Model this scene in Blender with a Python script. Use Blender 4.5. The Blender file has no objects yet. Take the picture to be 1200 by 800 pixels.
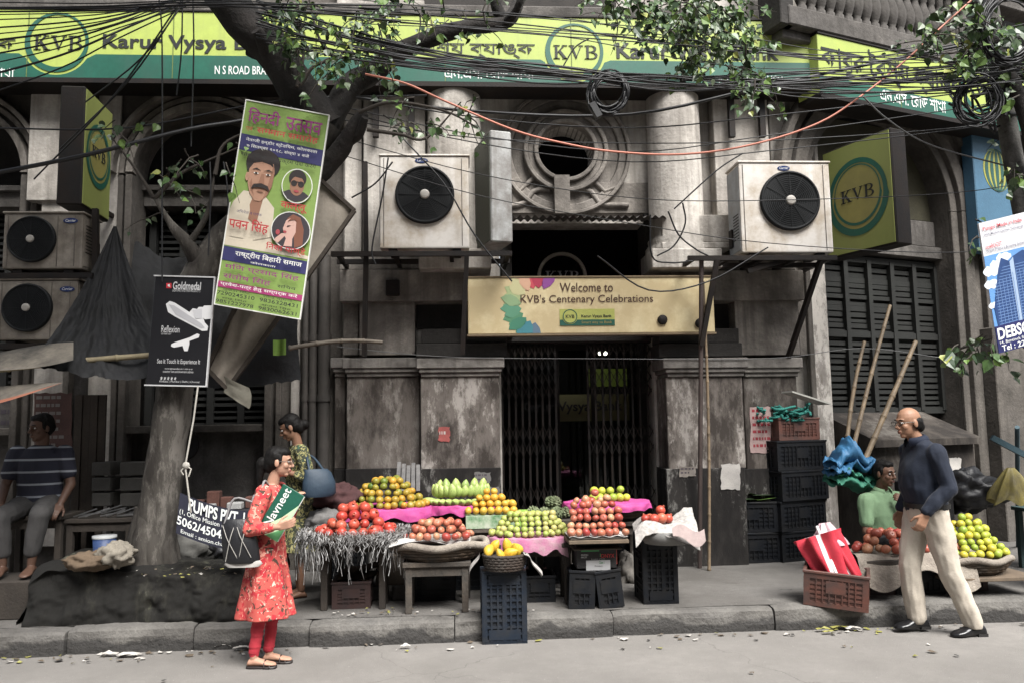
import bpy, bmesh, math, random
from mathutils import Vector, Matrix, noise
R = math.radians
V = Vector
rnd = random.Random(11)
sc = bpy.context.scene
COL = sc.collection

# ------------------------------------------------------------------ camera, world, sun, exposure
FPX = 933.0                                   # focal length in pixels of the 1200 px wide photograph
CAM = V((0, 0, 1.6))
ROT = (Matrix.Rotation(R(-3.57), 3, 'Z') @ Matrix.Rotation(R(90 + 5.81), 3, 'X') @ Matrix.Rotation(R(-0.92), 3, 'Z'))
cd = bpy.data.cameras.new('camera'); cam = bpy.data.objects.new('camera', cd); COL.objects.link(cam)
cd.sensor_width = 36; cd.lens = FPX / 1200 * 36; cd.clip_end = 500; cd.clip_start = .05
cam.matrix_world = Matrix.Translation(CAM) @ ROT.to_4x4()
sc.camera = cam
SUN_EL, SUN_AZ = R(55), R(155)                # high veiled sun behind the viewer's right shoulder
w = bpy.data.worlds.new('World'); sc.world = w; w.use_nodes = True
wn = w.node_tree; bg = wn.nodes['Background']
sky = wn.nodes.new('ShaderNodeTexSky'); sky.sky_type = 'NISHITA'; sky.sun_disc = False
sky.sun_elevation = SUN_EL; sky.sun_rotation = SUN_AZ; sky.air_density = 1.0; sky.dust_density = 4; sky.ozone_density = 1
hs = wn.nodes.new('ShaderNodeHueSaturation'); hs.inputs['Saturation'].default_value = .35
wn.links.new(sky.outputs[0], hs.inputs['Color']); wn.links.new(hs.outputs[0], bg.inputs[0])
bg.inputs[1].default_value = 0.085
sl = bpy.data.lights.new('sun', 'SUN'); so = bpy.data.objects.new('sun', sl); COL.objects.link(so)
sl.energy = 3.6; sl.angle = R(32); sl.color = (1, .98, .95)
sd = V((math.sin(SUN_AZ) * math.cos(SUN_EL), math.cos(SUN_AZ) * math.cos(SUN_EL), math.sin(SUN_EL)))
so.rotation_euler = sd.to_track_quat('Z', 'Y').to_euler(); so.location = (0, 0, 20)
vs = sc.view_settings; vs.view_transform = 'Standard'; vs.look = 'None'; vs.exposure = 1.4; vs.gamma = 1; vs.use_curve_mapping = False
sc.cycles.use_denoising = True
sc.cycles.max_bounces = 6; sc.cycles.diffuse_bounces = 3

# ------------------------------------------------------------------ from photograph pixels to the place
def ray(px, py): return ROT @ V(((px - 600) / FPX, -(py - 400) / FPX, -1))
def at(px, py, Y):
    d = ray(px, py); return CAM + d * (Y / d.y)
def gr(px, py, z=0.0):
    d = ray(px, py); return CAM + d * ((z - CAM.z) / d.z)
class Plane:                                  # an upright plane: u along it, v up, n out of it towards the street
    def __init__(s, O, ang):
        s.O = V(O); s.u = V((math.cos(ang), math.sin(ang), 0)); s.n = V((math.sin(ang), -math.cos(ang), 0))
        s.M = Matrix(((s.u.x, 0, s.n.x, s.O.x), (s.u.y, 0, s.n.y, s.O.y), (0, 1, 0, s.O.z), (0, 0, 0, 1)))
    def p(s, px, py, off=0.0):                # -> (u, v)
        d = ray(px, py); o = s.O + s.n * off
        t = (o - CAM).dot(s.n) / d.dot(s.n); q = CAM + d * t - s.O
        return V((q.dot(s.u), q.z))
    def w(s, px, py, off=0.0):
        u, v = s.p(px, py, off); return s.O + s.u * u + V((0, 0, v)) + s.n * off
FY = 8.3
F = Plane((0, FY, 0), 0)
W0 = at(958, 300, 8.25)
W = Plane((W0.x, W0.y, 0), R(20))
GZ = 0.17                                     # pavement height

# ------------------------------------------------------------------ mesh builder
class MB:
    def __init__(s): s.v = []; s.f = []; s.mi = []; s.sm = []
    def add(s, vs_, fs, m=0, smooth=False, M=None):
        b = len(s.v)
        s.v += [tuple(M @ V(q)) for q in vs_] if M else [tuple(q) for q in vs_]
        for f in fs: s.f.append([i + b for i in f]); s.mi.append(m); s.sm.append(smooth)
        return s
    def box(s, a, b, m=0, M=None):
        x0, y0, z0 = [min(p, q) for p, q in zip(a, b)]; x1, y1, z1 = [max(p, q) for p, q in zip(a, b)]
        return s.add([(x0,y0,z0),(x1,y0,z0),(x1,y1,z0),(x0,y1,z0),(x0,y0,z1),(x1,y0,z1),(x1,y1,z1),(x0,y1,z1)],
              [(3,2,1,0),(4,5,6,7),(0,1,5,4),(1,2,6,5),(2,3,7,6),(3,0,4,7)], m, False, M)
    def bar(s, p, q, w_, d_=None, m=0, up=(0, 0, 1)):
        p, q = V(p), V(q); z = (q - p); L = z.length; z.normalize(); u = V(up)
        if abs(z.dot(u)) > .95: u = V((0, 1, 0)) if abs(z.y) < .9 else V((1, 0, 0))
        x = u.cross(z).normalized(); y = z.cross(x)
        M = Matrix((( x.x, y.x, z.x, p.x), (x.y, y.y, z.y, p.y), (x.z, y.z, z.z, p.z), (0,0,0,1)))
        d_ = d_ or w_
        return s.box((-w_/2, -d_/2, 0), (w_/2, d_/2, L), m, M)
    def tube(s, pts, r, n=8, m=0, caps=True):
        pts = [V(p) for p in pts]; k = len(pts); rs = r if isinstance(r, (list, tuple)) else [r] * k
        vs_ = []; fs = []; prev = None
        for i, p in enumerate(pts):
            t = (pts[min(i+1, k-1)] - pts[max(i-1, 0)]).normalized()
            if prev is None:
                a = V((0, 0, 1)) if abs(t.z) < .9 else V((1, 0, 0)); x = a.cross(t).normalized()
            else:
                x = (prev - t * prev.dot(t)); x = x.normalized() if x.length > 1e-6 else V((1, 0, 0))
            prev = x; y = t.cross(x)
            for j in range(n):
                a = 2 * math.pi * j / n; vs_.append(p + (x * math.cos(a) + y * math.sin(a)) * rs[i])
        for i in range(k - 1):
            for j in range(n):
                fs.append((i*n+j, i*n+(j+1) % n, (i+1)*n+(j+1) % n, (i+1)*n+j))
        s.add(vs_, fs, m, True)
        if caps: s.add(vs_[:n], [tuple(range(n))[::-1]], m); s.add(vs_[-n:], [tuple(range(n))], m)
        return s
    def lathe(s, prof, n=16, M=None, m=0, smooth=True):       # prof: (r, z)
        vs_ = []; fs = []; k = len(prof)
        for r, z in prof:
            for j in range(n):
                a = 2 * math.pi * j / n; vs_.append((r * math.cos(a), r * math.sin(a), z))
        for i in range(k - 1):
            for j in range(n): fs.append((i*n+j, i*n+(j+1) % n, (i+1)*n+(j+1) % n, (i+1)*n+j))
        s.add(vs_, fs, m, smooth, M)
        if prof[0][0] > 1e-4: s.add(vs_[:n], [tuple(range(n))[::-1]], m, False, M)
        if prof[-1][0] > 1e-4: s.add(vs_[-n:], [tuple(range(n))], m, False, M)
        return s
    def ell(s, c, r, n=14, M=None, m=0):
        k = n // 2; vs_ = []; fs = []
        r = (r, r, r) if isinstance(r, (int, float)) else r
        for i in range(k + 1):
            t = math.pi * i / k
            for j in range(n):
                a = 2 * math.pi * j / n
                vs_.append((c[0] + r[0]*math.sin(t)*math.cos(a), c[1] + r[1]*math.sin(t)*math.sin(a), c[2] - r[2]*math.cos(t)))
        for i in range(k):
            for j in range(n): fs.append((i*n+j, i*n+(j+1) % n, (i+1)*n+(j+1) % n, (i+1)*n+j))
        return s.add(vs_, fs, m, True, M)
    def cap(s, p, r0, q, r1, n=12, m=0):                       # tapered capsule
        p, q = V(p), V(q); z = q - p; L = z.length
        if L < 1e-6: return s.ell(p, r0, n, None, m)
        z.normalize(); pts = []; rs = []
        for i in range(5):
            a = math.pi / 2 * i / 4.0; pts.append(p - z * r0 * math.cos(a)); rs.append(max(r0 * math.sin(a), r0 * .05))
        for i in range(5):
            a = math.pi / 2 * i / 4.0; pts.append(q + z * r1 * math.sin(a)); rs.append(max(r1 * math.cos(a), r1 * .05))
        return s.tube(pts, rs, n, m)
    def loft(s, rings, n=20, m=0, M=None, smooth=True):        # rings: (centre, xaxis*rx, yaxis*ry)
        vs_ = []; fs = []; k = len(rings)
        for c, x, y in rings:
            for j in range(n):
                a = 2 * math.pi * j / n; vs_.append(V(c) + V(x) * math.cos(a) + V(y) * math.sin(a))
        for i in range(k - 1):
            for j in range(n): fs.append((i*n+j, i*n+(j+1) % n, (i+1)*n+(j+1) % n, (i+1)*n+j))
        s.add(vs_, fs, m, smooth, M)
        s.add(vs_[:n], [tuple(range(n))[::-1]], m, False, M); s.add(vs_[-n:], [tuple(range(n))], m, False, M)
        return s
    def prism(s, poly, w0, w1, M=None, m=0):                   # poly in (u, v), extruded along w
        n = len(poly); w0, w1 = min(w0, w1), max(w0, w1)
        ar = sum(poly[i][0]*poly[(i+1) % n][1] - poly[(i+1) % n][0]*poly[i][1] for i in range(n))
        if ar < 0: poly = poly[::-1]
        vs_ = [(p[0], p[1], w0) for p in poly] + [(p[0], p[1], w1) for p in poly]
        fs = [tuple(range(n))[::-1], tuple(range(n, 2*n))] + [(i, (i+1) % n, n+(i+1) % n, n+i) for i in range(n)]
        return s.add(vs_, fs, m, False, M)
    def ring(s, c, r0, r1, w0, w1, a0=0, a1=2*math.pi, M=None, m=0, n=40, sx=1.0):
        full = abs(a1 - a0 - 2*math.pi) < 1e-3; vs_ = []; fs = []
        for i in range(n + 1):
            a = a0 + (a1 - a0) * i / n; C, S = math.cos(a)*sx, math.sin(a)
            vs_ += [(c[0]+r0*C, c[1]+r0*S, w0), (c[0]+r1*C, c[1]+r1*S, w0), (c[0]+r1*C, c[1]+r1*S, w1), (c[0]+r0*C, c[1]+r0*S, w1)]
        for i in range(n):
            b = 4*i
            for k in range(4): fs.append((b+k, b+(k+1) % 4, b+4+(k+1) % 4, b+4+k)[::-1])
        if not full: fs += [(0,1,2,3)[::-1], (4*n, 4*n+1, 4*n+2, 4*n+3)]
        return s.add(vs_, fs, m, False, M)
    def grid(s, fn, nu, nv, m=0, smooth=True):                 # fn(a, b) -> point, a and b in 0..1
        vs_ = [fn(i / nu, j / nv) for j in range(nv + 1) for i in range(nu + 1)]
        fs = [(j*(nu+1)+i, j*(nu+1)+i+1, (j+1)*(nu+1)+i+1, (j+1)*(nu+1)+i) for j in range(nv) for i in range(nu)]
        return s.add(vs_, fs, m, smooth)
    def mesh(s, name, mats, loc=None, bevel=0, seg=1):
        me = bpy.data.meshes.new(name); me.from_pydata(s.v, [], s.f)
        for mt in (mats if isinstance(mats, (list, tuple)) else [mats]): me.materials.append(mt)
        me.polygons.foreach_set('material_index', s.mi); me.polygons.foreach_set('use_smooth', s.sm)
        if bevel:
            bm = bmesh.new(); bm.from_mesh(me); bmesh.ops.remove_doubles(bm, verts=bm.verts, dist=1e-5)
            ed = [e for e in bm.edges if len(e.link_faces) == 2 and e.calc_face_angle(0) > .6]
            bmesh.ops.bevel(bm, geom=ed, offset=bevel, segments=seg, affect='EDGES', clamp_overlap=True, profile=.6)
            bm.to_mesh(me); bm.free()
        if loc is not None: me.transform(Matrix.Translation(-V(loc)))
        me.update(); return me
def lo(mb):
    """base of a mesh: centre of the bounding box at its lowest point"""
    xs = [p[0] for p in mb.v]; ys = [p[1] for p in mb.v]; zs = [p[2] for p in mb.v]
    return V(((min(xs)+max(xs))/2, (min(ys)+max(ys))/2, min(zs)))
def tag(o, label=None, cat=None, group=None, kind=None):
    if label: o['label'] = label
    if cat: o['category'] = cat
    if group: o['group'] = group
    if kind: o['kind'] = kind
    return o
def obj(name, me, loc=(0, 0, 0), parent=None):
    o = bpy.data.objects.new(name, me); COL.objects.link(o); o.location = loc
    if parent: o.parent = parent
    return o
def root(name, loc, label, cat, group=None):
    o = obj(name, None, loc); o.empty_display_size = .1; return tag(o, label, cat, group)
def org(o):
    p = V(o.location)
    while o.parent: o = o.parent; p = p + V(o.location)
    return p
def part(name, mb, mats, parent, bevel=0, label=None, seg=1):
    L = org(parent); o = obj(name, mb.mesh(name, mats, L, bevel, seg), (0, 0, 0), parent)
    if label: o['label'] = label
    return o
def solo(name, mb, mats, label, cat, group=None, bevel=0, kind=None, seg=1):
    L = lo(mb); return tag(obj(name, mb.mesh(name, mats, L, bevel, seg), L), label, cat, group, kind)
def struct(name, mb, mats):
    return tag(obj(name, mb.mesh(name, mats)), kind='structure')
def dup(o, loc, label=None, rot=None, parent=None):
    c = o.copy(); COL.objects.link(c)
    if parent: c.parent = parent
    else:
        c.location = loc
        if rot is not None: c.rotation_euler = rot
        if label: c['label'] = label
    for ch in list(o.children): dup(ch, None, None, None, c)
    return c
DG = bpy.context.evaluated_depsgraph_get
TEXTS = {}
def glyphs(s, off=0.0):
    key = (s, off)
    if key in TEXTS: return TEXTS[key]
    half = []; body = ''
    for ch in s:
        if ch == '^': half.append(len(body) - 1)
        else: body += ch
    c = bpy.data.curves.new('text', 'FONT'); c.body = body; c.offset = off; c.resolution_u = 3
    for i in half: c.body_format[i].kerning = -5.0
    o = bpy.data.objects.new('text', c); COL.objects.link(o)
    dg = DG(); dg.update(); me = bpy.data.meshes.new_from_object(o.evaluated_get(dg))
    vs_ = [tuple(v.co) for v in me.vertices]; fs = [tuple(p.vertices) for p in me.polygons if p.area > 1e-9]
    nz = [me.polygons[i].normal.z for i in range(min(3, len(me.polygons)))]
    bpy.data.objects.remove(o); bpy.data.curves.remove(c); bpy.data.meshes.remove(me)
    x0 = min(v[0] for v in vs_); x1 = max(v[0] for v in vs_); y0 = min(v[1] for v in vs_); y1 = max(v[1] for v in vs_)
    TEXTS[key] = (vs_, fs, x0, x1, y0, y1); return TEXTS[key]
def text(mb, s, u0, u1, v0, v1, w_, M, m=0, off=0.0, slant=0.0):
    """lettering fitted into the rectangle u0..u1, v0..v1 of the plane M, lying at height w_"""
    vs_, fs, x0, x1, y0, y1 = glyphs(s, off)
    sx = (u1-u0) / (x1-x0); sy = (v1-v0) / (y1-y0)
    mb.add([(u0 + (p[0]-x0)*sx + slant*(p[1]-y0)*sy, v0 + (p[1]-y0)*sy, w_) for p in vs_], fs, m, False, M)
def serif_kvb(mb, u0, u1, v0, v1, w_, M, m=0):
    """the three serif capitals K V B"""
    H = v1 - v0; Wd = (u1 - u0) / 3.15; t = H * .05; k = .17 * H; h = .085 * H
    def P(poly, ox): mb.prism([(ox + p[0], v0 + p[1]) for p in poly], w_, w_ + .004, M, m)
    def bar_(x0, x1, y0, y1, ox): P([(x0, y0), (x1, y0), (x1, y1), (x0, y1)], ox)
    ox = u0                                                              # K
    bar_(.12*Wd, .12*Wd + k, 0, H, ox); bar_(0, .46*Wd, 0, t, ox); bar_(0, .46*Wd, H-t, H, ox)
    P([(.12*Wd+k, .40*H), (.12*Wd+k, .50*H), (.72*Wd, H), (.82*Wd, H)], ox); bar_(.6*Wd, .98*Wd, H-t, H, ox)
    P([(.28*Wd+k*.4, .52*H), (.42*Wd+k*.5, .62*H), (.96*Wd, 0), (.96*Wd-k*1.25, 0)], ox); bar_(.62*Wd, 1.04*Wd, 0, t, ox)
    ox = u0 + 1.08*Wd                                                    # V
    P([(.08*Wd, H), (.08*Wd+k*1.1, H), (.54*Wd+k*.3, .1*H), (.5*Wd, 0)], ox); P([(.5*Wd, 0), (.52*Wd, .16*H), (.84*Wd, H), (.92*Wd, H)], ox)
    bar_(0, .4*Wd, H-t, H, ox); bar_(.7*Wd, 1.02*Wd, H-t, H, ox)
    ox = u0 + 2.2*Wd                                                     # B
    bar_(.12*Wd, .12*Wd+k, 0, H, ox); bar_(0, .5*Wd, 0, t, ox); bar_(0, .5*Wd, H-t, H, ox); bar_(.3*Wd, .55*Wd, .5*H, .5*H+t, ox)
    for cy, ry, rx in ((.26*H, .26*H, .44*Wd), (.76*H, .24*H, .36*Wd)):
        out = [(.46*Wd + rx*math.cos(a), cy + ry*math.sin(a)) for a in [R(-90 + 15*i) for i in range(13)]]
        inn = [(.46*Wd + (rx-k)*math.cos(a), cy + (ry-t)*math.sin(a)) for a in [R(90 - 15*i) for i in range(13)]]
        P(out + inn, ox)
def nz(p, s=1.0, seed=0.0): return noise.noise(V(p) * s + V((seed, seed * 1.7, -seed)))
# ------------------------------------------------------------------ materials
MATS = {}
def mat(name, base, rough=.8, var=.25, vsc=3.0, dirt=None, damt=.5, dsc=1.6, streak=0.0, bump=.15, bsc=45.0, metal=0.0,
        rnd_hue=None, spec=.4, edge=.08, fine=True, sheen=0.0):
    if name in MATS: return MATS[name]
    m = bpy.data.materials.new(name); m.use_nodes = True; t = m.node_tree; N = t.nodes; L = t.links.new
    b = N['Principled BSDF']; b.inputs['Roughness'].default_value = rough; b.inputs['Metallic'].default_value = metal
    b.inputs['Specular IOR Level'].default_value = spec
    if sheen: b.inputs['Sheen Weight'].default_value = sheen
    tc = N.new('ShaderNodeTexCoord')
    def tex(scale, detail=5, ro=.6, sc3=None):
        n = N.new('ShaderNodeTexNoise'); n.inputs['Scale'].default_value = scale; n.inputs['Detail'].default_value = detail
        n.inputs['Roughness'].default_value = ro; src = tc.outputs['Object']
        if sc3:
            mp = N.new('ShaderNodeMapping'); mp.inputs['Scale'].default_value = sc3; L(src, mp.inputs['Vector']); src = mp.outputs[0]
        L(src, n.inputs['Vector']); return n.outputs['Fac']
    def ramp(src, a, c):
        r = N.new('ShaderNodeMapRange'); r.inputs['From Min'].default_value = a; r.inputs['From Max'].default_value = c
        L(src, r.inputs['Value']); return r.outputs[0]
    def mix(fac, A, B, mode='MIX'):
        x = N.new('ShaderNodeMix'); x.data_type = 'RGBA'; x.blend_type = mode
        for i, q in ((0, fac), (6, A), (7, B)):
            if isinstance(q, (int, float)): x.inputs[i].default_value = q
            elif isinstance(q, (tuple, list)): x.inputs[i].default_value = (*q[:3], 1)
            else: L(q, x.inputs[i])
        return x.outputs[2]
    col = tuple(base)
    if rnd_hue:
        oi = N.new('ShaderNodeObjectInfo'); cr = N.new('ShaderNodeValToRGB'); el = cr.color_ramp.elements
        while len(el) < len(rnd_hue): el.new(.5)
        for i, c in enumerate(rnd_hue): el[i].position = i / (len(rnd_hue) - 1); el[i].color = (*c, 1)
        L(oi.outputs['Random'], cr.inputs[0]); col = cr.outputs[0]
    if var:
        n1 = ramp(tex(vsc, 6), .3, .7); col = mix(n1, col, mix(1.0, col, (1-var, 1-var, 1-var*.95), 'MULTIPLY'))
    if fine and var:
        n2 = ramp(tex(vsc * 14, 3), .35, .65); x = mix(1.0, col, (1-var*.5,)*3, 'MULTIPLY'); col = mix(n2, col, x)
    if dirt:
        d1 = ramp(tex(dsc, 9, .68), .5 - damt * .22 - edge, .5 - damt * .22 + edge + .12) if damt < 1.5 else None
        dd = N.new('ShaderNodeMath'); dd.operation = 'SUBTRACT'; dd.inputs[0].default_value = 1; L(d1, dd.inputs[1])
        f = dd.outputs[0]; col = mix(f, col, dirt)
    if streak:
        s1 = ramp(tex(1.0, 6, .6, (9, 9, .55)), .62 - streak * .2, .78); col = mix(s1, col, dirt or (.05, .045, .04))
    if isinstance(col, tuple): b.inputs['Base Color'].default_value = (*col[:3], 1)
    else: L(col, b.inputs['Base Color'])
    if bump:
        bp = N.new('ShaderNodeBump'); bp.inputs['Strength'].default_value = bump; bp.inputs['Distance'].default_value = .02
        L(tex(bsc, 5), bp.inputs['Height']); L(bp.outputs[0], b.inputs['Normal'])
    MATS[name] = m; return m
def flat(name, c, rough=.6, metal=0.0, emit=None):
    return mat(name, c, rough, .08, 4, bump=0, metal=metal, fine=False)
def peel(name, lo_c, mid_c, hi_c, sc_=5.0, extra=None, bias=0.0, stretch=(1.25, 1.25, .5)):
    """old plaster with flaked paint: three tones split by sharp-edged noise"""
    m = bpy.data.materials.new(name); m.use_nodes = True; t = m.node_tree; N = t.nodes; L = t.links.new; b = N['Principled BSDF']
    b.inputs['Roughness'].default_value = .9; b.inputs['Specular IOR Level'].default_value = .2
    tc = N.new('ShaderNodeTexCoord'); mp = N.new('ShaderNodeMapping'); mp.inputs['Scale'].default_value = stretch; L(tc.outputs['Object'], mp.inputs[0])
    def tex(s, d, r, dist=0):
        n = N.new('ShaderNodeTexNoise'); n.inputs['Scale'].default_value = s; n.inputs['Detail'].default_value = d; n.inputs['Roughness'].default_value = r
        n.inputs['Distortion'].default_value = dist; L(mp.outputs[0], n.inputs['Vector']); return n.outputs['Fac']
    def ramp(src, a, c):
        r = N.new('ShaderNodeMapRange'); r.inputs['From Min'].default_value = a; r.inputs['From Max'].default_value = c; L(src, r.inputs['Value']); return r.outputs[0]
    def mix(f, A, B):
        x = N.new('ShaderNodeMix'); x.data_type = 'RGBA'
        for i, q in ((0, f), (6, A), (7, B)):
            if isinstance(q, tuple): x.inputs[i].default_value = (*q, 1)
            else: L(q, x.inputs[i])
        return x.outputs[2]
    big = tex(sc_ * .35, 4, .6); det = tex(sc_, 12, .75, .15); det2 = tex(sc_ * 2.3, 12, .78, .2)
    s = N.new('ShaderNodeMath'); s.operation = 'ADD'; L(big, s.inputs[0]); L(det, s.inputs[1])
    c = mix(ramp(s.outputs[0], .88 - bias, 1.06 - bias), lo_c, mid_c)
    s2 = N.new('ShaderNodeMath'); s2.operation = 'ADD'; L(big, s2.inputs[0]); L(det2, s2.inputs[1])
    c = mix(ramp(s2.outputs[0], 1.04 - bias, 1.16 - bias), c, hi_c)
    if extra: c = mix(ramp(tex(sc_ * 1.4, 6, .7, 1.5), .66, .69), c, extra)
    L(c, b.inputs['Base Color'])
    bp = N.new('ShaderNodeBump'); bp.inputs['Strength'].default_value = .5; bp.inputs['Distance'].default_value = .015
    L(det2, bp.inputs['Height']); L(bp.outputs[0], b.inputs['Normal'])
    MATS[name] = m; return m
def floral(name, base, spots, vsc=30.0, thr=.36, rough=.85, wave=None):
    m = bpy.data.materials.new(name); m.use_nodes = True; t = m.node_tree; N = t.nodes; L = t.links.new; b = N['Principled BSDF']
    b.inputs['Roughness'].default_value = rough; b.inputs['Specular IOR Level'].default_value = .2; tc = N.new('ShaderNodeTexCoord')
    c = None
    for i, (sc_, th, col) in enumerate(spots):
        n = N.new('ShaderNodeTexNoise'); n.inputs['Scale'].default_value = sc_; n.inputs['Detail'].default_value = 2.5; n.inputs['Distortion'].default_value = 1.2
        mp = N.new('ShaderNodeMapping'); mp.inputs['Location'].default_value = (i * 3.1, i * 1.7, i * 5.3); L(tc.outputs['Object'], mp.inputs[0]); L(mp.outputs[0], n.inputs['Vector'])
        r = N.new('ShaderNodeMapRange'); r.inputs['From Min'].default_value = th; r.inputs['From Max'].default_value = th + .03; L(n.outputs['Fac'], r.inputs['Value'])
        x = N.new('ShaderNodeMix'); x.data_type = 'RGBA'; L(r.outputs[0], x.inputs[0])
        if c is None: x.inputs[6].default_value = (*base, 1)
        else: L(c, x.inputs[6])
        x.inputs[7].default_value = (*col, 1); c = x.outputs[2]
    L(c, b.inputs['Base Color']); MATS[name] = m; return m
DIRT = (.035, .032, .028)
plaster = mat('old_cream_plaster', (.54, .505, .455), .9, .3, 2.2, (.15, .135, .118), .62, 1.7, 1.0, .35, 30)
plaster_grey = mat('grey_weathered_plaster', (.165, .152, .138), .92, .45, 2.5, (.040, .036, .032), .3, 2.2, .6, .4, 30)
plaster_mid = mat('streaked_mid_plaster', (.32, .29, .255), .92, .45, 2.5, (.07, .062, .054), .35, 2.2, 1.0, .4, 30)
plaster_brown = mat('brown_sooty_plaster', (.145, .129, .112), .92, .45, 2.2, (.045, .04, .034), .35, 2.0, .5, .4, 30)
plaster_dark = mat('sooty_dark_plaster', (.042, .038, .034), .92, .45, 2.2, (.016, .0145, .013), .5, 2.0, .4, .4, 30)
pier_peel = peel('flaking_pier_paint', (.038, .032, .028), (.125, .11, .098), (.29, .268, .245), 5.5, bias=.02)
pier_peel2 = peel('dull_flaking_paint', (.038, .032, .028), (.11, .096, .085), (.185, .168, .152), 5.0, bias=-.02)
def weathered_ground(name, base, stain, crack, slab=0):
    m = mat(name, base, .93, .22, 1.1, stain, .2, .8, 0, .35, 110); t = m.node_tree; N = t.nodes; L = t.links.new; b = N['Principled BSDF']
    src = b.inputs['Base Color'].links[0].from_socket; tc = N.new('ShaderNodeTexCoord')
    def mixin(fac, colr, src):
        x = N.new('ShaderNodeMix'); x.data_type = 'RGBA'; L(fac, x.inputs[0]); L(src, x.inputs[6]); x.inputs[7].default_value = (*colr, 1); return x.outputs[2]
    def rng(s, a, c):
        r = N.new('ShaderNodeMapRange'); r.inputs['From Min'].default_value = a; r.inputs['From Max'].default_value = c; L(s, r.inputs['Value']); return r.outputs[0]
    def tex(sc_, d, dist=0):
        n = N.new('ShaderNodeTexNoise'); n.inputs['Scale'].default_value = sc_; n.inputs['Detail'].default_value = d; n.inputs['Distortion'].default_value = dist; L(tc.outputs['Object'], n.inputs['Vector']); return n
    nd = tex(3.0, 6); ad = N.new('ShaderNodeVectorMath'); ad.operation = 'MULTIPLY_ADD'; L(nd.outputs['Color'], ad.inputs[0]); ad.inputs[1].default_value = (.35, .35, .35); L(tc.outputs['Object'], ad.inputs[2])
    v = N.new('ShaderNodeTexVoronoi'); v.feature = 'DISTANCE_TO_EDGE'; v.inputs['Scale'].default_value = .55; L(ad.outputs[0], v.inputs['Vector'])
    gate_ = N.new('ShaderNodeMath'); gate_.operation = 'MULTIPLY'; L(rng(v.outputs[0], .003, .0008), gate_.inputs[0]); L(rng(tex(.7, 2).outputs['Fac'], .45, .55), gate_.inputs[1])
    src = mixin(gate_.outputs[0], crack, src)
    src = mixin(rng(tex(1.6, 8, 1.5).outputs['Fac'], .60, .70), stain, src); src = mixin(rng(tex(55, 2).outputs['Fac'], .70, .74), crack, src); src = mixin(rng(tex(70, 2).outputs['Fac'], .71, .75), tuple(min(1, c*1.5) for c in base), src)
    if slab:
        bk = N.new('ShaderNodeTexBrick'); bk.inputs['Scale'].default_value = 1.0; bk.inputs['Brick Width'].default_value = slab; bk.inputs['Row Height'].default_value = slab*.8; bk.inputs['Mortar Size'].default_value = .012; bk.offset = .5
        L(tc.outputs['Object'], bk.inputs['Vector']); src = mixin(bk.outputs['Fac'], crack, src)
    L(src, b.inputs['Base Color']); return m
base_paint = peel('dark_base_paint', (.012, .011, .0105), (.022, .020, .0185), (.15, .145, .135), 6.0, bias=-.03)
stone_cap = mat('worn_stone_coping', (.25, .232, .21), .92, .4, 4, (.045, .04, .035), .5, 3.5, .5, .4, 40)
black_iron = mat('black_iron', (.010, .010, .0105), .6, .3, 6, (.014, .010, .008), .1, 4, 0, .1, 60, spec=.2)
rust_iron = mat('rusty_iron', (.075, .055, .045), .8, .4, 8, (.03, .025, .02), .5, 6)
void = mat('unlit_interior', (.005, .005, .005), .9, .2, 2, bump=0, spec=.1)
# ------------------------------------------------------------------ ground
asphalt = weathered_ground('dusty_asphalt', (.205, .193, .178), (.135, .127, .117), (.11, .103, .095))
pave = weathered_ground('worn_pavement', (.145, .137, .127), (.065, .06, .054), (.038, .035, .032))
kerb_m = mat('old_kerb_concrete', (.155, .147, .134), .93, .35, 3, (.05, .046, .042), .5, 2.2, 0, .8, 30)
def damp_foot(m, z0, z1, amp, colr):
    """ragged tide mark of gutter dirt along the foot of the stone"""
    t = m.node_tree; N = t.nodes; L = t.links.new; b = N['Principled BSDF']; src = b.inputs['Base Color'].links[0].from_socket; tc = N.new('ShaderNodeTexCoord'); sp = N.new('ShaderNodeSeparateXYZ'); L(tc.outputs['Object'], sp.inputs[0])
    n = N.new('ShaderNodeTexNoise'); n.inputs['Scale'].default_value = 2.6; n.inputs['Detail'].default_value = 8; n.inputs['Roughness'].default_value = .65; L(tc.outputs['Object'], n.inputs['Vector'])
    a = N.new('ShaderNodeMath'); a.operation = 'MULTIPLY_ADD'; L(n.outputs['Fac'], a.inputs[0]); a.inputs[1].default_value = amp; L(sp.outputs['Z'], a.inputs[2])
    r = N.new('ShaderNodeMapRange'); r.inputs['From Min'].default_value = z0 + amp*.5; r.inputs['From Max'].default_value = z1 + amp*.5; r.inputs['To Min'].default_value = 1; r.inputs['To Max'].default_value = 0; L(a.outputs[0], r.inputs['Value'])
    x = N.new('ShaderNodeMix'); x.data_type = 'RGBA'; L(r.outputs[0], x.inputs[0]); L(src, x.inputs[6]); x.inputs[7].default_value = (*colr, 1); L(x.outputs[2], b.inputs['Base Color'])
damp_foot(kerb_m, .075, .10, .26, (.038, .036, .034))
KY = 6.08
def kz(x): return KY + .006 * x
mb = MB(); mb.grid(lambda a, b: (-40 + 80*a, -30 + 60*b, 0), 2, 2); struct('road', mb, asphalt)
mb = MB(); mb.grid(lambda a, b: (-14 + 30*a, KY + .12 + b * 6.0, GZ + .006*nz((a*40, b*6, 0), 1)), 90, 20); struct('pavement', mb, pave)
mb = MB(); x = -9.0; rk = random.Random(5)                               # kerb: worn stones butted end to end
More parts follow.
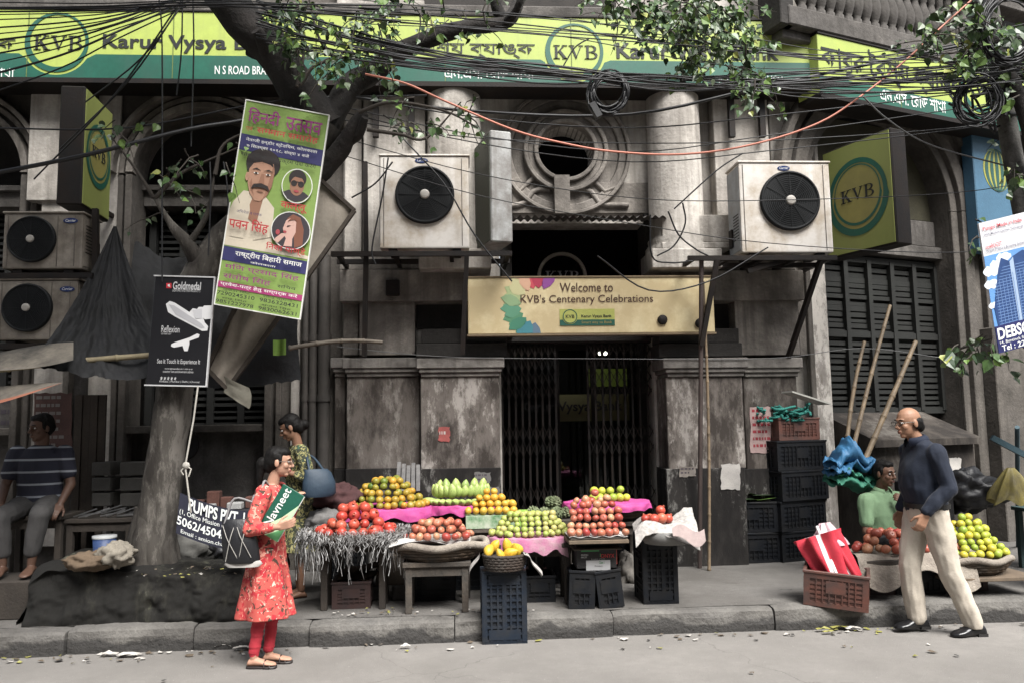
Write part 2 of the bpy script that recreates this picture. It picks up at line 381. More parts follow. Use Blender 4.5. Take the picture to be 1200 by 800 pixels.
while x < 11:
    L = rk.uniform(.75, 1.25); j = rk.uniform(-.02, .02); h = GZ + rk.uniform(-.005, .012); n = 14
    prof = [(0, -.05), (-.005, .05), (.0, .11), (.006, h-.022), (.03, h-.005), (.12, h+.003), (.3, h), (.3, -.05)]
    vs_ = []; fs = []
    for i in range(n + 1):
        t = i / n; e = .009 * max(0, abs(t - .5) * 2 - .86) / .14
        xx = x + .004 + (L - .008) * t
        for q, (py, pz) in enumerate(prof):
            wob = .014 * nz((xx * 5, q * .7, x), 1)
            vs_.append((xx, kz(xx) + j + py + e + (wob if q < 6 else 0), pz - (e + abs(wob) * .6 if 2 < q < 7 else 0)))
    k = len(prof)
    for i in range(n):
        for q in range(k - 1): fs.append((i*k+q, (i+1)*k+q, (i+1)*k+q+1, i*k+q+1))
    mb.add(vs_, fs, 0, False); mb.add(vs_[:k], [tuple(range(k))], 0); mb.add(vs_[-k:], [tuple(range(k))[::-1]], 0)
    x += L
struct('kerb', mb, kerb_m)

# ------------------------------------------------------------------ the bank building
def fbox(mb, pl, x0, y0, x1, y1, o0, o1, m=0):
    a = pl.p(x0, y0, o1); b = pl.p(x1, y0, o1); c = pl.p(x1, y1, o1); d = pl.p(x0, y1, o1)
    mb.box(((a.x+d.x)/2, (c.y+d.y)/2, min(o0, o1)), ((b.x+c.x)/2, (a.y+b.y)/2, max(o0, o1)), m, pl.M)
bank = root('bank_building', (0.3, FY, 0), 'old sooty colonial bank building with round columns, an oculus and flaking piers', 'building')
TOP = 7.2
def arch_path(pl, cx, cy, rx, foot, off, n=24, ry=None):
    """points of an arch in (u, v), from its right foot up over and down to its left foot"""
    c = pl.p(cx, cy, off); r = pl.p(cx + rx, cy, off).x - c.x; q = ry * r if ry else r
    pts = [(c.x + r, foot)] + [(c.x + r*math.cos(math.pi*i/n), c.y + q*math.sin(math.pi*i/n)) for i in range(n + 1)] + [(c.x - r, foot)]
    return pts, c, r
# main wall, left bays with two arched openings
mb = MB()
a1, c1, r1 = arch_path(F, 238, 205, 78, 0, 0)
a0, c0, r0 = arch_path(F, -48, 205, 78, 0, 0)
uR = F.p(402, 300).x; uL = c0.x - r0 - 1.6
mb.prism([(uR, 0)] + a1 + a0 + [(uL, 0), (uL, TOP), (uR, TOP)][0:1] + [(uL, TOP), (uR, TOP)], -.3, 0, F.M)
part('wall', mb, plaster_brown, bank)
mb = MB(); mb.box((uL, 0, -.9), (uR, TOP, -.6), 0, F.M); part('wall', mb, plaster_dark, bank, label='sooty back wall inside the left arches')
for k, (c, r) in enumerate(((c1, r1), (c0, r0))):                       # stepped arch mouldings
    mb = MB()
    for rr, dr, o in ((1.0, .10, .10), (1.15, .08, .055), (1.27, .07, .14)):
        mb.ring((c.x, c.y), r*rr, r*(rr+dr), .0, o, 0, math.pi, F.M, 0, 40)
    part('arch_moulding', mb, plaster_mid, bank, .006)
    mb = MB()
    for s in (-1, 1):
        for rr, dr, o in ((1.0, .10, .09), (1.15, .08, .05)):
            u0 = c.x + s*r*rr; u1 = c.x + s*r*(rr+dr); mb.box((u0, 0, 0), (u1, c.y - .02, o), 0, F.M)
    part('jamb', mb, plaster_brown, bank, .006)
    mb = MB(); mb.box((c.x-r, c.y-.28, -.6), (c.x+r, c.y-.12, -.22), 0, F.M); mb.box((c.x-r, c.y-.12, -.6), (c.x+r, c.y-.06, -.16), 0, F.M)
    part('transom', mb, plaster_grey, bank, .006)
    mb = MB(); v0 = 1.62; v1 = c.y - .3                                   # dark shuttered window
    for i in range(34):
        v = v0 + (v1 - v0) * i / 34; mb.box((c.x-r+.1, v, -.5), (c.x+r-.1, v + rk.uniform(.02, .036), -.42 - rk.uniform(0, .02)), 0, F.M)
    for i in range(5):
        u = c.x - r + .04 + (2*r-.08) * i / 4; mb.box((u-.035, v0, -.48), (u+.035, v1, -.395), 0, F.M)
    part('shutter', mb, mat('faded_dark_shutter', (.014, .0145, .013), .8, .4, 5), bank)
    mb = MB(); mb.box((c.x-r, 0, -.59), (c.x+r, 1.55, -.12), 0, F.M); part('sill_wall', mb, plaster_grey, bank, label='bare grey wall under the window')
    mb = MB(); mb.box((c.x-r-.02, 1.55, -.55), (c.x+r+.02, 1.63, .05), 0, F.M); part('sill', mb, plaster_brown, bank, .01)
# centre block
mb = MB()
ud0 = F.p(588, 500).x; ud1 = F.p(768, 500).x; vd = F.p(665, 262).y; uE = F.p(965, 300).x
oc = F.p(662, 180); orr = .30
um = oc.x
mb.prism([(uR, 0), (ud0, 0), (ud0, vd), (um, vd)] + [(oc.x + orr*math.cos(R(a)), oc.y + orr*math.sin(R(a))) for a in range(-90, -271, -10)] + [(um, TOP), (uR, TOP)], -.3, 0, F.M)
mb.prism([(uE, 0), (ud1, 0), (ud1, vd), (um+.0005, vd)] + [(oc.x + .0005 + orr*math.cos(R(a)), oc.y + orr*math.sin(R(a))) for a in range(-90, 91, 10)] + [(um+.0005, TOP), (uE, TOP)], -.3, 0, F.M)
part('wall', mb, plaster, bank, label='pale plaster wall above the entrance')
mb = MB(); mb.box((um-.9, oc.y-.6, -.85), (um+.9, oc.y+.6, -.8), 0, F.M)
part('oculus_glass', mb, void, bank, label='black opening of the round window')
mb = MB()
for ra, rb, o in ((.66, .70, .10), (.58, .66, .065), (.44, .58, .03), (.41, .455, .12), (.345, .41, .085), (.30, .345, .13)):
    mb.ring((oc.x, oc.y), ra, rb, 0 if ra > .3 else -.3, o, 0, 2*math.pi, F.M, 0, 56)
part('oculus_moulding', mb, plaster_mid, bank, .008)
# scroll plate under the oculus
mb = MB(); fbox(mb, F, 600, 214, 772, 250, .0, .04); part('apron', mb, plaster_mid, bank, .004, 'stained scroll panel below the round window')
mb = MB(); fbox(mb, F, 650, 205, 668, 250, .04, .17)
for s in (-1, 1):
    p = [F.p(659 + s*dx, y, .08) for dx, y in ((78, 240), (52, 240), (42, 236), (34, 224), (26, 221), (14, 222))]
    mb.tube([F.O + F.u*q.x + V((0, 0, q.y)) + F.n*.055 for q in p], .03, 6)
    p = [F.p(659 + s*dx, y, .08) for dx, y in ((74, 204), (66, 218), (50, 224), (38, 212), (30, 204))]
    mb.tube([F.O + F.u*q.x + V((0, 0, q.y)) + F.n*.05 for q in p], .026, 6)
part('scroll_moulding', mb, plaster_mid, bank)
# columns
for cx, nm in ((533, 'left'), (793, 'right')):
    q = F.p(cx, 240, .2); g = V((q.x, FY - .16, 0)); zb = F.p(cx, 290, .3).y; zt = F.p(cx, 60, .3).y
    mb = MB(); mb.lathe([(.335, zb - .06), (.335, zb + .0), (.30, zb + .05), (.31, zb + .09), (.285, zb + .12), (.285, zb + .6), (.275, zt)], 40, Matrix.Translation(g))
    part('column', mb, plaster, bank)
    mb = MB(); mb.box((g.x-.36, g.y-.36, zb - .26), (g.x+.36, FY - .002, zb - .06)); part('column_plinth', mb, plaster, bank, .01)
# plaster pilasters, ledges, slabs on both sides
def elem(name, m, *boxes, pl=F, bevel=.006, label=None):
    mb = MB()
    for b in boxes: fbox(mb, pl, *b)
    return part(name, mb, m, bank, bevel, label)
elem('pilaster', plaster, (404, 0, 424, 312, 0, .10), (426, 0, 498, 312, 0, .19))
elem('pilaster', plaster, (836, 0, 900, 290, 0, .19), (902, 0, 922, 312, 0, .10))
elem('ledge', plaster_mid, (398, 316, 546, 353, 0, .30), (398, 306, 500, 316, 0, .24))
elem('ledge', plaster_mid, (786, 317, 942, 352, 0, .30), (840, 300, 932, 317, 0, .24))
elem('ledge', plaster, (776, 284, 858, 291, 0, .42), (776, 252, 858, 284, 0, .38), label='clean pale block under the right column')
elem('pilaster', plaster_mid, (402, 353, 420, 416, 0, .12), (421, 353, 486, 416, 0, .24))
elem('pilaster', plaster_mid, (862, 352, 936, 416, 0, .24), (936, 352, 950, 416, 0, .12))
elem('column_base', plaster_dark, (488, 353, 592, 385, 0, .04), (494, 385, 594, 402, 0, .3), (488, 402, 594, 418, 0, .36))
elem('column_base', plaster_dark, (772, 353, 860, 385, 0, .04), (772, 385, 866, 402, 0, .3), (772, 402, 870, 418, 0, .36))
# pedestals
def pier(x0, x1, o, m, side):
    mb = MB(); fbox(mb, F, x0 - 5, 419, x1 + 5, 431, 0, o + .07); fbox(mb, F, x0 - 2, 431, x1 + 2, 436, 0, o + .05); fbox(mb, F, x0, 436, x1, 441, 0, o + .025)
    part('pier_cap', mb, stone_cap, bank, .008)
    mb = MB(); fbox(mb, F, x0, 441, x1, 549, 0, o); part('pier', mb, m, bank, .008)
    a = F.p(x0 - 1, 549, o + .02); b = F.p(x1 + 1, 549, o + .02); mb = MB(); mb.box((a.x, .1, 0), (b.x, a.y, o + .02), 0, F.M)
    part('pier_base', mb, base_paint, bank, .006)
pier(493, 586, .40, pier_peel, 0); pier(406, 492, .24, pier_peel2, 0); pier(392, 405, .12, pier_peel2, 0)
pier(782, 872, .40, pier_peel, 1); pier(873, 936, .24, pier_peel2, 1)
mb = MB(); q = F.p(943, 300, .1); mb.box((q.x, 0, 0), (q.x + .2, F.p(943, 300, .1).y, .14), 0, F.M)
part('quoin', mb, peel('flaking_white_quoin', (.12, .105, .09), (.26, .24, .22), (.5, .47, .43), 6, bias=.05), bank, .012)
# door recess, walls of the passage, room behind
mb = MB()
mb.box((ud0-.1, 0, -.85), (ud0-.002, vd+.3, -.302), 0, F.M); mb.box((ud1+.002, 0, -.85), (ud1+.1, vd+.3, -.302), 0, F.M)
mb.box((ud0-.1, vd+.302, -.85), (ud1+.1, vd+.4, -.302), 0, F.M)
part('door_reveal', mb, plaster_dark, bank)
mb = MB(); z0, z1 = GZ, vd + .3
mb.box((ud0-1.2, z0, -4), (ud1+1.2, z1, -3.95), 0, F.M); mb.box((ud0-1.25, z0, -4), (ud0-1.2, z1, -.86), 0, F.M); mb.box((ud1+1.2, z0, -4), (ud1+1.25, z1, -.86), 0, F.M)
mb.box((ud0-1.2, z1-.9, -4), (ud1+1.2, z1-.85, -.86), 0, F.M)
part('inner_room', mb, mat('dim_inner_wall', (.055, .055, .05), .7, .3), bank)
# entablature over the door and black upper recess
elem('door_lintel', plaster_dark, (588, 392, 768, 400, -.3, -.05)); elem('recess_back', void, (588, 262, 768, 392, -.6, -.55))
elem('recess_trim', plaster_dark, (588, 250, 600, 395, -.3, .05)); elem('recess_trim', plaster_dark, (757, 250, 768, 395, -.3, .05))
# corrugated rain sheet over the entrance
mb = MB(); p0 = F.p(598, 252, .45); p1 = F.p(783, 252, .45); zt = p0.y + .05
def corr(a, b): return F.M @ V((p0.x + (p1.x-p0.x)*a, zt - .07*b + .014*math.sin(a*2*math.pi*21), .02 + .44*b))
mb.grid(corr, 210, 6)
part('rain_sheet', mb, mat('rusty_tin', (.22, .21, .2), .6, .4, 5, (.06, .05, .045), .4, 3, 0, .1, 40, .5), bank, label='small corrugated tin sheet over the entrance')
# folding gate
def gate(x0, x1, n, off=-.12):
    mb = MB(); a = F.p(x0, 500, off); b = F.p(x1, 500, off); zt = F.p(600, 399, off).y; zb = GZ + .02
    us = [a.x + (b.x-a.x)*i/(n-1) for i in range(n)]
    for i, u in enumerate(us):
        mb.box((u-.011, zb, off-.012), (u+.011, zt, off+.012), 0, F.M)
    for i in range(n - 1):
        for (va, vb, k) in ((zt-.62, zt-.03, 4), (zt-1.22, zt-.9, 2), (zb+.1, zb+.75, 4)):
            h = (vb - va) / k
            for j in range(k):
                lo_, hi = va + h*j, va + h*(j+1)
                for s in (0, 1):
                    P, Q = (us[i], lo_), (us[i+1], hi)
                    if s: P, Q = (us[i], hi), (us[i+1], lo_)
                    mb.bar(F.M @ V((P[0], P[1], off+.02+.006*s)), F.M @ V((Q[0], Q[1], off+.02+.006*s)), .015, .005)
    return part('folding_gate', mb, black_iron, bank)
gate(589, 652, 9); gate(690, 768, 10)
elem('gate_rail', black_iron, (586, 396, 770, 402, -.16, -.07))
mb = MB(); a = F.p(652, 420, -.8); b = F.p(766, 660, -.8); mb.box((a.x, GZ, -.86), (b.x, a.y+.1, -.85), 0, F.M)
gl = bpy.data.materials.new('dark_glass'); gl.use_nodes = True; g_ = gl.node_tree.nodes['Principled BSDF']
g_.inputs['Base Color'].default_value = (.6, .65, .6, 1); g_.inputs['Roughness'].default_value = .03; g_.inputs['Transmission Weight'].default_value = 1; g_.inputs['IOR'].default_value = 1.4
door_glass = part('glass_door', mb, gl, bank)
mb = MB()
for uu in (a.x, (a.x+b.x)/2-.1, b.x): mb.box((uu-.03, GZ, -.9), (uu+.03, a.y+.1, -.83), 0, F.M)
mb.box((a.x, a.y+.1, -.9), (b.x, a.y+.17, -.83), 0, F.M)
part('door_frame', mb, black_iron, bank)
mb = MB(); q0 = F.p(655, 462, -.84); q1 = F.p(738, 492, -.84); mb.box((q0.x, q1.y, -.845), (q1.x, q0.y, -.84), 0, F.M)
u0 = F.p(657, 485, -.84); text(mb, 'Karur Vysya Bank', u0.x - .45, u0.x + .72, u0.y, F.p(657, 470, -.84).y, -.836, F.M, 1, .02)
part('door_strip', mb, [flat('dim_yellow_film', (.10, .095, .04)), flat('black_letters', (.01, .01, .012))], bank, label='yellowish strip with the bank name on the glass door')
mb = MB(); q0 = F.p(690, 432, -1.6); q1 = F.p(735, 452, -1.6); mb.box((q0.x, q1.y, -1.66), (q1.x, q0.y, -1.6), 0, F.M)
lime_in = bpy.data.materials.new('lit_lime_panel'); lime_in.use_nodes = True
n_ = lime_in.node_tree.nodes['Principled BSDF']; n_.inputs['Base Color'].default_value = (.16, .2, .04, 1); n_.inputs['Emission Color'].default_value = (.5, .62, .12, 1); n_.inputs['Emission Strength'].default_value = .02
part('inner_sign', mb, lime_in, bank, label='small lit lime sign inside the doorway')
mb = MB(); lamp_m = bpy.data.materials.new('lit_lamp'); lamp_m.use_nodes = True; n_ = lamp_m.node_tree.nodes['Principled BSDF']
n_.inputs['Emission Color'].default_value = (1, .95, .85, 1); n_.inputs['Emission Strength'].default_value = 4
for px in (703, 709):
    q = F.p(px, 414, -1.4); mb.lathe([(.001, 0), (.022, .0), (.022, .03)], 12, F.M @ Matrix.Translation((q.x, q.y, -1.4)))
part('ceiling_lamp', mb, lamp_m, bank)
# downpipes left of the pier
for px, r, top in ((366, .04, 250), (379, .062, 300), (357, .03, 290)):
    q = F.p(px, 500, .1); mb = MB(); zt = F.p(px, top, .1).y; mb.tube([F.M @ V((q.x, GZ, .1)), F.M @ V((q.x, zt, .1))], r, 14)
    for z in (.7, F.p(px, 470, .1).y, F.p(px, 400, .1).y):
        mb.tube([F.M @ V((q.x, z, .1)), F.M @ V((q.x, z+.07, .1))], r*1.22, 14)
    part('downpipe', mb, mat('sooty_cast_pipe', (.085, .075, .066), .7, .35, 4, DIRT, .3, 3, .3, .2, 40), bank)
# left pale pilaster between the arches
elem('pilaster', plaster, (36, 0, 76, 235, 0, .16), (40, 235, 74, 640, 0, .12)); elem('pilaster', plaster_dark, (92, 0, 106, 640, 0, .08))
elem('spandrel', plaster, (107, 60, 135, 640, 0, .03), (342, 60, 352, 640, 0, .05))
# upper storey over the signs
mb = MB(); za = F.p(600, 30, .2).y
mb.box((uL, za - .05, 0), (uE, za + .10, .42), 0, F.M); mb.box((uL, za + .1, 0), (uE, za + .17, .30), 0, F.M)
part('string_course', mb, plaster_grey, bank, .01)
elem('pilaster', plaster, (862, -120, 897, 22, 0, .14)); elem('pilaster', plaster, (395, -120, 440, 18, 0, .12))
for x0, x1 in ((-260, -60), (20, 190), (470, 720)):
    mb = MB(); fbox(mb, F, x0, -140, x1, 12, .001, .05); part('upper_shutter', mb, mat('dull_brown_shutter', (.035, .03, .026), .85, .4, 6), bank)

# right wing, turned away from the street
mb = MB()
aw, cw, rw = arch_path(W, 1032, 238, 78, 0, 0)
uW1 = W.p(1400, 300).x
mb.prism([(uW1, 0)] + aw + [(-.02, 0), (-.02, TOP), (uW1, TOP)], -.3, 0, W.M); part('wing_wall', mb, plaster_brown, bank)
mb = MB()
for rr, dr, o in ((1.0, .10, .04), (1.10, .14, .10), (1.26, .1, .06), (1.36, .07, .13)): mb.ring((cw.x, cw.y), rw*rr, rw*(rr+dr), 0, o, 0, math.pi, W.M, 0, 40)
for s in (-1, 1):
    for rr, dr, o in ((1.0, .10, .04), (1.10, .14, .10), (1.26, .1, .06), (1.36, .07, .13)):
        if s < 0 and rr > 1.05: continue
        mb.box((cw.x+s*rw*rr, .9, 0), (cw.x+s*rw*(rr+dr), cw.y-.002, o), 0, W.M)
part('arch_moulding', mb, plaster_brown, bank, .006)
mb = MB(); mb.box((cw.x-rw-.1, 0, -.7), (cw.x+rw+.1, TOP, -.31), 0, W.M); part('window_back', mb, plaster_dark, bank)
elem('tympanum', mat('olive_board', (.06, .055, .032), .8, .35, 3), (955, 150, 1112, 254, -.31, -.24), pl=W)
elem('window_lintel', plaster_grey, (955, 284, 1112, 298, -.31, -.12), (955, 254, 1112, 284, -.31, -.2), pl=W)
mb = MB(); q0 = W.p(962, 300, -.2); q1 = W.p(1108, 480, -.2)
n = 26
for i in range(n):
    v = q1.y + (q0.y-q1.y)*i/n; j_ = rk.uniform(-.008, .008); mb.box((q0.x, v + j_, -.30), (q1.x, v + j_ + (q0.y-q1.y)/n*rk.uniform(.55, .95), -.25 + rk.uniform(-.012, .016)), 0, W.M)
for i in range(6):
    u = q0.x + (q1.x-q0.x)*i/5; mb.box((u-.03, q1.y, -.3), (u+.03, q0.y, -.2), 0, W.M)
for i in range(3):
    v = q1.y + (q0.y-q1.y)*i/2; mb.box((q0.x, v-.035, -.3), (q1.x, v+.035, -.21), 0, W.M)
part('shutter', mb, mat('dark_green_shutter', (.014, .0155, .013), .85, .5, 4, (.010, .010, .009), .4, 3), bank)
mb = MB(); a = W.p(958, 482, -.25); b = W.p(1142, 512, .5)               # sloping sill
mb.prism([(-.25, a.y), (.5, b.y), (.5, b.y-.07), (.40, b.y-.07), (.40, 0), (-.25, 0)], a.x, W.p(1150, 512, .5).x, W.M @ Matrix(((0,0,1,0),(0,1,0,0),(1,0,0,0),(0,0,0,1))))
part('sloping_sill', mb, peel('sill_cement', (.022, .019, .017), (.05, .043, .037), (.095, .087, .077), 3.5, bias=.0), bank)
mb = MB(); q = W.p(1150, 400, .1); mb.box((q.x, 0, 0), (q.x + .9, W.p(1150, 385, .1).y, .25), 0, W.M); part('buttress', mb, plaster_brown, bank, .01)
mb = MB(); q = W.p(1148, 300, .02); mb.box((q.x, W.p(1150, 385, .1).y + .02, .0), (q.x+.16, W.p(1148, 140, 0).y, .012), 0, W.M); part('recess_shadow_board', mb, plaster_dark, bank)
# balcony of the wing
mb = MB(); q0 = W.p(922, 20, .42); q1 = W.p(1300, 20, .42); zt = W.p(958, 16, .42).y; zb = W.p(958, 38, .42).y
mb.box((q0.x, zb, .0), (q1.x, zt, .46), 0, W.M); mb.box((q0.x, zb - .1, 0), (q1.x, zb, .36), 0, W.M)
part('balcony_ledge', mb, plaster_grey, bank, .012)
mb = MB(); mb.box((q0.x, zt + .62, .26), (q1.x, zt + .74, .50), 0, W.M); part('balcony_rail', mb, plaster_grey, bank, .012)
ball = MB(); prof = [(.055, 0), (.055, .05), (.04, .07), (.052, .10), (.075, .18), (.082, .25), (.07, .33), (.045, .42), (.04, .46), (.052, .48), (.052, .52), (.058, .56), (.058, .62)]
bme = None
for i in range(20):
    p_ = W.M @ V((W.p(941, 16, .4).x + .13 * i, zt, .38))
    if bme is None:
        m_ = MB(); m_.lathe(prof, 14); bme = m_.mesh('baluster', plaster_grey)
    o = obj('baluster', bme, p_ - V(bank.location), bank)
mb = MB(); q = W.p(905, 10, .3); mb.box((q.x-.02, zb, .1), (q.x+.16, zt+.8, .44), 0, W.M); part('balcony_post', mb, plaster_dark, bank, .01)
mb = MB(); mb.box((0, zt, -.02), (uW1, TOP, .02), 0, W.M); part('upper_recess', mb, void, bank)
# pasted bills on the walls
def bill(pl, x0, y0, x1, y1, off, m, label, lines=0, ink=None, seed=1):
    mb = MB(); r_ = random.Random(seed); n = 7
    a, b, c, d = pl.p(x0, y0, off), pl.p(x1, y0, off), pl.p(x1, y1, off), pl.p(x0, y1, off); poly = []
    for P, Q in ((a, b), (b, c), (c, d), (d, a)):
        for i in range(n):
            t = i / n; e = r_.uniform(-.008, .008); poly.append((P.x + (Q.x-P.x)*t + e, P.y + (Q.y-P.y)*t + r_.uniform(-.008, .008)))
    mb.prism(poly, off, off + .003, pl.M, 0); H = a.y - d.y; Wd = b.x - a.x
    for i in range(lines):
        v = a.y - H*(i+.8)/(lines+.6); L = r_.uniform(.6, .85)
        x = a.x + Wd*.07
        while x < a.x + Wd*L:
            ww = r_.uniform(.03, .09) * Wd * 2; mb.box((x, v, off+.003), (min(x+ww, b.x-.02), v + H/(lines+1)*.42, off+.005), 1, pl.M); x += ww + .012
    return part('pasted_bill', mb, [m, ink or flat('bill_ink', (.05, .04, .05))], bank, label=label)
paper = mat('old_paper', (.34, .31, .27), .9, .3, 8, (.12, .10, .09), .3, 6, bump=.05)
bill(F, 796, 546, 815, 558, .425, paper, 'small torn paper bill on the right pier base', 2, None, 3)
bill(F, 845, 543, 867, 573, .425, mat('white_paper', (.42, .40, .37), .9, .3, 6, bump=.1), 'blank white sheet pasted on the right pier base', 0, None, 4)
bill(F, 556, 553, 575, 566, .425, flat('dull_paper', (.12, .115, .11)), 'faint printed notice on the left pier base', 2, None, 5)
bill(F, 574, 570, 586, 580, .425, flat('dull_paper', (.12, .115, .11)), 'faint stencil bill low on the left pier base', 1, None, 8)
bill(F, 514, 500, 527, 517, .405, mat('red_label', (.34, .09, .08), .9, .4, 12), 'small torn red sticker on the left pier', 1, flat('pale_ink', (.4, .36, .33)), 6)
bill(F, 879, 476, 903, 530, .245, mat('pinkish_bill', (.42, .30, .28), .9, .3, 8), 'tattered red and white bill beside the crate stack', 6, flat('maroon_ink', (.25, .03, .04)), 7)
bill(F, 0, 462, 36, 520, -.10, mat('grey_bill', (.10, .092, .085), .9, .4, 8), 'grey political bill behind the seated man', 4, None, 9)
bill(F, 40, 460, 84, 540, .125, mat('faded_red_bill', (.085, .045, .038), .9, .4, 6), 'faded red bill of close print by the seated man', 8, flat('dull_white_ink', (.13, .118, .11)), 10)
bill(W, 1112, 536, 1126, 556, .402, mat('white_paper', (.42, .40, .37), .9, .3, 6), 'white paper scrap pasted under the right window', 0, None, 11)
# ------------------------------------------------------------------ signs and boards
lime = mat('lime_sign_vinyl', (.385, .47, .10), .5, .2, 1.2, (.25, .30, .085), .6, 1.2, .5, .02, 30)
teal = mat('dark_green_vinyl', (.010, .10, .066), .5, .25, 1.5, (.02, .075, .055), .5, 2, .5, .02)
lime_dull = mat('dull_lime_vinyl', (.25, .29, .08), .5, .15, 2, (.2, .22, .07), .1, 2, .2, .02)  # duller, darker lime than on the fascia signs
sign_black = flat('sign_black', (.010, .012, .012)); sign_white = flat('sign_white', (.62, .64, .62))
disc_yel = mat('faded_yellow_disc', (.30, .27, .075), .5, .15, 2, (.2, .18, .06), .1, 2, .2, .02)
OS = .45
VT, VB, VG = F.p(600, 20, OS).y, F.p(600, 97, OS).y, F.p(600, 70, OS).y
def sx(x, pl=F): return pl.p(x, 60, OS).x
def sy(x, y, pl=F): return pl.p(x, y, OS).y
def sign_board(pl, x0, x1, label, items, vt=VT, vb=VB, vg=VG, rings=()):
    u0, u1 = pl.p(x0, 60, OS).x, pl.p(x1, 60, OS).x
    r = root('sign_board', pl.M @ V(((u0+u1)/2, vb, OS-.15)), label, 'sign', 'fascia signs of the bank')
    mb = MB(); mb.box((u0, vb, .14), (u1, vt, OS), 0, pl.M); part('panel', mb, lime, r, .006)
    mb = MB(); mb.box((u0-.002, vb-.05, .14), (u1+.002, vb-.001, OS+.012), 0, pl.M); mb.box((u0-.002, vt+.001, .14), (u1+.002, vt+.018, OS+.012), 0, pl.M)
    part('edge_strip', mb, black_iron, r)
    nseam = int((u1-u0)/1.15)
    for k in range(1, nseam): us_ = u0 + (u1-u0)*k/nseam; mb = MB(); mb.box((us_-.004, vb+.004, OS), (us_+.004, vt-.004, OS+.0062), 0, pl.M); part('panel_seam', mb, mat('seam_olive', (.12, .16, .04), .6), r)  # narrow dark olive strip marks each panel joint
    rr = sorted(rings); xs = u0; mb = MB()
    poly = [(u0, vb)]; top = []
    for cx, cy, rad in rr:                                          # green strip, scooped out below each ring
        c = pl.p(cx, cy, OS); q = rad * 1.10
        top += [(c.x + q*1.08, vg)]; down = [(c.x + q*math.cos(a), max(vb + .012, c.y + q*math.sin(a))) for a in [R(-16 - 148*i/16) for i in range(17)]]
        top += down + [(c.x - q*1.08, vg)]
    poly = [(u0, vb+.002), (u1, vb+.002), (u1, vg)]
    for cx, cy, rad in rr[::-1]:
        c = pl.p(cx, cy, OS); q = rad * 1.09
        pts = [(c.x + q*math.cos(a), max(vb + .012, c.y + q*math.sin(a))) for a in [R(-12 - 156*i/18) for i in range(19)]]
        poly += [(pts[0][0]+.05, vg)] + [p for p in pts if p[1] < vg] + [(pts[-1][0]-.03, vg)]
    poly += [(u0, vg)]
    mb.prism(poly, OS, OS + .004, pl.M); part('green_strip', mb, teal, r)
    for cx, cy, rad in rr:
        c = pl.p(cx, cy, OS); mb = MB(); n = 48
        out = [(c.x + rad*math.cos(2*math.pi*i/n), c.y + rad*math.sin(2*math.pi*i/n)) for i in range(n)]
        inn = [(c.x + rad*.03 + rad*.86*math.cos(2*math.pi*i/n), c.y + rad*.05 + rad*.88*math.sin(2*math.pi*i/n)) for i in range(n)]
        vs_ = [(p[0], p[1], OS+.007) for p in out + inn]; mb.add(vs_, [(i, (i+1) % n, n+(i+1) % n, n+i) for i in range(n)], 0, False, pl.M)
        serif_kvb(mb, c.x - rad*.72, c.x + rad*.82, c.y - rad*.26, c.y + rad*.22, OS + .004, pl.M, 1)
        part('ring_logo', mb, [teal, sign_black], r)
    for s, a, b, t, bo, wt, col in items:
        p = pl.p(a, t, OS); q = pl.p(b, bo, OS); p2 = pl.p(a, bo, OS); q2 = pl.p(b, t, OS); mb = MB()
        text(mb, s, p.x, q.x, (p2.y+q.y)/2, (p.y+q2.y)/2, OS + .007, pl.M, 0, wt)
        part('lettering', mb, col, r)
    return r
RAD = F.p(673+34, 60, OS).x - F.p(673, 60, OS).x
BN = 'কারুর ৈবশ্য ব্যাঙ্ক'; BR = 'এন.এস. েরাড শাখা'
sign_board(F, -320, 369.5, 'lime and green bank fascia sign left of the big tree limb', [
    ('Karur Vysya Bank', 121, 333, 42, 63, .022, sign_black), ('N S ROAD BRANCH', 252, 331, 78, 88, .01, sign_white),
    ('ব্যাঙ্ক', -60, 18, 45, 63, .008, sign_black), (BR, -85, 17, 80, 92, .006, sign_white)], rings=((67, 50, RAD*1.02),))
sign_board(F, 370.5, 957, 'lime and green bank fascia sign over the round window', [
    (BN, 422, 627, 46, 68, .008, sign_black), (BR, 521, 626, 81, 93, .006, sign_white),
    ('Karur Vysya Bank', 722, 913, 52, 76, .022, sign_black), ('N S ROAD BRANCH', 842, 917, 89, 99, .01, sign_white)], rings=((673, 61, RAD),))
wt_, wb_ = W.p(960, 40, OS).y, W.p(960, 108, OS).y; wg_ = W.p(960, 88, OS).y
for sb_, xs_ in ((0, (440, 482)), (1, (859, 895))):
    for xb in xs_:
        mb = MB(); p = F.p(xb, 160, .3); mb.box((p.x-.03, F.p(xb, 160, .3).y, .24), (p.x+.03, VB-.052, .30), 0, F.M); part('support_bar', mb, black_iron, bank)
mb = MB(); fbox(mb, F, 452, 328, 468, 346, .30, .36); solo('switch_box', mb, black_iron, 'small black switch box on the grey ledge below the left air conditioner', 'switch box', None, .006)
def wing_sign():
    return sign_board(W, 958.5, 1340, 'bank fascia sign with Bengali lettering on the turned right wing', [
        (BN, 962, 1130, 66, 104, .008, sign_black), (BR, 1031, 1108, 112, 126, .006, sign_white)], wt_, wb_, wg_, ((1146, 104, RAD*.95),))
wing_sign()

